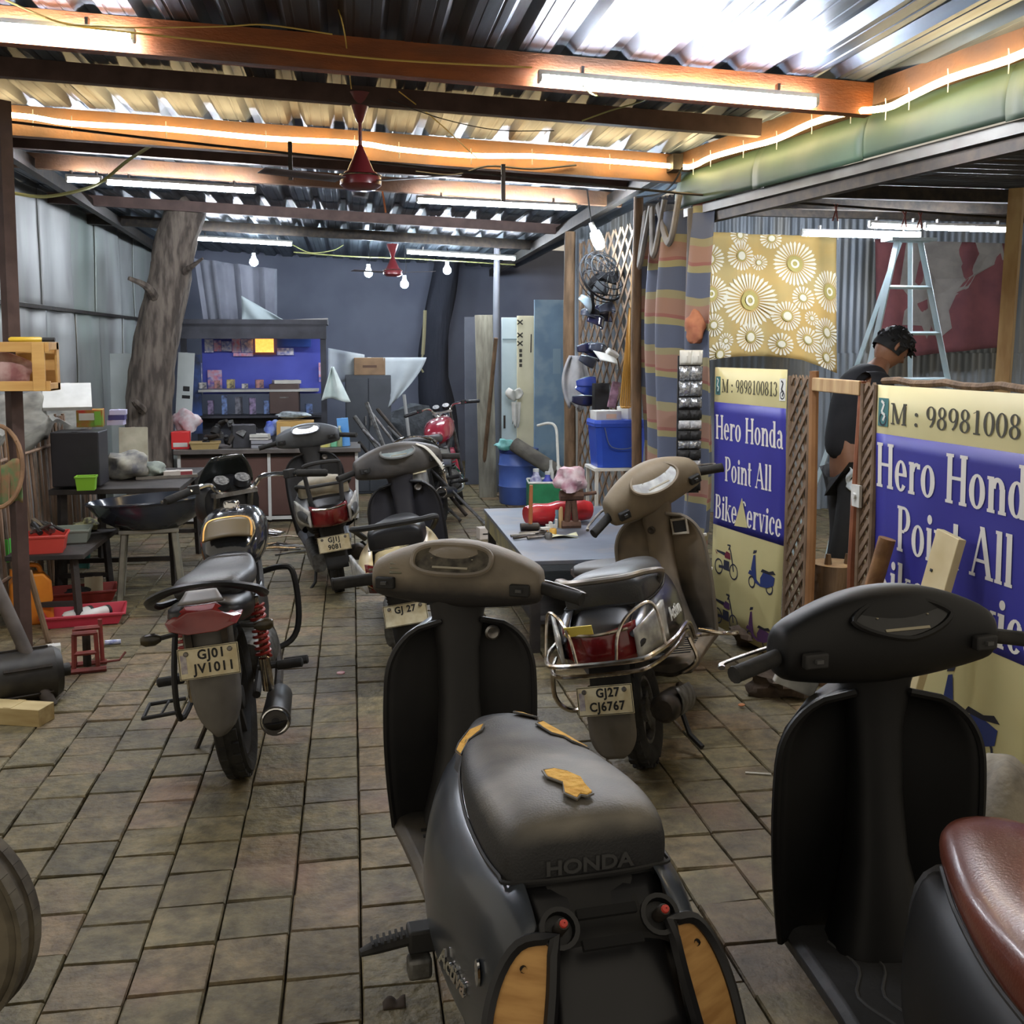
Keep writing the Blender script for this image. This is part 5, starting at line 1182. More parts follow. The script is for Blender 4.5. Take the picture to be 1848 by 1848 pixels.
FW, FO = M('petal_white', (196, 190, 170), 0.85), M('petal_olive', (150, 138, 78), 0.85)
Wc, Hc = (c10-c00).length, (c01-c00).length
def flower(u, v, r, pet, full):
    m = MB(); m2 = MB()
    ua, va = (u-1263)/252, 1-(v-420)/236
    def P(x, y, l): return fcloth(min(1, max(0, ua+x/Wc)), min(1, max(0, va+y/Hc)), l)
    for i in range(pet):
        g0, g1 = 2*PI*i/pet, 2*PI*(i+0.62)/pet; gm = (g0+g1)/2; Q = []
        for rr, g in ((0.42*r, g0+(g1-g0)*0.3), (0.9*r, g0), (r, gm), (0.9*r, g1), (0.42*r, g1-(g1-g0)*0.3)): Q.append(P(rr*math.cos(g), rr*math.sin(g), 0.008))
        m.add(Q, [(0, 1, 2, 3, 4)])
    n_ = 14
    if not full:
        m.add([P(r*0.5*math.cos(2*PI*i/n_)*0.55, r*0.5*math.sin(2*PI*i/n_)*0.55, 0.016) for i in range(n_)], [tuple(range(n_))])
    m2.add([P(r*0.36*math.cos(2*PI*i/n_), r*0.36*math.sin(2*PI*i/n_), 0.012) for i in range(n_)], [tuple(range(n_))])
    for q in ring2(0, 0, r*0.2, r*0.09, 12): m.add([P(x, y, 0.020) for x, y in q], [(0, 1, 2, 3)])
    wpart(m, 'printed_petals', FW, fc, smooth=0); wpart(m2, 'printed_centre', FO, fc, smooth=0)
for u, v, r, n, f in ((1353, 548, 48, 34, 1), (1433, 474, 38, 30, 1), (1500, 516, 34, 28, 1), (1281, 534, 32, 28, 1), (1337, 463, 26, 22, 0), (1372, 474, 14, 16, 0), (1417, 575, 26, 24, 0), (1354, 619, 27, 24, 0), (1285, 592, 20, 20, 0), (1308, 624, 14, 16, 0), (1447, 537, 20, 18, 0), (1492, 590, 24, 22, 0), (1407, 630, 20, 18, 0), (1455, 614, 22, 20, 0), (1490, 636, 22, 20, 0), (1296, 648, 22, 18, 0), (1392, 428, 18, 18, 0), (1334, 424, 18, 18, 0), (1280, 470, 26, 22, 0), (1462, 572, 12, 14, 0)):
    flower(u, v, r*YF/1850*1.15, n, f)
# red and white blanket
YB = 9.1
b00, b10, b01, b11 = AY(1582, 650, YB), AY(1806, 626, YB), AY(1578, 432, YB), AY(1816, 440, YB)
def blank(a, b, lift=0.0):
    p = b00.lerp(b10, a).lerp(b01.lerp(b11, a), b); return p+Vector((0, -0.03*math.sin(a*9+0.5)-0.02*math.sin(a*21)-lift, 0))
bl = hang('blanket', 'dark red blanket with a pale leaf pattern behind the stepladder', 'blanket', blank, 36, 18, M('red_blanket', (108, 62, 64), 0.9, c2=(90, 52, 56), scale=6, world_co=True))
GB = M('pale_blanket', (124, 120, 114), 0.9, c2=(106, 102, 98), scale=6)
for P in ([(0.18, 0.62), (0.24, 1), (0.95, 1), (0.98, 0.85), (0.78, 0.74), (0.70, 0.58), (0.62, 0.52), (0.57, 0.35), (0.60, 0.22), (0.50, 0.12), (0.42, 0.30), (0.40, 0.5), (0.30, 0.45)], [(0.2, 0.28), (0.36, 0.26), (0.40, 0.14), (0.44, 0.24), (0.42, 0.40), (0.3, 0.48), (0.22, 0.40)]):
    cxx, cyy = sum(p[0] for p in P)/len(P), sum(p[1] for p in P)/len(P); m = MB(); V = []
    n = len(P)
    for k_ in (1, 0.75, 0.5, 0.25):
        for x, y in P: V.append(blank(cxx+(x-cxx)*k_, cyy+(y-cyy)*k_, 0.006))
    V.append(blank(cxx, cyy, 0.006)); F = [(r_*n+i, r_*n+(i+1) % n, (r_+1)*n+(i+1) % n, (r_+1)*n+i) for r_ in range(3) for i in range(n)]+[(3*n+i, 3*n+(i+1) % n, 4*n) for i in range(n)]
    m.add(V, F); wpart(m, 'pale_patch', GB, bl, smooth=0)
for par, q, yq in ((fc, c01, YF), (fc, c11, YF), (bl, b01, YB), (bl, b11, YB)):
    m = MB(); m.tube([Vector((q.x, q.y, q.z-0.02)), Vector((q.x, q.y, 2.53+0.09*(yq-5)))], 0.004, 5); wpart(m, 'hanging_string', PAPER, par)
# stepladder
LAD = M('pale_blue_ladder', (204, 222, 228), 0.45, c2=(186, 208, 214), scale=6)
YL = 6.9
lt = AY(1640, 436, YL); ll, lr = AY(1545, 690, YL), AY(1690, 690, YL)
dl, dr = (ll-lt), (lr-lt); k_ = (lt.z)/(lt.z-ll.z)
fl, fr = Vector((lt.x-0.09, YL, lt.z))+(ll-Vector((lt.x-0.09, YL, lt.z)))*k_, Vector((lt.x+0.09, YL, lt.z))+(lr-Vector((lt.x+0.09, YL, lt.z)))*k_
fl.z = fr.z = 0.02
lad = thing('stepladder', 'pale blue stepladder standing behind the man', 'ladder', (lt.x, YL, 0))
tl0, tr0 = Vector((lt.x-0.09, YL, lt.z)), Vector((lt.x+0.09, YL, lt.z))
def bar(a, b, w, h, name, par, mat):
    a, b = Vector(a), Vector(b); m = MB(); m.tube([a, b], w, 4, flat=h/w); return wpart(m, name, mat, par, smooth=0)
fy = Vector((0, -0.35, 0)); by = Vector((0, 0.45, 0))
for a_, b_ in ((tl0, fl+fy), (tr0, fr+fy)): bar(a_, b_, 0.032, 0.024, 'stile', lad, LAD)
for a_, b_ in ((tl0+Vector((0.05, 0.05, 0)), fl+by+Vector((0.12, 0, 0))), (tr0+Vector((-0.05, 0.05, 0)), fr+by-Vector((0.12, 0, 0)))): bar(a_, b_, 0.026, 0.02, 'rear_leg', lad, LAD)
for i in range(1, 7):
    f = i/7.2; bar(tl0.lerp(fl+fy, f), tr0.lerp(fr+fy, f), 0.03, 0.014, 'tread', lad, LAD)
m = MB(); m.box((lt.x, YL, lt.z+0.012), (0.34, 0.16, 0.022)); wpart(m, 'top_step', LAD, lad, smooth=0)

# ---- the man: one continuous skin for the body, clothes over it
def skinned(name, joints, edges, mat, parent, sub=2):
    me = bpy.data.meshes.new(name); me.from_pydata([j[0] for j in joints], edges, []); me.update(); me.materials.append(mat)
    o = put(name, me, parent)
    o.modifiers.new('skin', 'SKIN').use_smooth_shade = True
    for i, j in enumerate(joints):
        r = j[1] if isinstance(j[1], tuple) else (j[1], j[1]); me.skin_vertices[0].data[i].radius = r
    me.skin_vertices[0].data[0].use_root = True
    d = o.modifiers.new('sub', 'SUBSURF'); d.levels = sub; d.render_levels = sub
    return o
mp = AY(1528, 900, 5.75)
man = thing('person', 'man in black t-shirt and trousers bending his head, standing behind the fence doorway', 'person', (mp.x, mp.y, 0))
SKIN = M('skin', (150, 106, 80), 0.5, c2=(136, 94, 70), scale=12)
# local: x to the right of the picture (the way he faces), y away, z up
Jb = [((0, 0, 0.93), (0.13, 0.16)), ((0.02, 0, 1.10), (0.115, 0.15)), ((0.06, 0, 1.28), (0.12, 0.17)), ((0.11, 0, 1.42), (0.08, 0.11)), ((0.175, 0, 1.50), 0.052), ((0.23, 0, 1.57), 0.06),
      ((0.10, 0.18, 1.38), 0.062), ((0.13, 0.24, 1.16), 0.05), ((0.26, 0.20, 1.03), 0.038), ((0.37, 0.12, 1.01), 0.03),
      ((0.10, -0.18, 1.38), 0.062), ((0.12, -0.25, 1.15), 0.05), ((0.27, -0.22, 1.05), 0.038), ((0.39, -0.15, 1.04), 0.03),
      ((0.01, 0.10, 0.86), 0.09), ((0.04, 0.11, 0.48), 0.062), ((-0.03, 0.11, 0.09), 0.042), ((0.10, 0.11, 0.035), 0.036),
      ((0.01, -0.10, 0.86), 0.09), ((-0.06, -0.11, 0.48), 0.062), ((-0.15, -0.11, 0.09), 0.042), ((-0.02, -0.11, 0.035), 0.036)]
Eb = [(0, 1), (1, 2), (2, 3), (3, 4), (4, 5), (3, 6), (6, 7), (7, 8), (8, 9), (3, 10), (10, 11), (11, 12), (12, 13), (0, 14), (14, 15), (15, 16), (16, 17), (0, 18), (18, 19), (19, 20), (20, 21)]
# fingers
base = len(Jb)
for hi, (hx, hy, hz) in ((9, (0.37, 0.12, 1.01)), (13, (0.39, -0.15, 1.04))):
    for k in range(5):
        oy = (-0.03+0.015*k) if k < 4 else 0.035
        p1 = (hx+(0.055 if k < 4 else 0.02), hy+oy, hz-0.005-(0.0 if k < 4 else 0.02)); p2 = (hx+(0.085 if k < 4 else 0.045), hy+oy*1.1, hz-0.03); p3 = (hx+(0.09 if k < 4 else 0.06), hy+oy*1.1, hz-0.06 if k < 4 else hz-0.045)
        i = len(Jb); Jb += [(p1, 0.0105), (p2, 0.009), (p3, 0.0075)]; Eb += [(hi, i), (i, i+1), (i+1, i+2)]
bodyo = skinned('body', Jb, Eb, SKIN, man, 1)
# head: shaped ellipsoid with brow, nose, lips, chin; looks down to the right
m = MB(); nn_, mm_ = 28, 22; V = []; F = []
for j in range(mm_+1):
    th = PI*j/mm_
    for k in range(nn_):
        ph = 2*PI*k/nn_; x, y, z = math.sin(th)*math.cos(ph), math.sin(th)*math.sin(ph), math.cos(th)
        fx = max(0, x); w = 0.078*(1-0.22*max(0, -z)); px = 0.096*x; py = w*y; pz = 0.118*z
        if x > 0.2 and z < 0: px -= 0.012*(1-abs(z+0.45))*0.5
        px += 0.026*math.exp(-((z+0.12)/0.13)**2-(y/0.16)**2)*(x > 0)           # nose
        px += 0.008*math.exp(-((z-0.22)/0.10)**2-(y/0.5)**2)*(x > 0)            # brow
        px -= 0.010*math.exp(-((z-0.05)/0.10)**2-((abs(y)-0.38)/0.16)**2)*(x > 0)  # eye hollows
        px += 0.008*math.exp(-((z+0.48)/0.07)**2-(y/0.28)**2)*(x > 0)           # lips
        px += 0.014*math.exp(-((z+0.82)/0.16)**2-(y/0.35)**2)*(x > 0)           # chin
        V.append((px, py, pz))
for j in range(mm_):
    for k in range(nn_): F.append((j*nn_+k, (j+1)*nn_+k, (j+1)*nn_+(k+1) % nn_, j*nn_+(k+1) % nn_))
m.add(V, F); HL, HR = (0.255, 0, 1.60), (0, rad(38), 0)
head = m.build('head', SKIN, man, smooth=80, loc=HL, rot=HR)
for s in (-1, 1):
    m = MB(); m.tube([(-0.005, s*0.078, 0.02), (-0.02, s*0.09, 0.025), (-0.022, s*0.09, -0.01), (-0.004, s*0.08, -0.03)], [0.008, 0.012, 0.011, 0.007], 7, 3); m.build('ear', SKIN, head)
    m = MB(); m.ball((0.078, s*0.03, 0.004), 0.011, 8, 6); m.build('eye', M('eye_dark', (40, 30, 28), 0.2), head)
    m = MB(); m.tube([(0.093, s*0.014, 0.026), (0.09, s*0.034, 0.031), (0.078, s*0.052, 0.026)], 0.004, 5, 3); m.build('eyebrow', M('hair_black', (18, 17, 18), 0.7), head)
HAIR = M('hair_black', (18, 17, 18), 0.7, bump=0.6, bscale=90)
m = MB(); V = []; F = []; rr_ = random.Random(5)
for j in range(13):
    th = PI*0.60*j/12
    for k in range(28):
        ph = 2*PI*k/28; x, y, z = math.sin(th)*math.cos(ph), math.sin(th)*math.sin(ph), math.cos(th)
        lim = 0.30 if x > 0.35 else -0.45
        zz_ = max(z, lim) if x > 0.35 else z
        k2 = 1.15+0.04*math.sin(ph*7+j)+rr_.uniform(-0.02, 0.03)
        V.append((0.100*x*k2-0.004, 0.085*y*k2, 0.118*zz_*k2+0.006))
for j in range(12):
    for k in range(28): F.append((j*28+k, (j+1)*28+k, (j+1)*28+(k+1) % 28, j*28+(k+1) % 28))
m.add(V, F); hr = m.build('hair', HAIR, head, smooth=80)
m = MB()
for i in range(120):
    ph = rr_.uniform(0, 2*PI); th = rr_.uniform(0.1, 1.5); p = Vector((0.106*math.sin(th)*math.cos(ph), 0.09*math.sin(th)*math.sin(ph), 0.126*math.cos(th)))
    if p.x > 0.05 and p.z < 0.035: continue
    q = p*1.18+Vector((0.022, rr_.uniform(-.02, .02), -0.01)); m.tube([p*0.95, p*1.14, q], [0.014, 0.012, 0.002], 5)
m.build('hair_tuft', HAIR, hr)
SHIRT = M('black_shirt', (38, 38, 42), 0.85, c2=(28, 28, 32), scale=6)
TROUS = M('dark_trousers', (44, 44, 46), 0.85, c2=(34, 34, 36), scale=5)
skinned('t_shirt', [((0.0, 0, 0.90), (0.145, 0.175)), ((0.02, 0, 1.10), (0.135, 0.17)), ((0.055, 0, 1.28), (0.135, 0.185)), ((0.105, 0, 1.425), (0.085, 0.125)), ((0.145, 0, 1.475), 0.07), ((0.10, 0.19, 1.385), 0.078), ((0.12, 0.225, 1.27), 0.075), ((0.10, -0.19, 1.385), 0.078), ((0.112, -0.23, 1.27), 0.075)], [(0, 1), (1, 2), (2, 3), (3, 4), (3, 5), (5, 6), (3, 7), (7, 8)], SHIRT, man, 2)
skinned('trousers', [((0, 0, 0.95), (0.14, 0.17)), ((0.01, 0.10, 0.84), 0.105), ((0.04, 0.11, 0.48), 0.08), ((-0.03, 0.11, 0.09), 0.065), ((0.01, -0.10, 0.84), 0.105), ((-0.06, -0.11, 0.48), 0.08), ((-0.15, -0.11, 0.09), 0.065)], [(0, 1), (1, 2), (2, 3), (0, 4), (4, 5), (5, 6)], TROUS, man, 2)
m = MB()
m.grid(lambda a, b: (-0.10+0.11*a+0.01*math.sin(b*9), -0.195-0.02*math.sin(a*8+b*5), 0.93-0.13*b-0.03*math.sin(a*5)), 10, 8)
o = m.build('rag', M('pale_rag', (236, 242, 246), 0.9, c2=(206, 216, 224), scale=20), None, smooth=60, solid=0.012); o.location = man.location; tag(o, 'pale blue rag tucked at the man\'s waist', 'rag')
# ================================================================ helpers for loose things
def lump(c, r, sc=(1, 1, 1), seed=1, amp=0.25, n=18, m_=12):
    rg = random.Random(seed); ph = [rg.uniform(0, 6) for _ in range(9)]; m = MB(); m.ball((0, 0, 0), 1.0, n, m_); V = []
    for p in m.v:
        k = 1+amp*(math.sin(p.x*3.1+ph[0])*math.sin(p.y*3.7+ph[1])+0.6*math.sin(p.z*5.3+ph[2]+p.x*4)+0.4*math.sin(p.y*8+ph[3])*math.sin(p.z*7+ph[4]))
        V.append(Vector(c)+Vector((p.x*r*sc[0]*k, p.y*r*sc[1]*k, max(-r*sc[2]*0.92, p.z*r*sc[2]*k))))
    m.v = V; return m
def carton(name, c, d, mat, label, cat='box', rz=0.0, lab=None, flaps=False, rot=None, group=None):
    """c = centre of the base"""
    t = thing(name, label, cat, c, rz, group, rot=rot)
    m = MB(); m.box((0, 0, d[2]/2), d); m.build('body', mat, t, smooth=0, bevel=min(d)*0.03)
    if lab:
        for i, (fx, fz, fw, fh, mm) in enumerate(lab):
            m = MB(); m.box((fx*d[0], -d[1]/2-0.001, fz*d[2]), (fw*d[0], 0.002, fh*d[2])); m.build('printed_label', mm, t, smooth=0)
    m = MB(); m.box((0, 0, d[2]+0.001), (d[0]*0.12, d[1]*0.98, 0.002)); m.build('tape', PAPER if flaps else mat, t, smooth=0)
    return t
def tray(name, c, d, mat, label, rz=0.0, h=0.06, cat='tray'):
    t = thing(name, label, cat, c, rz); w, l = d; k = 0.86; th = 0.006
    def ring(s, z): return [Vector((sx*w/2*s, sy*l/2*s, z)) for sx, sy in ((-1, -1), (1, -1), (1, 1), (-1, 1))]
    m = MB(); m.loft([ring(k, 0), ring(1, h), ring(1.05, h), ring(1.05, h-0.008)], cap=False); m.add(ring(k, 0.004), [(0, 1, 2, 3)]); m.add(ring(k, 0.0), [(3, 2, 1, 0)])
    m.build('shell', mat, t, smooth=0, solid=0.004)
    m = MB(); r_ = ring(1.03, h); m.tube(r_+[r_[0]], 0.006, 6); m.build('rim', mat, t)
    return t
def stick(P, r, mat, label, name='pole', cat='pole', n=8, sm=0, group=None):
    m = MB(); m.tube(P, r, n, sm); return one(m, name, mat, label, cat, group)
def V3(p, dz=0): return Vector((p.x, p.y, p.z+dz))

# ================================================================ left side
# wooden box fixed to the post
c = AY(18, 705, pb.y-0.10); W_, D_, H_ = 0.44, 0.17, 0.245
wb_ = thing('wooden_box', 'pale wooden open box fixed to the brown post', 'box', (c.x, c.y, c.z))
PINE = M('yellow_pine', (202, 160, 92), 0.6, c2=(180, 134, 70), scale=5, stretch=(0.5, 3, 3))
for nm, cc, dd in (('board', (0, -D_/2, H_-0.025), (W_, 0.016, 0.05)), ('board', (0, -D_/2, 0.025), (W_, 0.016, 0.05)), ('board', (W_/2-0.05, -D_/2-0.01, H_/2), (0.06, 0.016, H_)), ('board', (0, D_/2, H_/2), (W_, 0.012, H_)), ('board', (0, 0, 0.006), (W_, D_, 0.012)), ('board', (W_/2-0.006, 0, 0.02), (0.012, D_, 0.04)), ('board', (W_/2-0.006, 0, H_-0.02), (0.012, D_, 0.04)), ('board', (W_/2-0.006, D_/2-0.02, H_/2), (0.012, 0.04, H_))):
    m = MB(); m.box(cc, dd); m.build(nm, PINE, wb_, smooth=0, bevel=0.003)
m = lump((c.x-0.03, c.y, c.z+0.10), 0.10, (1.3, 0.5, 0.85), 3, 0.18); one(m, 'cloth_bundle', M('pink_grey_cloth', (170, 140, 130), 0.9, c2=(130, 84, 80), scale=14), 'crumpled pinkish cloth inside the wooden box', 'cloth', smooth=60)
q = AY(58, 622, pb.y-0.12)
sd = thing('screwdriver', 'yellow handled tool lying on top of the wooden box', 'tool', (q.x, q.y, c.z+H_+0.012))
m = MB(); m.tube([(-0.11, 0, 0), (-0.10, 0, 0), (0.04, 0, 0), (0.05, 0, 0)], [0.008, 0.014, 0.014, 0.009], 8); m.build('handle', M('yellow_handle', (222, 186, 60), 0.4), sd)
m = MB(); m.tube([(0.05, 0, 0), (0.11, 0, 0)], 0.011, 8); m.build('head', BLKM, sd)
# hoop basket on the post
q = AY(-6, 842, pb.y-0.08); hp = thing('hoop_basket', 'brown rimmed round basket hanging left of the post', 'basket', q)
m = MB(); m.tube([(0.125*math.cos(g*PI/12), 0.02*math.sin(g*PI/12), 0.21*math.sin(g*PI/12)) for g in range(24)], 0.012, 7, close=True); m.build('rim', M('cane_brown', (150, 116, 84), 0.7, c2=(120, 90, 64), scale=12), hp)
m = MB(); m.grid(lambda a, b: (0.115*(2*a-1), 0.05*math.cos((2*a-1)*1.4), -0.20+0.22*b+0.02*math.sin(a*9)), 10, 8); m.build('net', M('green_net', (100, 128, 84), 0.9, c2=(150, 112, 80), scale=18), hp, smooth=60, solid=0.004)
for i in range(5):
    x = -0.10+0.05*i; m = MB(); m.tube([(x, 0, -0.21*math.sqrt(max(0.05, 1-(x/0.13)**2))), (x*0.9, 0.05, 0), (x, 0, 0.21*math.sqrt(max(0.05, 1-(x/0.13)**2)))], 0.005, 5, 3); m.build('cane', M('cane_brown', None), hp)
# reed screen and grey cloth over it
rs = thing('reed_screen', 'screen of upright brown reed sticks along the left side', 'screen', (-2.05, 7.2, 0))
REED = M('reed', (160, 134, 112), 0.8, c2=(124, 100, 82), scale=12, stretch=(1, 1, 0.3)); REED2 = M('reed_grey', (140, 128, 118), 0.8, c2=(108, 98, 90), scale=12)
rg = random.Random(11)
for i in range(52):
    y = 5.9+i*0.052; m = MB(); x = -2.05+rg.uniform(-.012, .012); l = rg.uniform(-.04, .04)
    m.tube([(x, y+0.10+l, 0.01), (x+rg.uniform(-.01, .01), y+0.05, 0.6), (x, y-0.02, 1.12+rg.uniform(-.03, .03))], rg.uniform(0.008, 0.013), 6); wpart(m, 'reed', REED if i % 3 else REED2, rs)
for z in (0.25, 0.95):
    m = MB(); m.tube([(-2.03, 5.85, z), (-2.03, 8.6, z)], 0.012, 6); wpart(m, 'cross_reed', REED, rs)
def drape(a, b):
    y = 5.8+2.7*a; return (-2.02+0.03*math.sin(a*17)+0.09*b*(b < 0.5)-0.02, y, 1.02+0.30*b+0.035*math.sin(a*13+b*3)+0.02*math.sin(a*31)-0.05*a)
m = MB(); m.grid(drape, 50, 8); one(m, 'grey_cloth', M('grey_canvas', (150, 148, 138), 0.9, c2=(112, 110, 104), scale=4, stretch=(1, 1, 5)), 'dirty grey canvas draped over the reed screen', 'cloth', smooth=60, solid=0.01)
q = AX(122, 738, -1.86); o = carton('white_box', (q.x, q.y, q.z), (0.30, 0.03, 0.24), WHITE, 'bright white sheet propped on the canvas left of the trunk', 'sheet', rot=(rad(-50), 0, rad(14)))
# bench with cabinet and boxes
DKW = M('dark_wood', (58, 52, 48), 0.7, c2=(42, 38, 36), scale=8, bump=0.2)
def bench(name, x0, x1, y0, y1, z, label, mat, legs=0.045, th=0.035, shelf=None):
    t = thing(name, label, 'table', ((x0+x1)/2, (y0+y1)/2, 0))
    m = MB(); m.box((0, 0, z-th/2), (x1-x0, y1-y0, th)); m.build('table_top', mat, t, smooth=0, bevel=0.004)
    for sx in (-1, 1):
        for sy in (-1, 1):
            m = MB(); m.tube([(sx*((x1-x0)/2-0.05), sy*((y1-y0)/2-0.05), 0), (sx*((x1-x0)/2-0.07), sy*((y1-y0)/2-0.06), z-th)], legs*0.7, 4); m.build('leg', mat, t, smooth=0)
    for sy in (-1, 1):
        m = MB(); m.box((0, sy*((y1-y0)/2-0.06), z*0.28), (x1-x0-0.12, 0.025, 0.03)); m.build('stretcher', mat, t, smooth=0)
    if shelf:
        m = MB(); m.box((0, 0, shelf), (x1-x0-0.1, y1-y0-0.1, 0.02)); m.build('shelf', mat, t, smooth=0)
    return t
bench('workbench', -1.98, -1.15, 7.05, 8.25, 0.68, 'long dark workbench in front of the tree trunk', DKW)
q = AX(138, 868, -1.80); carton('cabinet', (-1.80, q.y+0.12, 0.70), (0.30, 0.26, 0.36), M('near_black', (40, 39, 44), 0.5, c2=(30, 29, 33), scale=5), 'black cabinet standing on the workbench beside the reeds', 'cabinet')
q = AX(158, 870, -1.70); t = tray('green_tray', (q.x, q.y-0.03, 0.70), (0.12, 0.09), M('lime_plastic', (128, 182, 44), 0.45), 'small lime green tub at the foot of the black cabinet', 0.1, 0.085, 'tub')
carton('beige_panel', (-1.62, 7.95, 0.69), (0.20, 0.05, 0.33), M('beige_board', (184, 178, 156), 0.7, c2=(150, 142, 120), scale=6), 'stained beige board leaning beside the black cabinet', 'board', rot=(rad(-8), 0, rad(4)))
carton('snack_box', (-1.80, 7.48, 1.065), (0.17, 0.16, 0.12), M('red_carton', (190, 52, 40), 0.5, c2=(120, 160, 60), scale=9), 'red and green printed carton on top of the black cabinet', 'box', 0.15, [(-0.1, 0.6, 0.6, 0.4, PAPER), (0.3, 0.5, 0.25, 0.8, M('leaf_green', (120, 176, 60), 0.5))])
for i, mm in enumerate((M('violet_white', (190, 186, 214), 0.5), M('indigo', (70, 66, 120), 0.5), M('violet_white', None))):
    carton('small_carton', (-1.66+0.008*i, 7.62, 1.065+0.036*i), (0.11, 0.10, 0.035), mm, ['lowest of the three flat violet white boxes beside the red carton', 'dark blue box in the middle of the three flat boxes beside the red carton', 'topmost of the three flat violet white boxes beside the red carton'][i], 'box', 0.05*i, group='flat boxes on the black cabinet')
# heap of bags and tools on the bench
c = AY(228, 850, 7.5)
m = lump((c.x, 7.55, 0.78), 0.11, (1.2, 1.0, 0.95), 8, 0.22); one(m, 'tool_bag', M('dirty_bag', (92, 92, 96), 0.85, c2=(170, 166, 150), scale=9), 'crumpled grey tool bag heaped on the workbench', 'bag', smooth=60)
m = lump((c.x+0.16, 7.6, 0.745), 0.07, (1.3, 1, 0.8), 9, 0.25); one(m, 'rag', M('pale_green_rag', (150, 158, 146), 0.9, c2=(110, 116, 110), scale=12), 'pale green rag beside the grey tool bag', 'rag', smooth=60)
carton('drill_box', (c.x+0.33, 7.62, 0.68), (0.20, 0.08, 0.05), M('dusty_white', (188, 180, 172), 0.6), 'small whitish box with a red end on the workbench', 'box', 0.2, [(0.28, 0.5, 0.4, 0.8, M('dull_red', (140, 60, 66), 0.5))])
c = AY(300, 838, 7.6); carton('long_plank', (c.x, 7.6, 0.681), (0.42, 0.10, 0.02), M('greyed_wood', (128, 122, 112), 0.8, c2=(104, 98, 90), scale=8), 'short grey plank at the right end of the workbench', 'plank', 0.25)
# black curved shell lying on the bench edge
A_ = AY(268, 900, 6.78)
def oring(z, rx, ry, dz=0.0): return [Vector((rx*math.cos(2*PI*k/28), ry*math.sin(2*PI*k/28), z+dz*math.cos(2*PI*k/28))) for k in range(28)]
bs = thing('basin', 'large glossy blue black oval basin in front of the workbench', 'basin', (A_.x, 6.78, 0.47), rad(8))
m = MB(); m.loft([oring(0.0, 0.20, 0.14), oring(0.05, 0.29, 0.19, 0.004), oring(0.13, 0.35, 0.23, 0.012), oring(0.17, 0.37, 0.245, 0.02), oring(0.178, 0.36, 0.235, 0.02), oring(0.13, 0.33, 0.21, 0.012), oring(0.05, 0.27, 0.17, 0.004), oring(0.012, 0.19, 0.13)]); m.build('bowl', M('gloss_navy_black', (34, 38, 48), 0.18, c2=(44, 50, 60), scale=3, coat=0.5), bs)
m = MB(); m.tube(oring(0.175, 0.372, 0.247, 0.02), 0.009, 6, close=True); m.build('rim', M('gloss_navy_black', None), bs)
so_ = thing('stool', 'grey legged stool under the oval basin', 'stool', (A_.x, 6.78, 0), rad(8))
GL = M('grey_stool', (132, 128, 112), 0.7, c2=(104, 100, 90), scale=8)
m = MB(); m.box((0, 0, 0.453), (0.36, 0.24, 0.025)); m.build('seat', GL, so_, smooth=0, bevel=0.004)
for sx in (-1, 1):
    for sy in (-1, 1):
        m = MB(); m.tube([(sx*0.19, sy*0.13, 0), (sx*0.15, sy*0.095, 0.44)], 0.02, 5); m.build('leg', GL, so_)
# low rack with trays
bench('low_rack', -1.98, -1.55, 6.15, 7.05, 0.42, 'low dark rack in front of the reeds holding trays', DKW, 0.035, 0.03)
q = G(92, 958, 0.42); t = tray('red_tray', (-1.80, 6.28, 0.422), (0.25, 0.20), M('coral_red', (206, 72, 62), 0.45), 'coral red tray of metal parts on the low rack', 0.15, 0.10)
for i in range(7):
    m = MB(); x, y = -1.80+rg.uniform(-.07, .07), 6.28+rg.uniform(-.05, .05); g = rg.uniform(0, 3)
    m.tube([(x-0.06*math.cos(g), y-0.04*math.sin(g), 0.52+rg.uniform(0, .03)), (x+0.06*math.cos(g), y+0.04*math.sin(g), 0.545+rg.uniform(0, .06))], rg.uniform(0.008, 0.02), 7)
    one(m, 'metal_part', [STEEL, ALU, BLKM][i % 3], 'loose bar shaped metal part heaped in the coral red tray', 'metal part', 'parts in the coral red tray')
tray('grey_tray', (-1.72, 6.60, 0.422), (0.20, 0.20), M('grey_green_plastic', (150, 160, 150), 0.5), 'grey plastic tray behind the coral red tray', 0.12, 0.075)
m = lump((-1.72, 6.95, 0.455), 0.045, (1.6, 1.4, 0.8), 4, 0.3); one(m, 'scrap_heap', M('yellow_scrap', (160, 158, 110), 0.7, c2=(70, 68, 60), scale=40), 'small heap of yellowish scrap at the end of the low rack', 'scrap')
q = G(146, 1026); carton('teal_sheet', (q.x, q.y, 0), (0.13, 0.012, 0.20), M('teal_plastic', (52, 104, 96), 0.5), 'teal plastic sheet leaning under the low rack', 'sheet', rot=(rad(-12), 0, rad(-20)))
# red trays on the floor
q = G(142, 1090); tray('red_floor_tray', (q.x, q.y+0.1, 0.005), (0.40, 0.24), M('brick_red', (156, 56, 44), 0.5, c2=(130, 44, 36), scale=6), 'brownish red floor tray farther from the camera', rad(14), 0.07)
m = lump((q.x-0.03, q.y+0.1, 0.05), 0.05, (1.5, 1, 0.7), 6, 0.3); one(m, 'oily_parts', BLKM, 'black oily lump inside the brownish red floor tray', 'metal part')
carton('card_scrap', (q.x+0.06, q.y+0.14, 0.03), (0.11, 0.006, 0.11), M('card_pale', (192, 180, 150), 0.8), 'pale card standing in the brownish red floor tray', 'card', rot=(rad(-15), 0, rad(10)))
q = G(153, 1122); tray('pink_red_tray', (q.x, q.y, 0.005), (0.44, 0.27), M('pinkish_red', (190, 54, 72), 0.45), 'pinkish red floor tray nearer the camera', rad(10), 0.065)
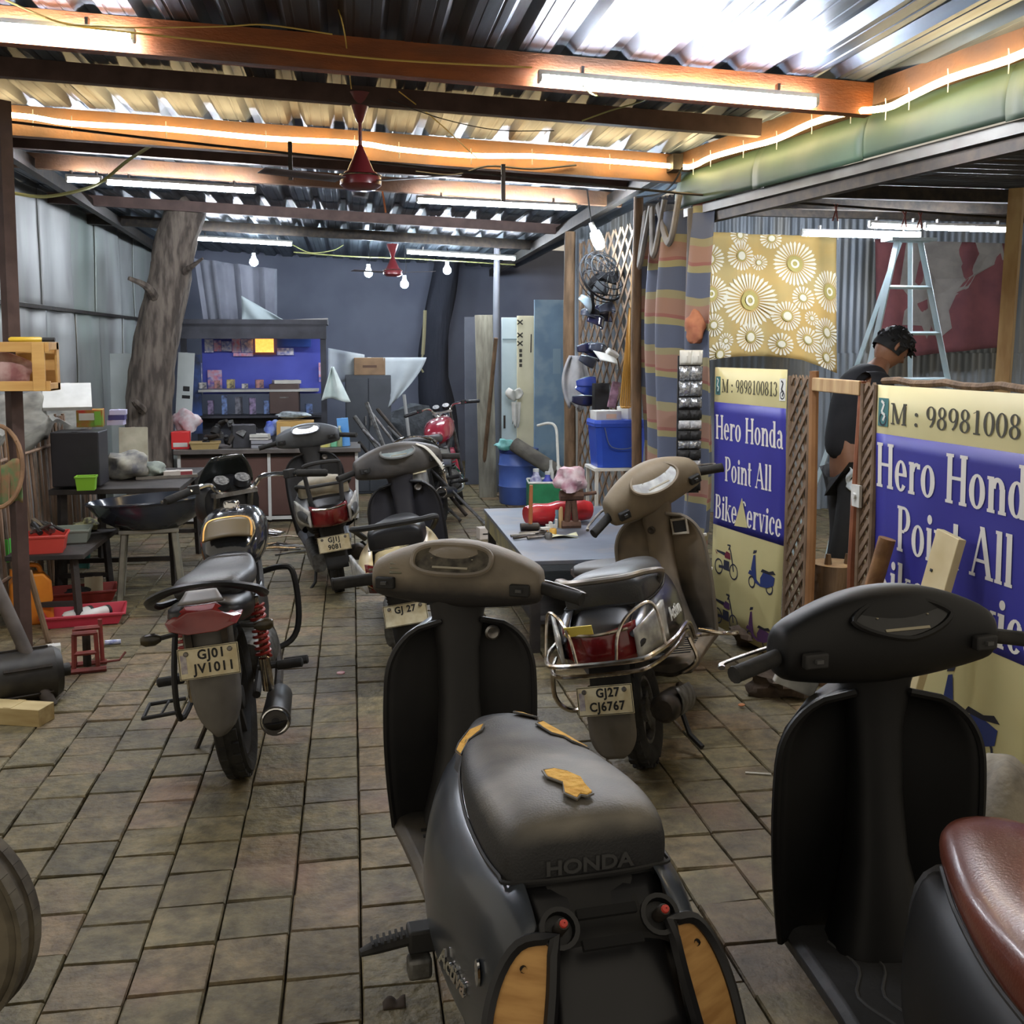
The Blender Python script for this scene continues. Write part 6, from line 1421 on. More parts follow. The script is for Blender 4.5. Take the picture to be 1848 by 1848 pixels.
for i in range(2):
    t = thing('bottle', ['white bottle lying left in the pinkish red tray', 'white bottle lying right in the pinkish red tray'][i], 'bottle', (q.x-0.05+0.10*i, q.y-0.01, 0.045), rot=(rad(90), 0, rad(-38)), group='bottles in the pinkish red tray')
    m = MB(); m.lathe([(0.001, -0.10), (0.03, -0.10), (0.033, -0.09), (0.033, 0.06), (0.016, 0.085)], 14); m.build('bottle_body', WHITE, t)
    m = MB(); m.lathe([(0.034, -0.112), (0.034, -0.09), (0.001, -0.112)], 14); m.build('cap', BLKM, t)
# red wheel stand / jack
q = G(162, 1208); jk = thing('jack_stand', 'rusty red steel jack standing on the floor at left', 'jack', (q.x, q.y, 0), rad(12))
JR = M('jack_red', (140, 58, 50), 0.5, c2=(104, 46, 40), scale=10)
for nm, P, r in (('base_bar', [(-0.10, -0.06, 0.015), (0.08, -0.06, 0.015)], 0.014), ('base_bar', [(-0.10, 0.06, 0.015), (0.08, 0.06, 0.015)], 0.014), ('upright', [(-0.07, -0.05, 0.02), (-0.065, -0.05, 0.20)], 0.012), ('upright', [(0.04, -0.05, 0.02), (0.035, -0.05, 0.20)], 0.012), ('upright', [(-0.07, 0.05, 0.02), (-0.065, 0.05, 0.20)], 0.012), ('upright', [(0.06, 0.05, 0.02), (0.055, 0.05, 0.24)], 0.012), ('cross_bar', [(-0.07, -0.05, 0.20), (0.04, -0.05, 0.20)], 0.013), ('cross_bar', [(-0.065, 0.05, 0.20), (0.055, 0.05, 0.20)], 0.013), ('cross_bar', [(-0.07, -0.05, 0.10), (0.04, -0.05, 0.10)], 0.012), ('screw', [(-0.01, 0, 0.02), (-0.01, 0, 0.19)], 0.022), ('handle', [(0.05, 0.0, 0.03), (0.14, 0.01, 0.03), (0.17, 0.04, 0.06)], 0.006)):
    m = MB(); m.tube(P, r, 6); m.build(nm, JR if nm != 'screw' else DKMET, jk)
# jerrycan
q = G(58, 1124); jc = thing('jerrycan', 'orange plastic jerrycan behind the brown post', 'jerrycan', (q.x, q.y, 0), rad(20))
OR = M('orange_plastic', (226, 140, 40), 0.45, c2=(200, 112, 30), scale=5)
m = MB(); m.loft([[Vector((x*0.11, y*0.07, z)) for x, y in ((-1, -1), (0.95, -1), (1, -0.8), (1, 0.8), (0.95, 1), (-1, 1))] for z in (0.0,)]+[[Vector((x*w, y*0.07, z)) for x, y in ((-1, -1), (0.95, -1), (1, -0.8), (1, 0.8), (0.95, 1), (-1, 1))] for z, w in ((0.01, 0.115), (0.10, 0.115), (0.11, 0.108), (0.13, 0.108), (0.14, 0.115), (0.25, 0.11), (0.30, 0.07))]); m.build('body', OR, jc, smooth=25, bevel=0.01)
m = MB(); m.tube([(-0.06, 0, 0.29), (-0.04, 0, 0.34), (0.04, 0, 0.34), (0.06, 0, 0.29)], 0.014, 7, 3); m.build('handle', OR, jc)
m = MB(); m.lathe([(0.001, 0.33), (0.022, 0.33), (0.022, 0.29)], 12, 'z', (-0.085, 0, 0)); m.build('cap', OR, jc)
a_, b_ = G(88, 1160), AY(52, 1030, 5.9); stick([a_, b_], 0.016, WOODM, 'short stick leaning on the orange jerrycan', 'stick', 'stick')
a_, b_ = G(92, 1275), AY(-15, 1040, 4.9); stick([a_, b_], 0.030, M('grey_pipe', (92, 84, 78), 0.6, 0.3, c2=(72, 64, 58), scale=9), 'thick grey pipe leaning in from the left edge', 'pipe', 'pipe', 12)
q = G(45, 1284); mt = thing('motor', 'dark oily electric motor lying on the floor at the left edge', 'motor', (q.x-0.03, q.y+0.12, 0.125), rot=(0, rad(90), rad(25)))
m = MB(); m.lathe([(0.001, -0.16), (0.10, -0.15), (0.12, -0.12), (0.12, 0.12), (0.10, 0.15), (0.03, 0.155), (0.03, 0.19), (0.001, 0.19)], 20); m.build('casing', M('oily_black', (40, 38, 36), 0.5, 0.3, c2=(64, 60, 54), scale=9), mt, smooth=30)
for i in range(6):
    m = MB(); g = i*PI/3; m.box((0.122*math.cos(g), 0.122*math.sin(g), 0), (0.012, 0.012, 0.2), (0, 0, g)); m.build('fin', DKMET, mt, smooth=0)
q = G(30, 1308); carton('timber_block', (q.x-0.02, q.y+0.05, 0.0), (0.30, 0.11, 0.075), M('new_wood', (196, 176, 128), 0.7, c2=(170, 146, 98), scale=6, stretch=(0.6, 3, 3)), 'pale cut timber block at the left edge', 'timber', rad(-18))
q = G(92, 1182); carton('white_cup', (q.x, q.y+0.05, 0.0), (0.07, 0.06, 0.04), WHITE, 'small white plastic piece near the post foot', 'scrap', 0.3)
q = G(200, 1164); stick([(q.x-0.03, q.y, 0.015), (q.x+0.05, q.y+0.01, 0.015)], [0.014, 0.012], M('blue_white', (120, 130, 180), 0.4, c2=(210, 210, 220), scale=40), 'tiny blue and white can lying beside the jack', 'can', 'can')
q = G(10, 992, 0.40); carton('green_tub', (q.x-0.02, q.y, 0.33), (0.10, 0.1, 0.14), M('bright_green', (86, 200, 80), 0.4), 'bright green plastic tub at the left edge', 'tub')
stick([(q.x-0.02, q.y, 0), (q.x-0.02, q.y, 0.33)], 0.02, WOODM, 'wooden leg under the bright green tub', 'prop', 'prop')
# wheel of another bike at the lower left corner
q = G(40, 1880); wt = thing('bike_wheel', 'ridged tyre and red fender of a bike cut off at the lower left corner', 'wheel', (q.x-0.23, q.y+0.06, 0), rad(76))
wheel(wt, 0, 0.27, 0.12, 'tyre', 0.20, lug=44, tyre=M('dusty_tyre', (112, 104, 88), 0.9, c2=(70, 64, 56), scale=10))
m = MB(); m.grid(lambda a, b: ((b-0.5)*0.13, math.cos(rad(20+100*a))*(0.305-3*((b-0.5)*0.13)**2), 0.28+math.sin(rad(20+100*a))*(0.305-3*((b-0.5)*0.13)**2)), 12, 6); fe_ = m.build('fender', M('maroon_fender', (110, 30, 36), 0.3, coat=0.4), wt, smooth=60, solid=0.006)

for s_ in (-1, 1):
    for g in (40, 100):
        m = MB(); m.tube([(s_*0.075, 0, 0.27), (s_*0.06, math.cos(rad(g))*0.30, 0.28+math.sin(rad(g))*0.295)], 0.006, 6); m.build('fender_stay', STEEL, wt)
# ================================================================ tree trunk
BARK = M('bark', (112, 102, 92), 0.9, c2=(70, 62, 56), scale=9, stretch=(2.2, 2.2, 0.45), bump=1.0, bscale=16, mix=(0.40, 0.62))
YT = 9.7
tr = thing('tree_trunk', 'leaning rough barked tree trunk rising through the roof', 'tree', AY(273, 905, YT))
path = [AY(u, v, YT) for u, v in ((276, 935), (272, 860), (268, 780), (272, 690), (286, 600), (304, 510), (320, 430), (336, 380), (350, 320))]
P_ = cr(path, 6); rr2 = [0.215-0.055*i/(len(P_)-1) for i in range(len(P_))]
m = MB(); m.tube(P_, rr2, 28); rg2 = random.Random(4)
for i, p in enumerate(m.v):
    k = i % 28; ring_i = i//28
    if ring_i < len(P_):
        c = P_[ring_i]; d = p-c; m.v[i] = c+d*(1+0.05*math.sin(k*2*PI/28*9+ring_i*0.7)+0.035*math.sin(k*2*PI/28*5-ring_i*0.4)+rg2.uniform(-.02, .02))
wpart(m, 'trunk', BARK, tr, smooth=70)
for P, r in (([AY(278, 535, YT-.15), AY(262, 515, YT-.35), AY(232, 502, YT-.45)], [0.05, 0.03, 0.018]), ([AY(332, 490, YT-.1), AY(350, 478, YT-.25), AY(366, 466, YT-.3)], [0.035, 0.02, 0.01]), ([AY(258, 740, YT-.2), AY(246, 728, YT-.32), AY(240, 722, YT-.36)], [0.04, 0.035, 0.02])):
    m = MB(); m.tube(P, r, 8, 3); wpart(m, 'branch_stub', BARK, tr)
q0, q1 = AY(195, 640, 10.1), AY(252, 640, 10.1); carton('white_board', ((q0.x+q1.x)/2, 10.1, 0.0), (q1.x-q0.x, 0.03, 1.56), M('board_white', (196, 204, 202), 0.6, c2=(180, 188, 186), scale=3), 'tall whitish board leaning on the wall left of the trunk', 'board', rot=(rad(-3), 0, 0))
q0 = AY(322, 650, 10.2); t = carton('white_board', (q0.x-0.04, 10.2, 0.0), (0.15, 0.03, 1.57), M('board_white', None), 'narrow white board showing right of the trunk', 'board', rot=(rad(-2), rad(4), 0), lab=[(0.1, 0.78, 0.4, 0.03, INK), (0.1, 0.73, 0.5, 0.02, INK)])
# ---- counter with brown panels
YC = 9.6
a_, b_ = AY(322, 815, YC), AY(643, 800, YC); zt = 0.69
ct = thing('counter', 'long workshop counter with brown front panels and white strips', 'counter', ((a_.x+b_.x)/2, YC+0.25, 0)); W_ = b_.x-a_.x
PLY = M('brown_laminate', (96, 70, 62), 0.45, c2=(82, 58, 52), scale=3)
m = MB(); m.box((0, 0.02, zt-0.02), (W_+0.08, 0.62, 0.04)); m.build('counter_top', M('greyed_top', (100, 92, 86), 0.6, c2=(78, 72, 68), scale=5), ct, smooth=0, bevel=0.004)
m = MB(); m.box((0, 0.04, (zt-0.04)/2), (W_, 0.5, zt-0.04)); m.build('carcass', DKW, ct, smooth=0)
for i in range(4):
    x0 = -W_/2+W_*i/4; m = MB(); m.box((x0+W_/8, -0.222, 0.34), (W_/4-0.03, 0.015, 0.54)); m.build('front_panel', PLY, ct, smooth=0)
for i in range(5):
    m = MB(); m.box((-W_/2+W_*i/4, -0.232, 0.335), (0.028, 0.02, 0.62)); m.build('white_strip', WHITE, ct, smooth=0)
m = MB(); m.box((0, -0.228, 0.045), (W_, 0.02, 0.03)); m.build('plinth_strip', WHITE, ct, smooth=0)
def on_counter(u, dy=0.0): p = AY(u, 800, YC+0.15+dy); return Vector((p.x, p.y, zt))
K = 9.75/1850
carton('red_box', on_counter(327), (30*K, 0.14, 30*K), M('bright_red', (214, 48, 48), 0.5), 'bright red box on the left end of the counter', 'box', 0.05, [(0.0, 0.25, 0.8, 0.25, PAPER)])
m = lump(on_counter(338, 0.12)+Vector((0, 0, 0.24)), 0.10, (1.1, 0.7, 1.1), 21, 0.25); one(m, 'plastic_bag', M('white_film', (214, 208, 210), 0.4, c2=(190, 150, 154), scale=14), 'white carrier bag with pink print behind the bright red box', 'bag', smooth=60)
tray('shallow_tray', on_counter(370, -0.06), (50*K, 0.16), M('sand_plastic', (170, 146, 96), 0.6), 'shallow sand coloured tray beside the bright red box', 0.1, 0.06)
carton('book_stack', on_counter(472), (36*K, 0.16, 0.07), M('grey_book', (150, 150, 154), 0.7), 'lower pile of grey booklets on the counter', 'booklets', 0.1, [(0.0, 0.5, 1.0, 0.12, INK)])
carton('book_stack', on_counter(470)+Vector((0, 0, 0.075)), (32*K, 0.15, 0.05), PAPER, 'upper pile of white booklets on the counter', 'booklets', -0.1, [(0.0, 0.4, 1.0, 0.12, INK)])
m = lump(on_counter(492, 0.1)+Vector((0, 0, 0.17)), 0.07, (1, 0.8, 1.1), 22, 0.2); one(m, 'blue_bag', M('blue_film', (60, 82, 190), 0.4, c2=(150, 170, 220), scale=12), 'bright blue plastic bag behind the booklets', 'bag', smooth=60)
t = carton('shoe_box', on_counter(534, 0.12)+Vector((0, 0, 0.08)), (64*K, 0.22, 30*K), M('ochre_card', (196, 158, 92), 0.8, c2=(178, 140, 78), scale=6), 'ochre cardboard carton on the counter behind the grey scooter', 'box', 0.0, [(-0.25, 0.4, 0.28, 0.6, PAPER)])
carton('parts_drawer', on_counter(534, 0.12), (66*K, 0.24, 0.078), DKW, 'dark drawer unit under the ochre carton', 'drawer')
m = lump(on_counter(530, 0.12)+Vector((0, 0, 0.29)), 0.07, (2.3, 1.2, 0.5), 23, 0.15); one(m, 'bubble_wrap', M('grey_film', (150, 160, 164), 0.35, c2=(110, 118, 122), scale=30), 'grey plastic film lying on the ochre carton', 'film', smooth=60)
hm = thing('helmet', 'yellow and white helmet on the counter', 'helmet', on_counter(584, -0.02)+Vector((0, 0, 0.10)))
m = MB(); m.lathe([(0.001, 0.085), (0.045, 0.078), (0.075, 0.045), (0.085, 0.0), (0.078, -0.06), (0.07, -0.10)], 20); m.build('shell', M('lemon_shell', (214, 206, 90), 0.35, c2=(230, 228, 210), scale=8), hm)
m = MB(); m.grid(lambda a, b: (0.088*math.sin((a-0.5)*2), -0.088*math.cos((a-0.5)*2), -0.05+0.06*b), 10, 4); m.build('visor', CLEAR, hm, smooth=60, solid=0.003)
for u, rr3, hh, mm, lb in ((602, 0.035, 0.08, M('mint', (120, 190, 150), 0.4), 'mint green pot on the counter'), (613, 0.026, 0.19, M('olive_bottle', (140, 150, 110), 0.25), 'olive plastic bottle on the counter')):
    t = thing('bottle', lb, 'bottle', on_counter(u, -0.04)); m = MB(); m.lathe([(0.001, 0), (rr3, 0.002), (rr3, hh*0.7), (rr3*0.45, hh*0.85), (rr3*0.42, hh)], 14); m.build('bottle_body', mm, t)
    m = MB(); m.lathe([(rr3*0.5, hh*0.93), (rr3*0.5, hh*1.03), (0.001, hh*1.03)], 12); m.build('cap', WHITE, t)
carton('blue_file', on_counter(622, 0.02), (20*K, 0.05, 50*K), M('sky_blue', (84, 150, 218), 0.45, c2=(110, 170, 226), scale=10), 'sky blue file standing at the right end of the counter', 'file', rot=(0, rad(-4), 0))
carton('grey_case', on_counter(440, 0.05), (40*K, 0.16, 40*K), M('charcoal', (62, 62, 66), 0.5, c2=(44, 44, 48), scale=10), 'charcoal machine case in the middle of the counter', 'case', 0.2)
rg = random.Random(31)
for i, u in enumerate((372, 384, 398, 410, 424, 436, 455, 405, 418, 390)):
    p = on_counter(u, rg.uniform(-0.05, 0.18)); r_ = rg.uniform(0.03, 0.06); zz = 0.03+(0.12 if i > 5 else 0.0)+0.03*(i % 3)
    m = MB(); g = rg.uniform(0, 3); m.M = Matrix.Translation(p+Vector((0, 0, r_+zz*0.8))) @ Euler((rg.uniform(-.6, .6), rg.uniform(-.8, .8), g)).to_matrix().to_4x4()
    if i % 3 == 0: m.lathe([(0.001, -r_), (r_, -r_*0.9), (r_, r_*0.5), (r_*0.6, r_*0.9), (r_*0.6, r_*1.5), (0.001, r_*1.5)], 12)
    elif i % 3 == 1: m.tube([(-0.11, 0, 0), (-0.02, 0.02, 0.02), (0.06, 0, 0.05), (0.12, 0.01, 0.02)], [0.016, 0.03, 0.02, 0.012], 8, 3)
    else: m.box((0, 0, 0), (r_*2.2, r_*1.6, r_*1.3)); m.lathe([(r_*0.5, r_*0.6), (r_*0.5, r_*1.2), (0.001, r_*1.2)], 10)
    m.M = Matrix(); one(m, 'engine_part', [BLKM, DKMET, ALU][i % 3], 'grimy engine part in the dark heap on the counter', 'engine part', 'engine parts heaped on the counter')
bu = G(447, 955); t = thing('red_bucket', 'dark red bucket on the floor in front of the counter', 'bucket', (bu.x, bu.y, 0))
m = MB(); m.lathe([(0.001, 0.005), (0.075, 0.0), (0.10, 0.24), (0.106, 0.245), (0.095, 0.235), (0.07, 0.01)], 20); m.build('pail', M('maroon_plastic', (142, 34, 40), 0.4), t)
m = MB(); m.tube([(-0.10, 0, 0.24), (-0.06, 0.02, 0.29), (0.06, 0.02, 0.29), (0.10, 0, 0.24)], 0.004, 5, 4); m.build('handle', STEEL, t)
for i in range(16):
    q = G(rg.uniform(465, 535), rg.uniform(962, 1000)); g = rg.uniform(-0.6, 0.6); l = rg.uniform(0.08, 0.2)
    m = MB(); m.tube([(q.x-l*math.cos(g), q.y-l*math.sin(g), 0.012), (q.x, q.y, 0.014+0.002*i), (q.x+l*math.cos(g), q.y+l*math.sin(g), 0.012)], rg.uniform(0.005, 0.011), 6)
    m.box((q.x+l*math.cos(g), q.y+l*math.sin(g), 0.013), (0.03, 0.022, 0.012), (0, 0, g)); one(m, 'spanner', [STEEL, CHROMED, DKMET][i % 3], 'spanner in the heap of tools on the floor by the red bucket', 'tool', 'spanners by the red bucket')
# ================================================================ far end
YK = 11.3; KK = 11.3/1850
def kx(u): return AY(u, 700, YK).x
def kz(v, u=460): return AY(u, v, YK).z
ki = thing('kiosk', 'dark framed stall with blue back panel behind the counter', 'stall', ((kx(342)+kx(590))/2, YK, 0)); k0 = ki.location.x
DF = M('kiosk_dark', (66, 67, 75), 0.6, c2=(44, 45, 52), scale=5)
BLUEP = M('stall_blue', (74, 84, 190), 0.5, c2=(86, 98, 204), scale=2.5); BLUEL = M('stall_blue_light', (60, 96, 190), 0.5)
def kp(name, u0, u1, v0, v1, y, th, mat, par=ki, bev=0.0):
    m = MB(); x0, x1, z0, z1 = kx(u0), kx(u1), kz(v1), kz(v0); m.box(((x0+x1)/2-k0, y, (z0+z1)/2), (x1-x0, th, z1-z0)); return m.build(name, mat, par, smooth=0, bevel=bev)
kp('fascia', 338, 592, 584, 612, -0.32, 0.05, DF); kp('roof_board', 336, 594, 578, 586, 0.0, 0.7, DF)
for u in (342, 586): kp('post', u-5, u+5, 612, 891, -0.30, 0.05, DF)
kp('back_panel', 362, 582, 608, 712, 0.2, 0.03, BLUEP); kp('upper_panel', 500, 562, 606, 626, 0.16, 0.02, BLUEL)
kp('side_panel', 346, 366, 640, 780, -0.1, 0.03, M('stall_side_blue', (70, 100, 168), 0.5, c2=(56, 62, 78), scale=6))
sh1 = kp('shelf', 362, 575, 702, 706, 0.0, 0.36, WHITE); kp('shelf', 350, 582, 748, 752, 0.0, 0.40, DF)
kp('lower_board', 352, 586, 752, 870, 0.1, 0.04, DF)
# pictures pinned along the top
pics = M('picture_print', (210, 196, 224), 0.5, c2=(226, 140, 160), scale=26, c3=(96, 110, 200), s3=18)
for i, (u0, u1, v0, v1) in enumerate(((368, 384, 612, 636), (385, 398, 614, 634), (399, 417, 616, 634), (418, 434, 610, 636), (435, 456, 612, 636), (420, 456, 637, 643), (500, 530, 628, 641), (372, 398, 668, 702), (350, 362, 655, 690), (575, 586, 655, 690))):
    kp('pinned_picture', u0, u1, v0, v1, 0.15, 0.012, pics if i % 2 else M('picture_print_pale', (232, 228, 238), 0.5, c2=(130, 140, 200), scale=30))
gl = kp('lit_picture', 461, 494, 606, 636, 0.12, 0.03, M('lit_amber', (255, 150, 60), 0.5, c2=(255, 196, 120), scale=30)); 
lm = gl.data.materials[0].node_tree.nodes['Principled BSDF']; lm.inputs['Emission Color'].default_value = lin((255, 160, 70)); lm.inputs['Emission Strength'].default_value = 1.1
kp('frame_edge', 457, 498, 636, 640, 0.11, 0.04, M('rust_red', (110, 50, 36), 0.6), gl)
p = Vector((kx(514), YK-0.02, kz(702))); carton('drawer_cabinet', (p.x, p.y, kz(748)+0.015), (50*KK, 0.30, kz(690)-kz(748)-0.03), M('brown_cabinet', (96, 78, 72), 0.5, c2=(84, 66, 62), scale=4), 'small brown cabinet on the stall shelf', 'cabinet', lab=[(0, 0.78, 0.8, 0.02, INK), (0, 0.55, 0.3, 0.04, STEEL)])
carton('paper_pile', (p.x+0.02, p.y, kz(690)-0.012), (46*KK, 0.2, 0.035), PAPER, 'white papers on top of the small brown cabinet', 'papers', 0.2)
rg = random.Random(77); cols = [(236, 232, 226), (170, 150, 190), (210, 150, 140), (130, 160, 220), (224, 206, 140), (150, 150, 160)]
for i in range(16):
    u = 368+i*12.6; v = 748 if (i % 2 or 485 < u < 545) else 702
    if 482 < u < 548: continue
    w, h = rg.uniform(9, 14)*KK, rg.uniform(14, 34)*KK*(1 if v == 748 else 0.5)
    carton('goods_box', (kx(u), YK-0.05+rg.uniform(-.05, .05), kz(v)+0.012), (w, 0.1, h), M('goods_%d' % (i % 6), cols[i % 6], 0.6, c2=(70, 70, 80), scale=18), 'small faded package standing on the stall shelves', 'package', rg.uniform(-.2, .2), group='packages on the stall shelves')
# polythene bag hanging at the counter end
def poly(a, b):
    w = 0.02+0.30*b; c = AY(600, 662, 10.6); return (c.x+(a-0.5)*w*0.9+0.03*b, 10.6+0.05*math.sin(a*7), c.z-0.34*b+0.02*math.sin(a*5)*b)
m = MB(); m.grid(poly, 12, 10); one(m, 'polythene_sheet', M('pale_film', (232, 244, 240), 0.4, c2=(212, 228, 224), scale=8), 'pale translucent polythene bag hanging beside the stall', 'bag', smooth=60, solid=0.01)
# grey tarpaulins above the stall
GT = M('grey_tarp', (104, 108, 118), 0.85, c2=(86, 90, 100), scale=3)
def tp1(a, b):
    p = AY(368+132*a-18*b*(1-a), 584-(118-20*a)*b, 11.9); return p+Vector((0, 0.05*math.sin(a*19)+0.03*math.sin(a*43), 0))
m = MB(); m.grid(tp1, 34, 10); one(m, 'hanging_tarp', GT, 'grey tarpaulin hanging in folds above the stall', 'tarpaulin', smooth=60, solid=0.006)
def tp2(a, b):
    p = AY(436+84*a, 586-4*a-(52*(1-a))*b, 11.7); return p+Vector((0, 0.04*math.sin(a*9+b*4), 0))
m = MB(); m.grid(tp2, 16, 8); one(m, 'hanging_tarp', M('pale_tarp', (138, 150, 152), 0.85), 'pale triangular tarpaulin corner over the stall roof', 'tarpaulin', smooth=60, solid=0.006)
stick([AY(336, 586, 11.5), AY(520, 580, 11.5), AY(592, 577, 11.5)], 0.02, M('grey_bamboo', (120, 118, 116), 0.7), 'grey pole laid along the front of the stall roof', 'pole', 'pole')
WT = M('white_tarp', (190, 200, 204), 0.8, c2=(168, 178, 184), scale=4)
def tp3(a, b): p = AY(592+66*a, 628+12*a+(74-18*a)*b*(1-0.35*a), 11.6); return p+Vector((0, 0.03*math.sin(a*8), 0))
m = MB(); m.grid(tp3, 14, 8); one(m, 'white_sheet', WT, 'pale sheet hanging right of the stall', 'sheet', smooth=60, solid=0.005)
def tp4(a, b): p = AY(692+(78-52*b**1.4)*a, 645+98*b*(1-0.25*a), 11.4); return p+Vector((0, 0.03*math.sin(a*8+b), 0))
m = MB(); m.grid(tp4, 14, 12); one(m, 'white_sheet', WT, 'pale pointed sheet hanging right of the cardboard box', 'sheet', smooth=60, solid=0.005)
q = AY(664, 690, 11.5); t = thing('dark_cabinet', 'tall dark grey cabinet under the cardboard box', 'cabinet', (q.x, 11.6, 0)); hz = AY(664, 677, 11.4).z
m = MB(); m.box((0, 0, hz/2), (0.50, 0.4, hz)); m.build('body', M('cab_grey', (76, 80, 86), 0.6, c2=(64, 68, 74), scale=3), t, smooth=0, bevel=0.006)
for s in (-1, 1):
    m = MB(); m.box((s*0.124, -0.205, hz/2), (0.235, 0.015, hz-0.06)); dr_ = m.build('door', M('cab_grey', None), t, smooth=0, bevel=0.003)
    m = MB(); m.box((s*0.03, -0.222, hz*0.62), (0.015, 0.02, 0.10)); m.build('handle', STEEL, dr_, smooth=0)
carton('cardboard_box', (q.x+0.02, 11.55, hz), (0.34, 0.3, 0.19), M('brown_carton', (150, 122, 92), 0.85, c2=(128, 104, 80), scale=6), 'brown cardboard box on top of the dark cabinet', 'box', 0.0, [(0.0, 0.5, 0.45, 0.14, M('print_brown', (90, 66, 52), 0.7))], True)
# pipes leaning behind the grey scooter
rg = random.Random(8)
LP = [((668, 742), (742, 838)), ((681, 738), (758, 830)), ((640, 752), (712, 850)), ((655, 776), (735, 850)), ((648, 798), (700, 862)), ((662, 728), (690, 800)), ((700, 770), (760, 830))]
for i, (a, b) in enumerate(LP):
    y = 10.5-0.12*i; a_ = AY(a[0], a[1], y); b_ = AY(b[0], b[1], y-0.35); k = b_.z/(a_.z-b_.z); b2 = b_+(b_-a_)*max(0, k)*0.97
    stick([a_, b2], 0.014+0.004*(i % 3), [STEEL, DKMET, ALU][i % 3], ['bright pipe leaning farthest left in the pipe pile', 'second long pipe in the leaning pile', 'dark rod low in the leaning pile', 'thick dull pipe in the leaning pile', 'thin rod at the foot of the pipe pile', 'short rod behind the pipe pile', 'rod nearest the red motorcycle in the pipe pile'][i], 'pipe', 'pipe', 8, group='pipes leaning beside the counter')
stick([AY(729, 712, 10.9), G(752, 905)], 0.018, M('pale_stick', (150, 152, 150), 0.6), 'pale straight stick leaning by the pointed sheet', 'stick', 'stick')
# dark trunk with hanging things
YD = 13.9; m = MB(); P_ = cr([AY(u, v, YD) for u, v in ((800, 860), (793, 760), (782, 680), (785, 600), (800, 520), (812, 440), (820, 390))], 5); m.tube(P_, [0.26, 0.24, 0.2, 0.19, 0.17, 0.16, 0.15], 18)
for i, p in enumerate(m.v):
    k = i % 18; r_ = i//18
    if r_ < len(P_): c = P_[r_]; m.v[i] = c+(p-c)*(1+0.08*math.sin(k*2.1+r_*0.5))
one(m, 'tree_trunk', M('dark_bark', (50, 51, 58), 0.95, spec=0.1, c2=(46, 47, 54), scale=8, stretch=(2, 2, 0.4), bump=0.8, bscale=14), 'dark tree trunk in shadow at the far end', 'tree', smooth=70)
m = MB(); m.tube([AY(767, 560, 13.5), AY(765, 610, 13.5), AY(763, 640, 13.5)], 0.025, 6, 3); m.tube([AY(763, 640, 13.5), AY(758, 660, 13.5), AY(764, 672, 13.5)], 0.014, 6, 3); one(m, 'hanging_strap', M('khaki', (120, 112, 84), 0.8), 'khaki strap hanging on the dark trunk', 'strap')
m = lump(AY(735, 790, 12.0), 0.34, (1.5, 0.6, 1.0), 51, 0.25); one(m, 'scrap_pile', M('dark_scrap', (72, 76, 80), 0.8, c2=(52, 56, 60), scale=14, bump=0.6), 'dark pile of scrap under the far trunk', 'scrap', smooth=30)
# planks and doors on the right of the far end
def slab(name, u0, u1, v0, y, mat, label, cat, lean=0.0, th=0.03, roll=0.0):
    x0, x1 = AY(u0, v0, y).x, AY(u1, v0, y).x; zt_ = AY((u0+u1)/2, v0, y).z
    t = thing(name, label, cat, ((x0+x1)/2, y, 0), rot=(lean, roll, 0)); m = MB(); m.box((0, 0, zt_/2), (x1-x0, th, zt_)); m.build('leaf', mat, t, smooth=0, bevel=0.004); return t, x1-x0, zt_
slab('grey_sheet', 838, 866, 572, 12.0, M('grey_sheet', (92, 96, 106), 0.7, c2=(78, 82, 92), scale=3), 'dark grey sheet standing behind the weathered plank', 'sheet')
slab('plank', 864, 896, 568, 10.9, M('old_plank', (164, 160, 142), 0.85, c2=(126, 122, 108), scale=7, stretch=(3, 1, 0.5), bump=0.3), 'wide weathered grey plank leaning left of the pale doors', 'plank', rad(-2), 0.03, rad(-1))
stick([AY(895, 610, 10.5), G(868, 895)], 0.022, WOODM, 'thin wooden stick leaning across the weathered plank', 'stick', 'stick')
t, w, h = slab('door', 905, 936, 573, 11.0, M('pale_blue_door', (206, 222, 224), 0.55, c2=(188, 206, 210), scale=3), 'pale blue door leaf standing left of the cream door', 'door')
m = MB(); m.box((-w*0.35, -0.022, h*0.42), (0.02, 0.02, 0.14)); m.build('handle', DKMET, t, smooth=0)
m = MB(); m.box((0, -0.018, h*0.88), (w*0.9, 0.008, 0.012)); m.build('rail', M('pale_line', (120, 140, 146), 0.5), t, smooth=0)
t, w, h = slab('door', 933, 964, 570, 10.9, M('cream_door', (238, 230, 196), 0.6, c2=(224, 216, 180), scale=3), 'cream door leaf with small dark cross marks', 'door')
for zf in (0.965, 0.895, 0.85):
    for s in (-1, 1):
        m = MB(); m.box((-w*0.34, -0.018, h*zf), (0.075, 0.004, 0.014), (0, s*0.7, 0)); m.build('cross_mark', M('mark_dark', (66, 62, 50), 0.7), t, smooth=0)
for zf in (0.81, 0.785, 0.755, 0.73):
    m = MB(); m.box((-w*0.30, -0.018, h*zf), (0.03, 0.004, 0.035)); m.build('letter_mark', M('mark_dark', None), t, smooth=0)
m = MB(); m.tube([(w*0.3, -0.03, h*0.90), (w*0.28, -0.03, h*0.80)], 0.006, 5); m.build('hook', DKMET, t)
t, w, h = slab('door', 964, 1022, 541, 10.5, M('steel_blue_door', (136, 164, 182), 0.5, 0.1, c2=(112, 138, 160), scale=2.2, c3=(156, 176, 186), s3=4), 'steel blue sheet door with worn paint', 'door')
m = MB(); m.box((w*0.2, -0.018, h*0.70), (w*0.24, 0.004, 0.26)); m.build('pale_patch', M('patch_blue', (140, 164, 178), 0.5), t, smooth=0)
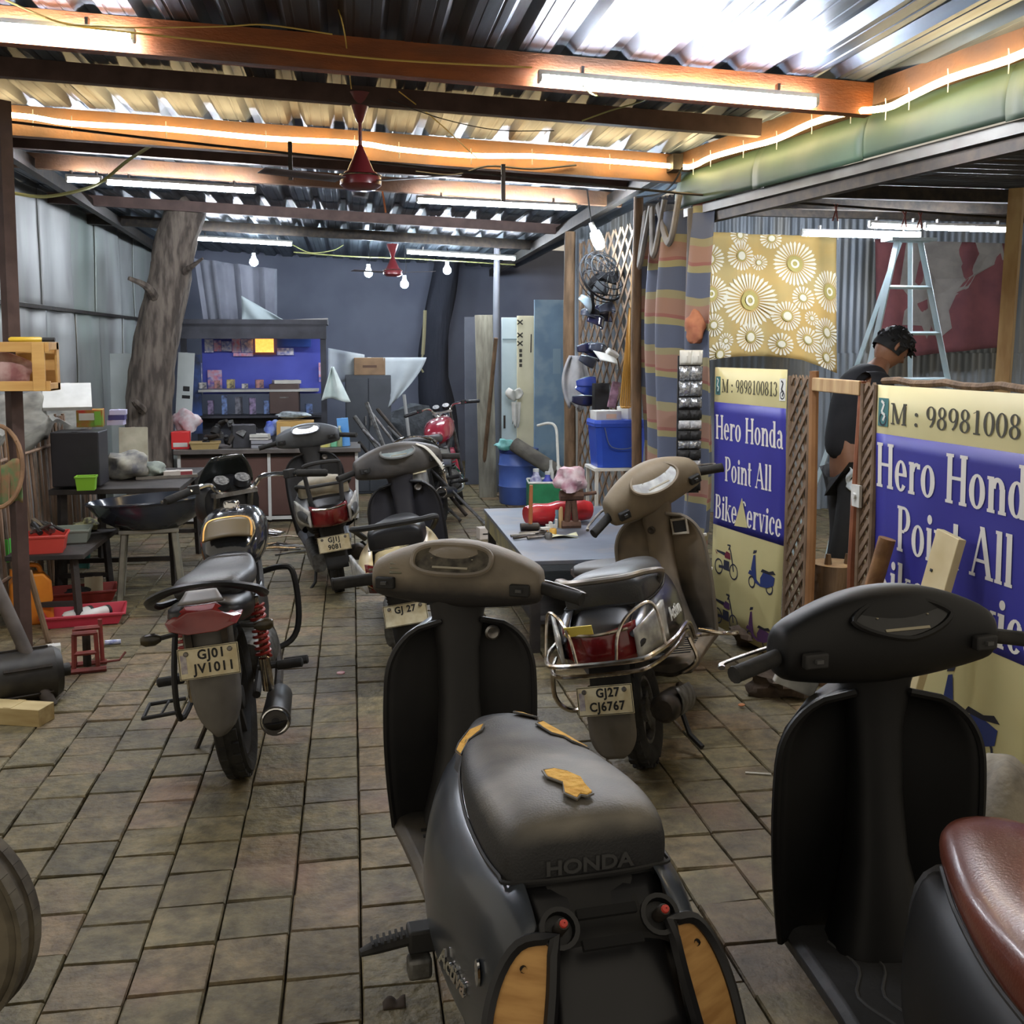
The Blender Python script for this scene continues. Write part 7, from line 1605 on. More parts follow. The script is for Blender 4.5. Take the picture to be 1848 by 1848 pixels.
q = AY(928, 705, 10.75); t = thing('carrier_bag', 'white carrier bag hanging on the pale door', 'bag', q)
m = MB(); m.grid(lambda a, b: ((a-0.5)*(0.10+0.08*math.sin(PI*b)), 0.03*math.cos(a*9), -0.11*b+0.03*abs(a-0.5)*2), 12, 8); m.build('bag_top', PAPER, t, smooth=60, solid=0.015)
m = MB(); m.grid(lambda a, b: (0.02+(a-0.5)*(0.09-0.02*b), 0.0+0.02*math.cos(a*9), -0.12-0.24*b+0.04*math.sin(a*14)*b), 12, 8); m.build('bag_tail', PAPER, t, smooth=60, solid=0.012)
# blue drum, bags, tyre, log, crate
q = G(940, 912); dm = thing('drum', 'blue plastic drum standing in front of the doors', 'drum', (q.x, q.y+0.15, 0))
DB = M('drum_blue', (84, 112, 186), 0.4, c2=(74, 98, 170), scale=5)
m = MB(); m.lathe([(0.001, 0), (0.185, 0.0), (0.20, 0.02), (0.205, 0.18), (0.212, 0.19), (0.205, 0.20), (0.205, 0.40), (0.212, 0.41), (0.205, 0.42), (0.195, 0.54), (0.18, 0.55)], 28); m.build('body', DB, dm)
m = MB(); m.lathe([(0.20, 0.53), (0.206, 0.55), (0.206, 0.575), (0.17, 0.575), (0.001, 0.57)], 28); m.build('lid', M('drum_lid', (44, 60, 120), 0.45), dm)
m = lump((q.x-0.14, q.y+0.06, 0.62), 0.10, (1.1, 0.9, 0.6), 61, 0.3); one(m, 'teal_bag', M('teal_film', (96, 170, 166), 0.4, c2=(140, 200, 196), scale=14), 'teal polythene bag crumpled on the blue drum', 'bag', smooth=60)
a_, b_ = AY(928, 802, 10.2), AY(1006, 852, 9.9); 
lg = thing('log', 'grey log lying aslant against the blue drum', 'log', b_); m = MB(); m.tube([a_, b_], 0.075, 14); wpart(m, 'trunk', M('grey_log', (112, 108, 98), 0.85, c2=(84, 80, 74), scale=8, bump=0.4), lg)
m = MB(); d_ = (a_-b_).normalized(); m.tube([a_, a_+d_*0.004], 0.066, 14); wpart(m, 'cut_end', WOODL, lg)
q2 = G(985, 905); ty = thing('tyre', 'black scooter tyre leaning behind the green crate', 'tyre', (q2.x+0.05, q2.y+0.25, 0), rad(60)); wheel(ty, 0, 0.27, 0.1, 'tread', 0.19, spokes=3)
q = G(975, 917); cr_ = thing('crate', 'green plastic crate with white rim full of bottles behind the table', 'crate', (q.x, q.y-0.5, 0), rad(-6))
m = MB(); W2, D2, H2 = 0.42, 0.32, 0.34
for cc, dd in (((0, -D2/2, H2/2), (W2, 0.012, H2)), ((0, D2/2, H2/2), (W2, 0.012, H2)), ((-W2/2, 0, H2/2), (0.012, D2, H2)), ((W2/2, 0, H2/2), (0.012, D2, H2)), ((0, 0, 0.006), (W2, D2, 0.012))):
    m = MB(); m.box(cc, dd); m.build('wall', GREENP, cr_, smooth=0)
m = MB(); m.tube([(-W2/2, -D2/2, H2), (W2/2, -D2/2, H2), (W2/2, D2/2, H2), (-W2/2, D2/2, H2)], 0.014, 4, close=True); m.build('rim', PAPER, cr_, smooth=0)
bx, by = cr_.location.x, cr_.location.y
for i, (x, y, rr3, hh, mm, lb) in enumerate(((0.02, 0.05, 0.03, 0.50, WHITE, 'tall white bottle in the green crate'), (-0.02, 0.0, 0.055, 0.40, M('violet_blue', (78, 82, 180), 0.4), 'round violet blue container in the green crate'), (0.10, 0.06, 0.05, 0.44, M('grey_can', (120, 112, 120), 0.4), 'grey can in the green crate'), (-0.12, 0.08, 0.06, 0.42, M('white_violet', (206, 206, 220), 0.5, c2=(110, 104, 150), scale=20), 'white and violet packet in the green crate'))):
    t = thing('bottle', lb, 'bottle', (bx+x, by+y, 0.015)); m = MB(); m.lathe([(0.001, 0), (rr3, 0.002), (rr3, hh*0.8), (rr3*0.5, hh*0.9), (rr3*0.45, hh)], 14); m.build('bottle_body', mm, t); m = MB(); m.lathe([(rr3*0.5, hh*0.97), (rr3*0.5, hh*1.04), (0.001, hh*1.04)], 10); m.build('cap', WHITE, t)
m = lump((bx+0.13, by-0.06, 0.37), 0.06, (1.4, 1, 0.6), 64, 0.25); one(m, 'cloth_scrap', M('cream_cloth', (206, 202, 168), 0.9), 'cream cloth scrap on the rim of the green crate', 'cloth', smooth=60)

# ================================================================ low table with tools
tz = 0.50; f0 = G(873, 918, tz); n0 = G(985, 1012, tz)
tx0, tx1, ty0, ty1 = f0.x, f0.x+0.95, n0.y, f0.y
tb = thing('table', 'low table with a bluish grey top covered in tools', 'table', ((tx0+tx1)/2, (ty0+ty1)/2, 0))
m = MB(); m.box((0, 0, tz-0.012), (tx1-tx0, ty1-ty0, 0.024)); m.build('table_top', M('slate_top', (112, 120, 132), 0.45, 0.3, c2=(94, 100, 112), scale=3, c3=(124, 118, 116), s3=5), tb, smooth=0, bevel=0.003)
for sx in (-1, 1):
    for sy in (-1, 1):
        m = MB(); m.box((sx*((tx1-tx0)/2-0.05), sy*((ty1-ty0)/2-0.05), (tz-0.024)/2), (0.05, 0.05, tz-0.024)); m.build('leg', DKW, tb, smooth=0)
m = MB(); m.box((-(tx1-tx0)/2+0.015, 0, tz-0.075), (0.02, ty1-ty0-0.06, 0.10)); m.build('apron', M('apron_grey', (96, 92, 80), 0.7, c2=(150, 138, 90), scale=6), tb, smooth=0)
m = MB(); m.box((0, 0, 0.16), (tx1-tx0-0.08, ty1-ty0-0.08, 0.02)); m.build('shelf', DKW, tb, smooth=0)
def on_t(u, v): return G(u, v, tz+0.001)
a_, b_ = on_t(950, 950), on_t(1062, 940)
t = thing('red_roll', 'roll of shiny red cloth lying on the low table', 'roll', a_); m = MB(); P = [V3(a_.lerp(b_, i/8), 0.07+0.006*math.sin(i*2)) for i in range(9)]; m.tube(P, [0.055, 0.066, 0.07, 0.066, 0.07, 0.072, 0.066, 0.07, 0.06], 14); wpart(m, 'cloth', M('shiny_red', (196, 44, 50), 0.3, c2=(160, 30, 38), scale=10, coat=0.3), t, smooth=60)
q = on_t(957, 958); hm = thing('hammer', 'wooden handled hammer standing head down on the low table', 'hammer', q)
m = MB(); m.tube([(0, 0, 0.03), (0.005, 0, 0.28)], [0.014, 0.011], 8); m.build('handle', M('orange_wood', (168, 104, 62), 0.6), hm)
m = MB(); m.tube([(-0.06, 0, 0.025), (0.05, 0, 0.025)], 0.024, 10); m.build('head', DKMET, hm)
q = on_t(1030, 952); vi = thing('vice', 'rusty brown bench vice on the low table', 'vice', q)
for nm, P, r in (('base', [(-0.06, 0, 0.015), (0.06, 0, 0.015)], 0.03), ('column', [(-0.025, 0, 0.03), (-0.012, 0, 0.17)], 0.02), ('column', [(0.03, 0, 0.03), (0.015, 0, 0.17)], 0.02), ('jaw', [(-0.07, 0, 0.20), (0.075, 0, 0.20)], 0.032), ('screw', [(0.07, 0, 0.205), (0.16, 0, 0.215)], 0.012)):
    m = MB(); m.tube(P, r, 8); m.build(nm, M('rust_brown', (110, 82, 66), 0.7, 0.4, c2=(84, 62, 50), scale=14), vi)
m = lump(q+Vector((0, 0, 0.30)), 0.075, (1.15, 1.0, 1.1), 71, 0.3); one(m, 'rag', M('pink_rag', (190, 140, 156), 0.9, c2=(226, 210, 216), scale=16), 'pink and white rag on top of the vice', 'rag', smooth=50)
q = on_t(1017, 968); m = MB(); m.grid(lambda a, b: (q.x-0.09+0.18*a, q.y-0.06+0.12*b, tz+0.006+0.012*math.sin(a*4+b*3)), 8, 6); one(m, 'paper_sheet', M('yellowish_paper', (220, 222, 190), 0.8), 'yellowish paper sheet on the low table', 'paper', smooth=60, solid=0.002)
rg = random.Random(17)
nm_ = ['pliers', 'spanner', 'socket', 'file_tool', 'bracket', 'screw_tin', 'spanner', 'socket', 'chain_link', 'bracket', 'glass_jar', 'wooden_peg']
lb_ = ['pliers lying nearest the table edge', 'thin bright spanner on the low table left of the jar', 'small steel socket by the hammer head', 'dark file lying across the low table', 'pale bracket among the tools', 'little amber tin among the tools', 'short spanner close to the paper sheet', 'second steel socket beside the amber tin', 'coiled chain piece by the pliers', 'white plastic bracket by the red roll', 'small glass jar beside the vice', 'upright wooden peg beside the vice']
for i in range(12):
    u, v = [(945, 968), (960, 964), (968, 955), (950, 972), (985, 958), (998, 964), (975, 972), (990, 972), (980, 966), (995, 953), (1004, 948), (1012, 952)][i]
    q = on_t(u, v); m = MB(); g = rg.uniform(-.4, .4)
    if i in (0, 1, 3, 6): m.tube([(q.x-0.08, q.y-0.02, tz+0.01), (q.x, q.y+0.005, tz+0.012), (q.x+0.08, q.y+0.02, tz+0.01)], [0.009, 0.006, 0.009], 6); m.box((q.x+0.085, q.y+0.02, tz+0.011), (0.03, 0.02, 0.014), (0, 0, 0.3))
    elif i in (2, 7, 5, 10): h_ = 0.035 if i != 10 else 0.10; m.lathe([(0.001, 0), (0.022, 0), (0.022, h_*0.8), (0.016, h_), (0.012, h_), (0.012, h_*0.3), (0.001, h_*0.3)], 12, 'z', (q.x, q.y, tz+0.001))
    elif i == 8: m.tube([(q.x+0.03*math.cos(a*0.6)*(1-a*0.02), q.y+0.03*math.sin(a*0.6)*(1-a*0.02), tz+0.008+0.0008*a) for a in range(26)], 0.006, 5)
    elif i == 11: m.tube([(q.x, q.y, tz), (q.x, q.y, tz+0.11), (q.x+0.004, q.y, tz+0.13)], [0.016, 0.014, 0.008], 8)
    else: m.box((q.x, q.y, tz+0.012), (0.07, 0.03, 0.022), (0, 0, g)); m.box((q.x+0.03, q.y, tz+0.03), (0.014, 0.03, 0.05), (0, 0, g))
    one(m, nm_[i], [STEEL, CHROME, STEEL, DKMET, PAPER, M('amber_tin', (206, 160, 70), 0.4), STEEL, ALU, DKMET, WHITE, M('jar_glass', (120, 160, 180), 0.15), WOODL][i], lb_[i], 'tool' if i not in (5, 10) else 'container')
# seat and dark chest at the near end of the table
q = G(1030, 1052); ch = thing('chest', 'dark wooden chest at the near end of the low table', 'chest', (q.x-0.12, ty0-0.24, 0))
m = MB(); m.box((0, 0, 0.215), (0.44, 0.40, 0.43)); m.build('body', DKW, ch, smooth=0, bevel=0.005); m = MB(); m.box((0, -0.01, 0.445), (0.47, 0.43, 0.03)); m.build('lid', M('brown_lid', (92, 78, 74), 0.5), ch, smooth=0, bevel=0.004)
st_ = thing('loose_seat', 'detached black scooter seat lying on the dark chest', 'seat', (q.x-0.12, ty0-0.24, 0.462), rad(80))
m = MB(); m.loft([sring(y, hw, 0, zt_, 3, 18) for y, hw, zt_ in ((-0.27, 0.06, 0.03), (-0.24, 0.12, 0.06), (-0.1, 0.15, 0.085), (0.08, 0.14, 0.075), (0.2, 0.10, 0.065), (0.27, 0.05, 0.04))]); m.build('cushion', M('dusty_seat', (58, 58, 60), 0.5, c2=(84, 82, 80), scale=6), st_, sub=1)
m = MB(); m.tube([(-0.13, -0.2, 0.03), (-0.15, 0.0, 0.035), (-0.12, 0.2, 0.03)], 0.006, 5, 4); m.build('piping', BLKM, st_)
q = G(880, 972); carton('white_packet', (q.x, q.y, 0.0), (0.17, 0.10, 0.10), M('packet_white', (206, 196, 186), 0.7), 'small whitish carton on the floor left of the low table', 'box', 0.2, [(0, 0.5, 0.7, 0.1, INK)])

# ================================================================ right side: curtain, rack of visors, tub, packets
def curtain_mat():
    m = bpy.data.materials.new('striped_cloth'); m.use_nodes = True; nt = m.node_tree; N = nt.nodes; L = nt.links; b = N['Principled BSDF']; b.inputs['Roughness'].default_value = 0.9
    g = N.new('ShaderNodeNewGeometry'); sp = N.new('ShaderNodeSeparateXYZ'); L.new(g.outputs['Position'], sp.inputs[0])
    ns = N.new('ShaderNodeTexNoise'); ns.inputs['Scale'].default_value = 2.5; L.new(g.outputs['Position'], ns.inputs['Vector'])
    mu = N.new('ShaderNodeMath'); mu.operation = 'MULTIPLY_ADD'; mu.inputs[1].default_value = 0.10; L.new(ns.outputs['Fac'], mu.inputs[0]); L.new(sp.outputs['Z'], mu.inputs[2])
    m2 = N.new('ShaderNodeMath'); m2.operation = 'MULTIPLY_ADD'; m2.inputs[1].default_value = -0.10; L.new(sp.outputs['Y'], m2.inputs[0]); L.new(mu.outputs[0], m2.inputs[2])
    dv = N.new('ShaderNodeMath'); dv.operation = 'DIVIDE'; dv.inputs[1].default_value = 0.345; L.new(m2.outputs[0], dv.inputs[0])
    fr = N.new('ShaderNodeMath'); fr.operation = 'FRACT'; L.new(dv.outputs[0], fr.inputs[0])
    rp = N.new('ShaderNodeValToRGB'); rp.color_ramp.interpolation = 'CONSTANT'; e = rp.color_ramp.elements
    e[0].position = 0; e[0].color = lin((92, 100, 120)); e[1].position = 0.42; e[1].color = lin((152, 144, 104))
    for p, c in ((0.54, (148, 98, 90)), (0.60, (156, 122, 106)), (0.86, (150, 142, 108))): k = e.new(p); k.color = lin(c)
    L.new(fr.outputs[0], rp.inputs[0]); L.new(rp.outputs[0], b.inputs['Base Color']); return m
def cur(a, b):
    y = 5.66+1.18*a; w = 1-0.30*(1-a)*math.exp(-((b-0.60)/0.16)**2)*0.0
    x = 2.0-0.06*a+0.045*math.sin(a*21+b*1.5)+0.03*math.sin(a*9)+0.02*math.sin(b*7)
    if b > 0.70: y = y+(0.06*(b-0.7)/0.3)*(0.5-a)
    return (x, y, 0.35+2.15*b-0.06*math.sin(a*PI)*(b > 0.9))
m = MB(); m.grid(cur, 60, 40); ct_ = one(m, 'striped_curtain', curtain_mat(), 'faded striped curtain of blue, red and yellow bands', 'curtain', smooth=60, solid=0.004)
m = lump((1.96, 5.72, 1.72), 0.06, (1, 1, 1.6), 81, 0.2); one(m, 'curtain_knot', M('orange_cloth', (176, 116, 84), 0.9, c2=(150, 90, 70), scale=14), 'knotted orange corner of cloth at the grey post', 'cloth', smooth=60)
for i in range(3):
    m = MB(); m.tube([(1.93, 5.95+0.3*i, 2.52), (1.90-0.02*i, 6.05+0.25*i, 2.24-0.05*i), (1.93, 6.38+0.14*i, 2.50)], 0.03, 7, 6, flat=0.6); one(m, 'looped_cloth', M('grey_loop', (128, 122, 112), 0.9, c2=(104, 98, 92), scale=8), ['grey cloth loop nearest the post above the curtain', 'middle grey cloth loop above the curtain', 'grey cloth loop farthest back above the curtain'][i], 'cloth')
# strips of sachets hanging on a board
q = AY(1244, 765, 5.62); sb_ = thing('sachet_board', 'hanging column of silver and black sachets beside the narrow poster', 'sachet strip', (q.x, q.y, AY(1244, 890, 5.62).z)); H_ = AY(1244, 642, 5.62).z-sb_.location.z; W_ = 0.135
m = MB(); m.box((0, 0.02, H_/2), (W_, 0.012, H_)); m.build('backing', BLKM, sb_, smooth=0)
SIL = M('silver_foil', (196, 200, 206), 0.25, 0.8, c2=(150, 154, 160), scale=40, bump=0.5, bscale=60); CLF = M('film_white', (200, 200, 200), 0.3, c2=(150, 150, 152), scale=30, bump=0.5, bscale=70)
rows = [(0.985, 0.10, PAPER), (0.87, 0.10, SIL), (0.76, 0.10, SIL), (0.66, 0.07, SIL), (0.575, 0.06, BLKM), (0.50, 0.06, CLF), (0.425, 0.06, BLKM), (0.355, 0.055, SIL), (0.285, 0.06, BLKM), (0.21, 0.055, CLF), (0.14, 0.06, BLKM), (0.06, 0.08, BLK)]
for i, (zf, hf, mm) in enumerate(rows):
    for s in (-1, 1):
        m = MB(); m.grid(lambda a, b: ((a-0.5)*W_*0.52+s*W_*0.24, -0.012-0.018*math.sin(PI*a)*math.sin(PI*b)-0.006*math.sin(a*17+i)*math.sin(b*5), H_*(zf-hf/2)+H_*hf*1.05*b), 8, 5); m.build('sachet', mm, sb_, smooth=40, solid=0.003)
# tub on a stand, boxes on it
q = AY(1112, 840, 7.25); tt = AY(1112, 756, 7.25); sx_ = q.x; 
stn_ = thing('stand', 'white angle iron stand under the blue tub', 'stand', (sx_, 7.25, 0))
for dx in (-0.18, 0.18):
    for dy in (-0.14, 0.14):
        m = MB(); m.box((dx, dy, q.z/2), (0.022, 0.022, q.z)); m.build('leg', PAPER, stn_, smooth=0)
m = MB(); m.box((0, 0, q.z-0.012), (0.40, 0.32, 0.02)); m.build('top', PAPER, stn_, smooth=0)
tub = thing('blue_tub', 'blue plastic tub with lid on the white stand', 'tub', (sx_, 7.25, q.z))
TBL = M('tub_blue', (40, 74, 178), 0.35, c2=(48, 84, 190), scale=4); h_ = tt.z-q.z
m = MB(); m.loft([[Vector((x*w, y*w*0.8, z)) for x, y in ((-1, -0.8), (-0.8, -1), (0.8, -1), (1, -0.8), (1, 0.8), (0.8, 1), (-0.8, 1), (-1, 0.8))] for z, w in ((0, 0.165), (h_*0.85, 0.185), (h_*0.86, 0.195), (h_*0.93, 0.195))]); m.build('body', TBL, tub, smooth=30)
m = MB(); m.loft([[Vector((x*w, y*w*0.8, z)) for x, y in ((-1, -0.8), (-0.8, -1), (0.8, -1), (1, -0.8), (1, 0.8), (0.8, 1), (-0.8, 1), (-1, 0.8))] for z, w in ((h_*0.93, 0.198), (h_, 0.19))]); m.build('lid', TBL, tub, smooth=30)
m = MB(); m.tube([(-0.13, -0.165, h_*0.85), (-0.08, -0.172, h_*0.45), (0.08, -0.172, h_*0.45), (0.13, -0.165, h_*0.85)], 0.004, 5, 6); m.build('handle', M('handle_grey', (90, 100, 130), 0.5), tub)
carton('white_box', (sx_-0.09, 7.22, tt.z), (0.19, 0.14, 0.065), WHITE, 'flat white box on the left of the blue tub lid', 'box', 0.1, [(0.1, 0.4, 0.4, 0.5, M('peach_print', (214, 180, 150), 0.6))])
carton('white_box', (sx_+0.09, 7.26, tt.z), (0.12, 0.12, 0.09), WHITE, 'small tilted white box on the right of the blue tub lid', 'box', 0.5)
# wall fan
q = AY(1086, 500, 7.6); fn_ = thing('wall_fan', 'black caged wall fan on the timber lattice', 'fan', q, rot=(rad(62), rad(0), rad(28)))
FB = M('fan_black', (30, 30, 32), 0.6, spec=0.2)
for r_, z in ((0.20, 0.0), (0.19, 0.05), (0.15, 0.075), (0.10, 0.085), (0.05, 0.09), (0.19, -0.05), (0.12, -0.08)):
    m = MB(); m.tube([(r_*math.cos(k*PI/14), r_*math.sin(k*PI/14), z) for k in range(28)], 0.004 if r_ < 0.2 else 0.009, 5, close=True); m.build('cage_ring', FB, fn_)
for k in range(12):
    g = k*PI/6; m = MB(); m.tube([(0.03*math.cos(g), 0.03*math.sin(g), 0.092), (0.15*math.cos(g), 0.15*math.sin(g), 0.075), (0.20*math.cos(g), 0.20*math.sin(g), 0.0), (0.12*math.cos(g), 0.12*math.sin(g), -0.08)], 0.0025, 4, 3); m.build('cage_wire', FB, fn_)
for k in range(3):
    m = MB(); m.M = Matrix.Rotation(k*2*PI/3, 4, 'Z'); m.grid(lambda a, b: (0.03+0.14*a, (b-0.5)*(0.05+0.07*a), 0.02*(b-0.5)*2), 6, 4); m.M = Matrix(); m.build('blade', FB, fn_, smooth=60, solid=0.003)
m = MB(); m.lathe([(0.001, 0.03), (0.035, 0.025), (0.05, -0.03), (0.05, -0.12), (0.03, -0.15), (0.001, -0.15)], 16); m.build('motor', FB, fn_)
m = MB(); m.tube([(0, 0, -0.12), (0.02, -0.10, -0.20), (0.05, -0.16, -0.26)], 0.016, 8, 3); m.build('bracket', FB, fn_)
# helmet visors in three clusters
rg = random.Random(23); vmat = [M('visor_navy', (36, 38, 66), 0.12, coat=0.5), M('visor_smoke', (64, 70, 84), 0.12, coat=0.5), M('visor_silver', (170, 188, 198), 0.15, 0.3, coat=0.4), M('visor_blue', (50, 70, 150), 0.12, coat=0.5)]
vis = [(1060, 552, 2), (1070, 570, 1), (1085, 560, 0), (1096, 572, 0), (1100, 556, 1), (1078, 582, 0), (1060, 628, 0), (1072, 640, 0), (1064, 652, 1), (1082, 632, 1), (1062, 690, 3), (1060, 706, 3), (1056, 722, 0)]
vl = ['silvery visor at the top left of the visor rack', 'smoked visor second from the left in the top cluster', 'navy visor in the middle of the top cluster', 'navy visor at the right of the top cluster', 'smoked visor high at the right of the top cluster', 'navy visor lowest in the top cluster', 'navy visor at the top of the middle cluster', 'navy visor just below it in the middle cluster', 'smoked visor lowest in the middle cluster', 'smoked visor behind the white peak in the middle cluster', 'blue visor at the top of the bottom cluster', 'blue visor in the middle of the bottom cluster', 'navy visor at the bottom of the lowest cluster']
for i, (u, v, mi) in enumerate(vis):
    q = AY(u, v, 7.75+0.05*(i % 4)); R_ = Euler((rg.uniform(-.4, .4), rg.uniform(-.5, .3)+0.4, rg.uniform(-.5, .5)+0.5)).to_matrix().to_4x4()
    t = thing('visor', vl[i], 'visor', q, group='helmet visors on the lattice'); t.rotation_euler = R_.to_euler()
    m = MB(); m.grid(lambda a, b: (0.10*math.sin((a-0.5)*2.6), -0.10*math.cos((a-0.5)*2.6)+0.06, (b-0.5)*0.085*(1-0.5*abs(2*a-1)**2)), 14, 5); m.build('shield', vmat[mi], t, smooth=60, solid=0.003)
    m = MB(); m.tube([(0.10*math.sin((a-0.5)*2.6), -0.10*math.cos((a-0.5)*2.6)+0.059, 0.0425*(1-0.5*abs(2*a-1)**2)) for a in [k/10 for k in range(11)]], 0.003, 5); m.build('edge', vmat[2], t)
q = AY(1096, 648, 7.6); t = thing('helmet_peak', 'white helmet peak hanging in the middle of the visors', 'helmet peak', q, rot=(rad(20), rad(25), rad(20)))
m = MB(); m.grid(lambda a, b: (0.12*(a-0.5)*2*(1-0.3*b), -0.04-0.10*b+0.08*(2*a-1)**2, -0.03*b+0.04*(1-(2*a-1)**2)), 14, 6); m.build('shell', WHITE, t, smooth=60, solid=0.006)
m = MB(); m.box((0, -0.02, 0.055), (0.10, 0.05, 0.05), (0.3, 0, 0)); m.build('mount', WHITE, t, bevel=0.01)
q = AY(1028, 690, 8.3); m = MB(); m.grid(lambda a, b: (q.x+(a-0.5)*(0.05+0.17*math.sin(PI*min(1, b*0.8+0.1))), q.y-0.25+0.04*math.sin(a*9), q.z+0.22-0.42*b+0.03*math.sin(a*6)*b), 14, 12); one(m, 'plastic_bag', M('milky_film', (178, 178, 178), 0.35, c2=(150, 150, 152), scale=10), 'milky plastic bag hanging on the rough timber post', 'bag', smooth=60, solid=0.02)
q = AY(1084, 715, 7.7); carton('black_pouch', (q.x, q.y, q.z-0.10), (0.13, 0.04, 0.20), BLKM, 'black pouch hanging below the visors', 'pouch', 0.3)
q = AY(1103, 712, 7.6); carton('pink_pouch', (q.x, q.y, q.z-0.10), (0.06, 0.03, 0.20), M('pinkish_pouch', (190, 150, 170), 0.6, c2=(80, 50, 60), scale=12), 'thin pink and dark packet beside the black pouch', 'packet', 0.3, rot=(0, rad(12), 0))
# cable bundle and coiled white hose
YC_ = M('yellow_cable', (186, 140, 62), 0.6); 
cb = thing('cable_bundle', 'bundle of ochre cables hanging beside the visors', 'cables', AY(1130, 730, 7.0))
for i in range(6):
    m = MB(); m.tube([AY(1136+i*0.5, 556, 7.0), AY(1131+i*1.2, 610, 7.0-0.02*i), AY(1124+i*3, 680, 7.0), AY(1120+i*4, 728, 7.0), AY(1124+i*2, 736, 6.98)], 0.007, 5, 4); wpart(m, 'cable', YC_, cb)
stick([AY(1142, 470, 7.05), AY(1140, 560, 7.05)], 0.010, YC_, 'short ochre cable running down to the cable bundle', 'cable', 'cable', 6)
m = MB(); m.tube([AY(970, 768, 9.9), AY(990, 764, 9.8), AY(1003, 772, 9.7), AY(1006, 810, 9.6), AY(1008, 850, 9.5), AY(1014, 885, 9.4)], 0.014, 7, 6); one(m, 'white_hose', PAPER, 'thick white hose curving down beside the timber post', 'hose')

# ================================================================ lower right corner and around the fence
q = AX(1640, 1050, 2.0); a_ = AX(1652, 968, 1.93); b_ = Vector((a_.x-0.13, a_.y-0.02, 0.0)); pd = (a_-G(1580, 1330)).normalized()
stick([S2(-0.42, 0.0, 0.22), S2(-0.31, 0.86, 0.055)], 0.033, M('rust_wood', (142, 104, 64), 0.8, c2=(110, 76, 46), scale=12, bump=0.3), 'thick brown wooden stake leaning on the larger poster', 'stake', 'stake', 10)
a_ = S2(0.10, 0.95, 0.07); b_ = S2(-0.02, 0.0, 0.24); b_.z = 0.0
t = thing('plank', 'cream painted plank leaning on the larger poster', 'plank', b_); d = a_-b_; zax = d.normalized(); xax = (U2-zax*U2.dot(zax)).normalized(); yax = zax.cross(xax)
m = MB(); m.M = Matrix(((xax.x, yax.x, zax.x, b_.x), (xax.y, yax.y, zax.y, b_.y), (xax.z, yax.z, zax.z, b_.z), (0, 0, 0, 1))); m.box((0, 0, d.length/2), (0.13, 0.03, d.length)); wpart(m, 'board', M('cream_plank', (208, 192, 150), 0.7, c2=(190, 172, 128), scale=6), t, smooth=0, bevel=0.003)
m = MB(); m.M = Matrix(((xax.x, yax.x, zax.x, b_.x), (xax.y, yax.y, zax.y, b_.y), (xax.z, yax.z, zax.z, b_.z), (0, 0, 0, 1)))
for x, z in ((-0.03, 0.85), (0.02, 0.7), (0.03, 0.55), (-0.02, 0.62)): m.box((x, -0.016 if yax.dot(CO-b_) < 0 else 0.016, z), (0.012, 0.003, 0.01))
wpart(m, 'nail_stain', INK, t, smooth=0)
for i, (u, v, r_, h_, lb) in enumerate(((1500, 1228, 0.115, 0.58, 'tall sawn stump standing in the fence doorway'),)):
    q = G(u, v); t = thing('stump', lb, 'stump', (q.x, q.y, 0)); m = MB(); m.lathe([(r_*1.05, 0), (r_, h_*0.5), (r_*0.98, h_)], 18)
    for j, p in enumerate(m.v): m.v[j] = Vector((p.x*(1+0.06*math.sin(j*1.7)), p.y*(1+0.06*math.sin(j*1.7)), p.z))
    m.build('bark', WOODM, t, smooth=50); m = MB(); m.lathe([(r_*0.98, h_), (0.001, h_+0.002)], 18); m.build('cut_top', WOODL, t)
    for s in (-1, 1):
        m = MB(); m.tube([(s*0.05, -0.03, h_-0.01), (s*0.05, -0.03, h_+0.05)], [0.02, 0.012], 7); m.build('splinter', WOODM, t)
for i, (u, v, l, r_, g, lb) in enumerate(((1735, 1440, 0.14, 0.075, 1.2, 'short sawn log with pale end at the foot of the larger poster'), (1745, 1400, 0.2, 0.035, 1.5, 'thin peeling log lying behind the sawn log'))):
    q = S2((0.25, 0.20)[i], 0.0, (0.10, 0.045)[i]); a_ = Vector((q.x-l/2*math.cos(g), q.y-l/2*math.sin(g)+0.1*i, r_)); b_ = a_+Vector((l*math.cos(g), l*math.sin(g), 0.02)); t = thing('log', lb, 'log', (q.x, q.y, 0)); m = MB(); m.tube([a_, b_], r_, 14); wpart(m, 'bark', WOODM, t)
    m = MB(); d_ = (a_-b_).normalized(); m.tube([a_, a_+d_*0.003], r_*0.92, 14); wpart(m, 'cut_end', WOODL, t)
q = S2(0.52, 0.0, 0.14); m = lump((q.x, q.y, 0.17), 0.15, (0.9, 0.9, 1.15), 91, 0.16); one(m, 'sack', M('grey_sack', (150, 142, 126), 0.9, c2=(112, 106, 96), scale=10, bump=0.4), 'dirty grey sack slumped at the right edge', 'sack', smooth=60)
q = S2(0.64, 0.0, 0.36); stick([(q.x, q.y, 0), (q.x+0.01, q.y, 0.32)], 0.022, BLKM, 'short black pipe standing in front of the grey sack', 'pipe', 'pipe', 12)
for u, v, s, sd_, lb in ((1368, 1172, 0.10, 93, 'brown rag heap against the foot of the narrow poster'), (1412, 1262, 0.10, 94, 'dark brown rag heap on the floor left of the fence stump'), (1448, 1215, 0.07, 95, 'small earthen lump beside the lattice foot')):
    q = G(u, v); m = lump((q.x, q.y+0.05, s*0.7), s, (1.3, 1, 0.75), sd_, 0.3); one(m, 'rag_heap', M('earth_rag', (84, 70, 58), 0.95, c2=(60, 50, 42), scale=12, bump=0.6), lb, 'rags', smooth=40)
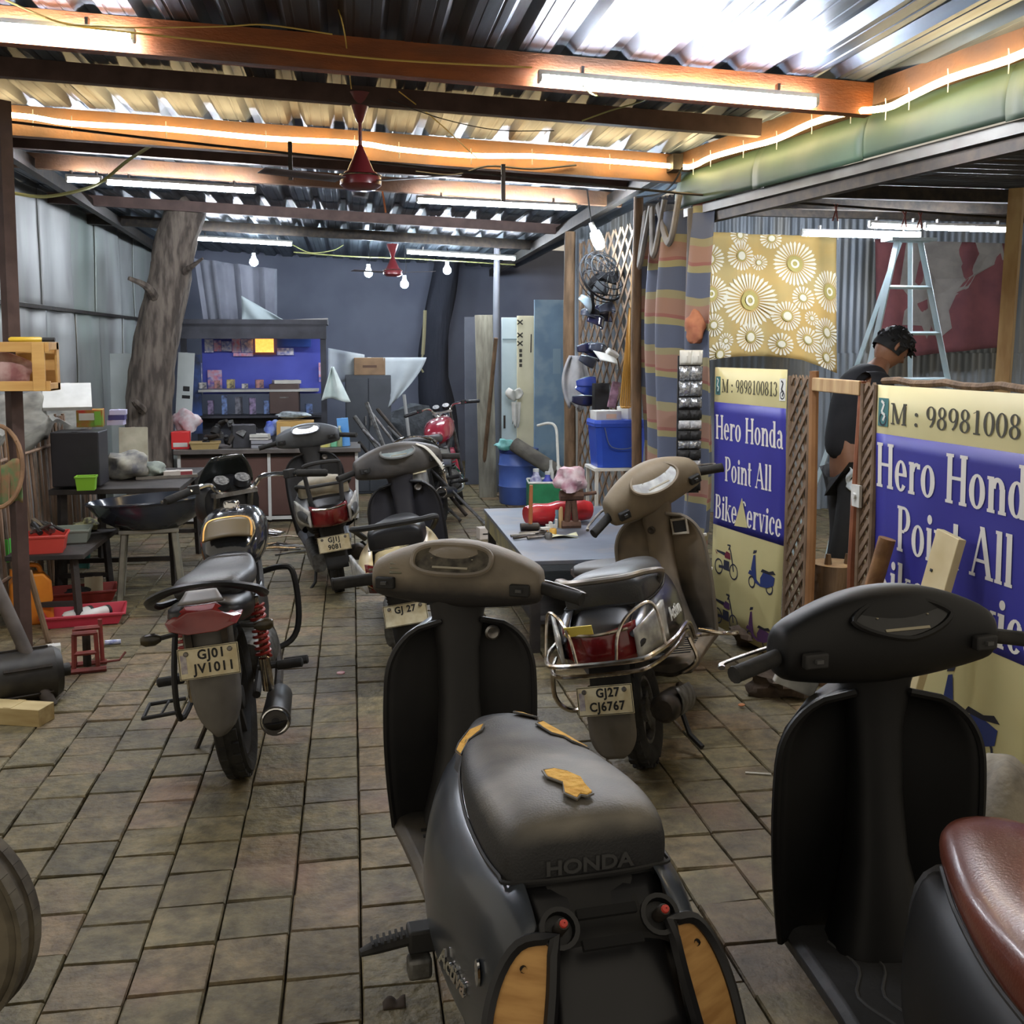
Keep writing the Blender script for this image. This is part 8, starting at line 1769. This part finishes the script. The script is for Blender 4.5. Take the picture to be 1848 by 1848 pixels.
q = G(615, 1216); m = MB(); m.lathe([(0.001, 0.006), (0.02, 0.005), (0.021, 0.0)], 14, 'z', (q.x, q.y, 0.003)); one(m, 'pink_disc', M('pink_white', (220, 190, 190), 0.6, c2=(200, 120, 130), scale=60), 'tiny pink bottle cap lying on the pavers', 'cap')
stick([G(1345, 1394, 0.01), G(1392, 1397, 0.012)], 0.004, PAPER, 'thin pale twig lying on the pavers', 'twig', 'twig', 5)
q = G(1338, 1276); m = MB(); m.ball((q.x, q.y, 0.01), 0.012, 8, 6, (1.4, 1, 0.6)); one(m, 'leaf_scrap', M('orange_leaf', (180, 120, 80), 0.8), 'tiny orange scrap on the pavers by the fence', 'scrap')
q = G(706, 1816); m = MB(); m.grid(lambda a, b: (q.x-0.02+0.055*a, q.y-0.02+0.03*b, 0.006+0.015*abs(math.sin(a*5))*b), 10, 4); one(m, 'dead_leaf', M('dead_leaf', (54, 44, 36), 0.9), 'curled dark leaf on the pavers by the nearest scooter', 'leaf', smooth=60, solid=0.002)

q = AY(1462, 722, 4.75); rl = thing('slotted_rail', 'black slotted steel rail standing on the left side of the fence doorway', 'rail', (q.x, q.y, 0))
m = MB(); m.box((0, 0, q.z/2), (0.035, 0.03, q.z)); m.build('channel', BLKM, rl, smooth=0)
for i in range(14):
    m = MB(); m.box((0, -0.016, q.z-0.05-0.07*i), (0.012, 0.004, 0.03)); m.build('slot', M('slot_grey', (90, 90, 90), 0.6), rl, smooth=0)
# ================================================================ ceiling fans, pipe and wires
MAR = M('maroon_enamel', (104, 34, 38), 0.35, coat=0.3)
def fan(u, v0, v1, Y, sc, label, a0):
    tp = AY(u, v0, Y); bt = AY(u, v1, Y); zt_ = zr(tp.x)-0.02; t = thing('ceiling_fan', label, 'fan', (bt.x, Y, bt.z)); h = zt_-bt.z
    m = MB(); m.tube([(0, 0, 0.05), (0, 0, h)], 0.011*sc, 8); m.build('down_rod', MAR, t)
    m = MB(); m.lathe([(0.001, h-0.005), (0.075*sc, h-0.01), (0.07*sc, h-0.02), (0.02*sc, h-0.16*sc), (0.013*sc, h-0.17*sc)], 18); m.build('canopy', MAR, t)
    m = MB(); m.lathe([(0.013*sc, 0.20*sc), (0.02*sc, 0.18*sc), (0.075*sc, 0.06*sc), (0.08*sc, 0.05*sc)], 18); m.build('lower_canopy', MAR, t)
    m = MB(); m.lathe([(0.001, 0.055*sc), (0.09*sc, 0.05*sc), (0.115*sc, 0.02*sc), (0.115*sc, -0.02*sc), (0.08*sc, -0.045*sc), (0.001, -0.05*sc)], 24); mo = m.build('motor', MAR, t)
    m = MB(); m.tube([(0.116*sc*math.cos(k*PI/12), 0.116*sc*math.sin(k*PI/12), 0.03*sc) for k in range(24)], 0.005*sc, 5, close=True); m.build('trim_ring', CHROMED, mo)
    for k in range(3):
        m = MB(); m.M = Matrix.Rotation(a0+k*2*PI/3, 4, 'Z'); m.grid(lambda a, b: (0.13*sc+0.40*a, (b-0.5)*(0.10-0.02*a), 0.012*(b-0.5)), 6, 3); m.M = Matrix(); m.build('blade', M('blade_grey', (78, 70, 72), 0.5), t, smooth=60, solid=0.004)
fan(651, 200, 328, 5.06, 0.85, 'nearer maroon ceiling fan hanging under the warm light strip', rad(90))
fan(709, 445, 492, 11.9, 0.95, 'farther maroon ceiling fan among the hanging bulbs', rad(90))
yb = EA.y-0.28
stick([AY(-80, 208, yb), AY(290, 252, yb), AY(620, 287, yb), AY(1230, 349, yb), AY(1848, 396, yb), AY(2100, 415, yb)], 0.0075, DKMET, 'thin dark pipe strung right across under the beams', 'pipe', 'pipe', 6, 3)
YW, GW, BW = M('wire_yellow', (206, 176, 92), 0.6), M('wire_olive', (150, 150, 96), 0.6), M('wire_black', (36, 36, 38), 0.6)
def wire(P, mat, label, r=0.004, name='wire'):
    m = MB(); m.tube([AY(*p) for p in P], r, 5, 5); return one(m, name, mat, label, 'wire')
wire([(10, 0, 4.15), (60, 22, 4.15), (130, 45, 4.15), (300, 66, 4.15), (480, 85, 4.15), (700, 108, 4.15), (960, 122, 4.15)], YW, 'yellow wire sagging along the front beam')
wire([(120, 45, 4.13), (240, 50, 4.13), (400, 48, 4.13), (480, 45, 4.13), (600, 62, 4.13)], YW, 'second yellow wire looping over the front beam', 0.003)
wire([(605, 0, 4.1), (622, 60, 4.1), (634, 160, 4.9)], YW, 'orange yellow wire hanging down to the nearer fan', 0.003)
wire([(1052, 155, 4.12), (1075, 172, 4.3), (1130, 172, 4.5), (1165, 180, 4.6), (1100, 200, 4.9), (1050, 218, 4.95)], GW, 'olive wire drooping below the right front tube lamp')
wire([(720, 165, 4.9), (790, 220, 5.2), (860, 285, 5.7)], YW, 'straight wire running aslant above the warm light strip', 0.003)
wire([(700, 180, 4.9), (800, 215, 5.1), (900, 235, 5.3), (1000, 236, 5.3)], BW, 'thin dark wire sagging between the beams', 0.0025)
wire([(18, 348, 6.2), (80, 355, 6.4), (150, 342, 6.6), (186, 326, 6.8), (230, 290, 6.6), (280, 258, 6.2)], GW, 'thick olive cable looping from the brown post to the pipe', 0.010)
wire([(750, 310, 6.0), (820, 316, 6.0), (880, 300, 6.0), (960, 305, 6.0), (1040, 298, 6.0)], BW, 'black wire waving below the warm light strip', 0.006)
wire([(530, 455, 12.4), (620, 462, 12.4), (720, 466, 12.4), (800, 470, 12.4), (930, 478, 12.4)], GW, 'olive wire carrying the bulbs across the far end', 0.008)
wire([(528, 442, 12.5), (560, 456, 12.5), (600, 452, 12.5), (620, 442, 12.5)], GW, 'drooping wire from the far left tube lamp', 0.006)
wire([(690, 345, 6.6), (694, 370, 6.6), (696, 384, 6.6)], M('wire_orange', (190, 110, 60), 0.6), 'short orange pull cord below the nearer fan', 0.006)
wire([(1232, 302, 5.75), (1215, 330, 5.8), (1190, 350, 6.0), (1150, 356, 6.2)], BW, 'black wire drooping from the strip corner to the curtain', 0.006)
RT = M('tie_red', (136, 84, 80), 0.7)
for i, (u, v) in enumerate(((1340, 358), (1508, 372), (1632, 384), (1660, 386))):
    p = AY(u, v, yb); t = thing('wire_tie', ['reddish wire tie on the pipe nearest the grey post', 'reddish wire tie on the pipe above the flowered cloth', 'reddish wire tie on the pipe left of the shed lamps', 'reddish wire tie on the pipe above the stepladder'][i], 'tie', p, group='wire ties on the long pipe')
    for s in (-1, 1):
        m = MB(); m.tube([(s*0.012, 0, 0.012), (0, -0.008, -0.02), (-s*0.016, 0, -0.085)], 0.005, 5, 3); m.build('strand', RT, t)
for i, (u, v) in enumerate(((524, 290), (908, 330))):
    p = AY(u, v, yb); m = MB(); m.box((p.x, p.y, p.z), (0.022, 0.022, 0.20)); one(m, 'hanger', DKMET, ['dark hanger bar on the pipe left of the nearer fan', 'dark hanger bar on the pipe right of the nearer fan'][i], 'hanger', smooth=0)
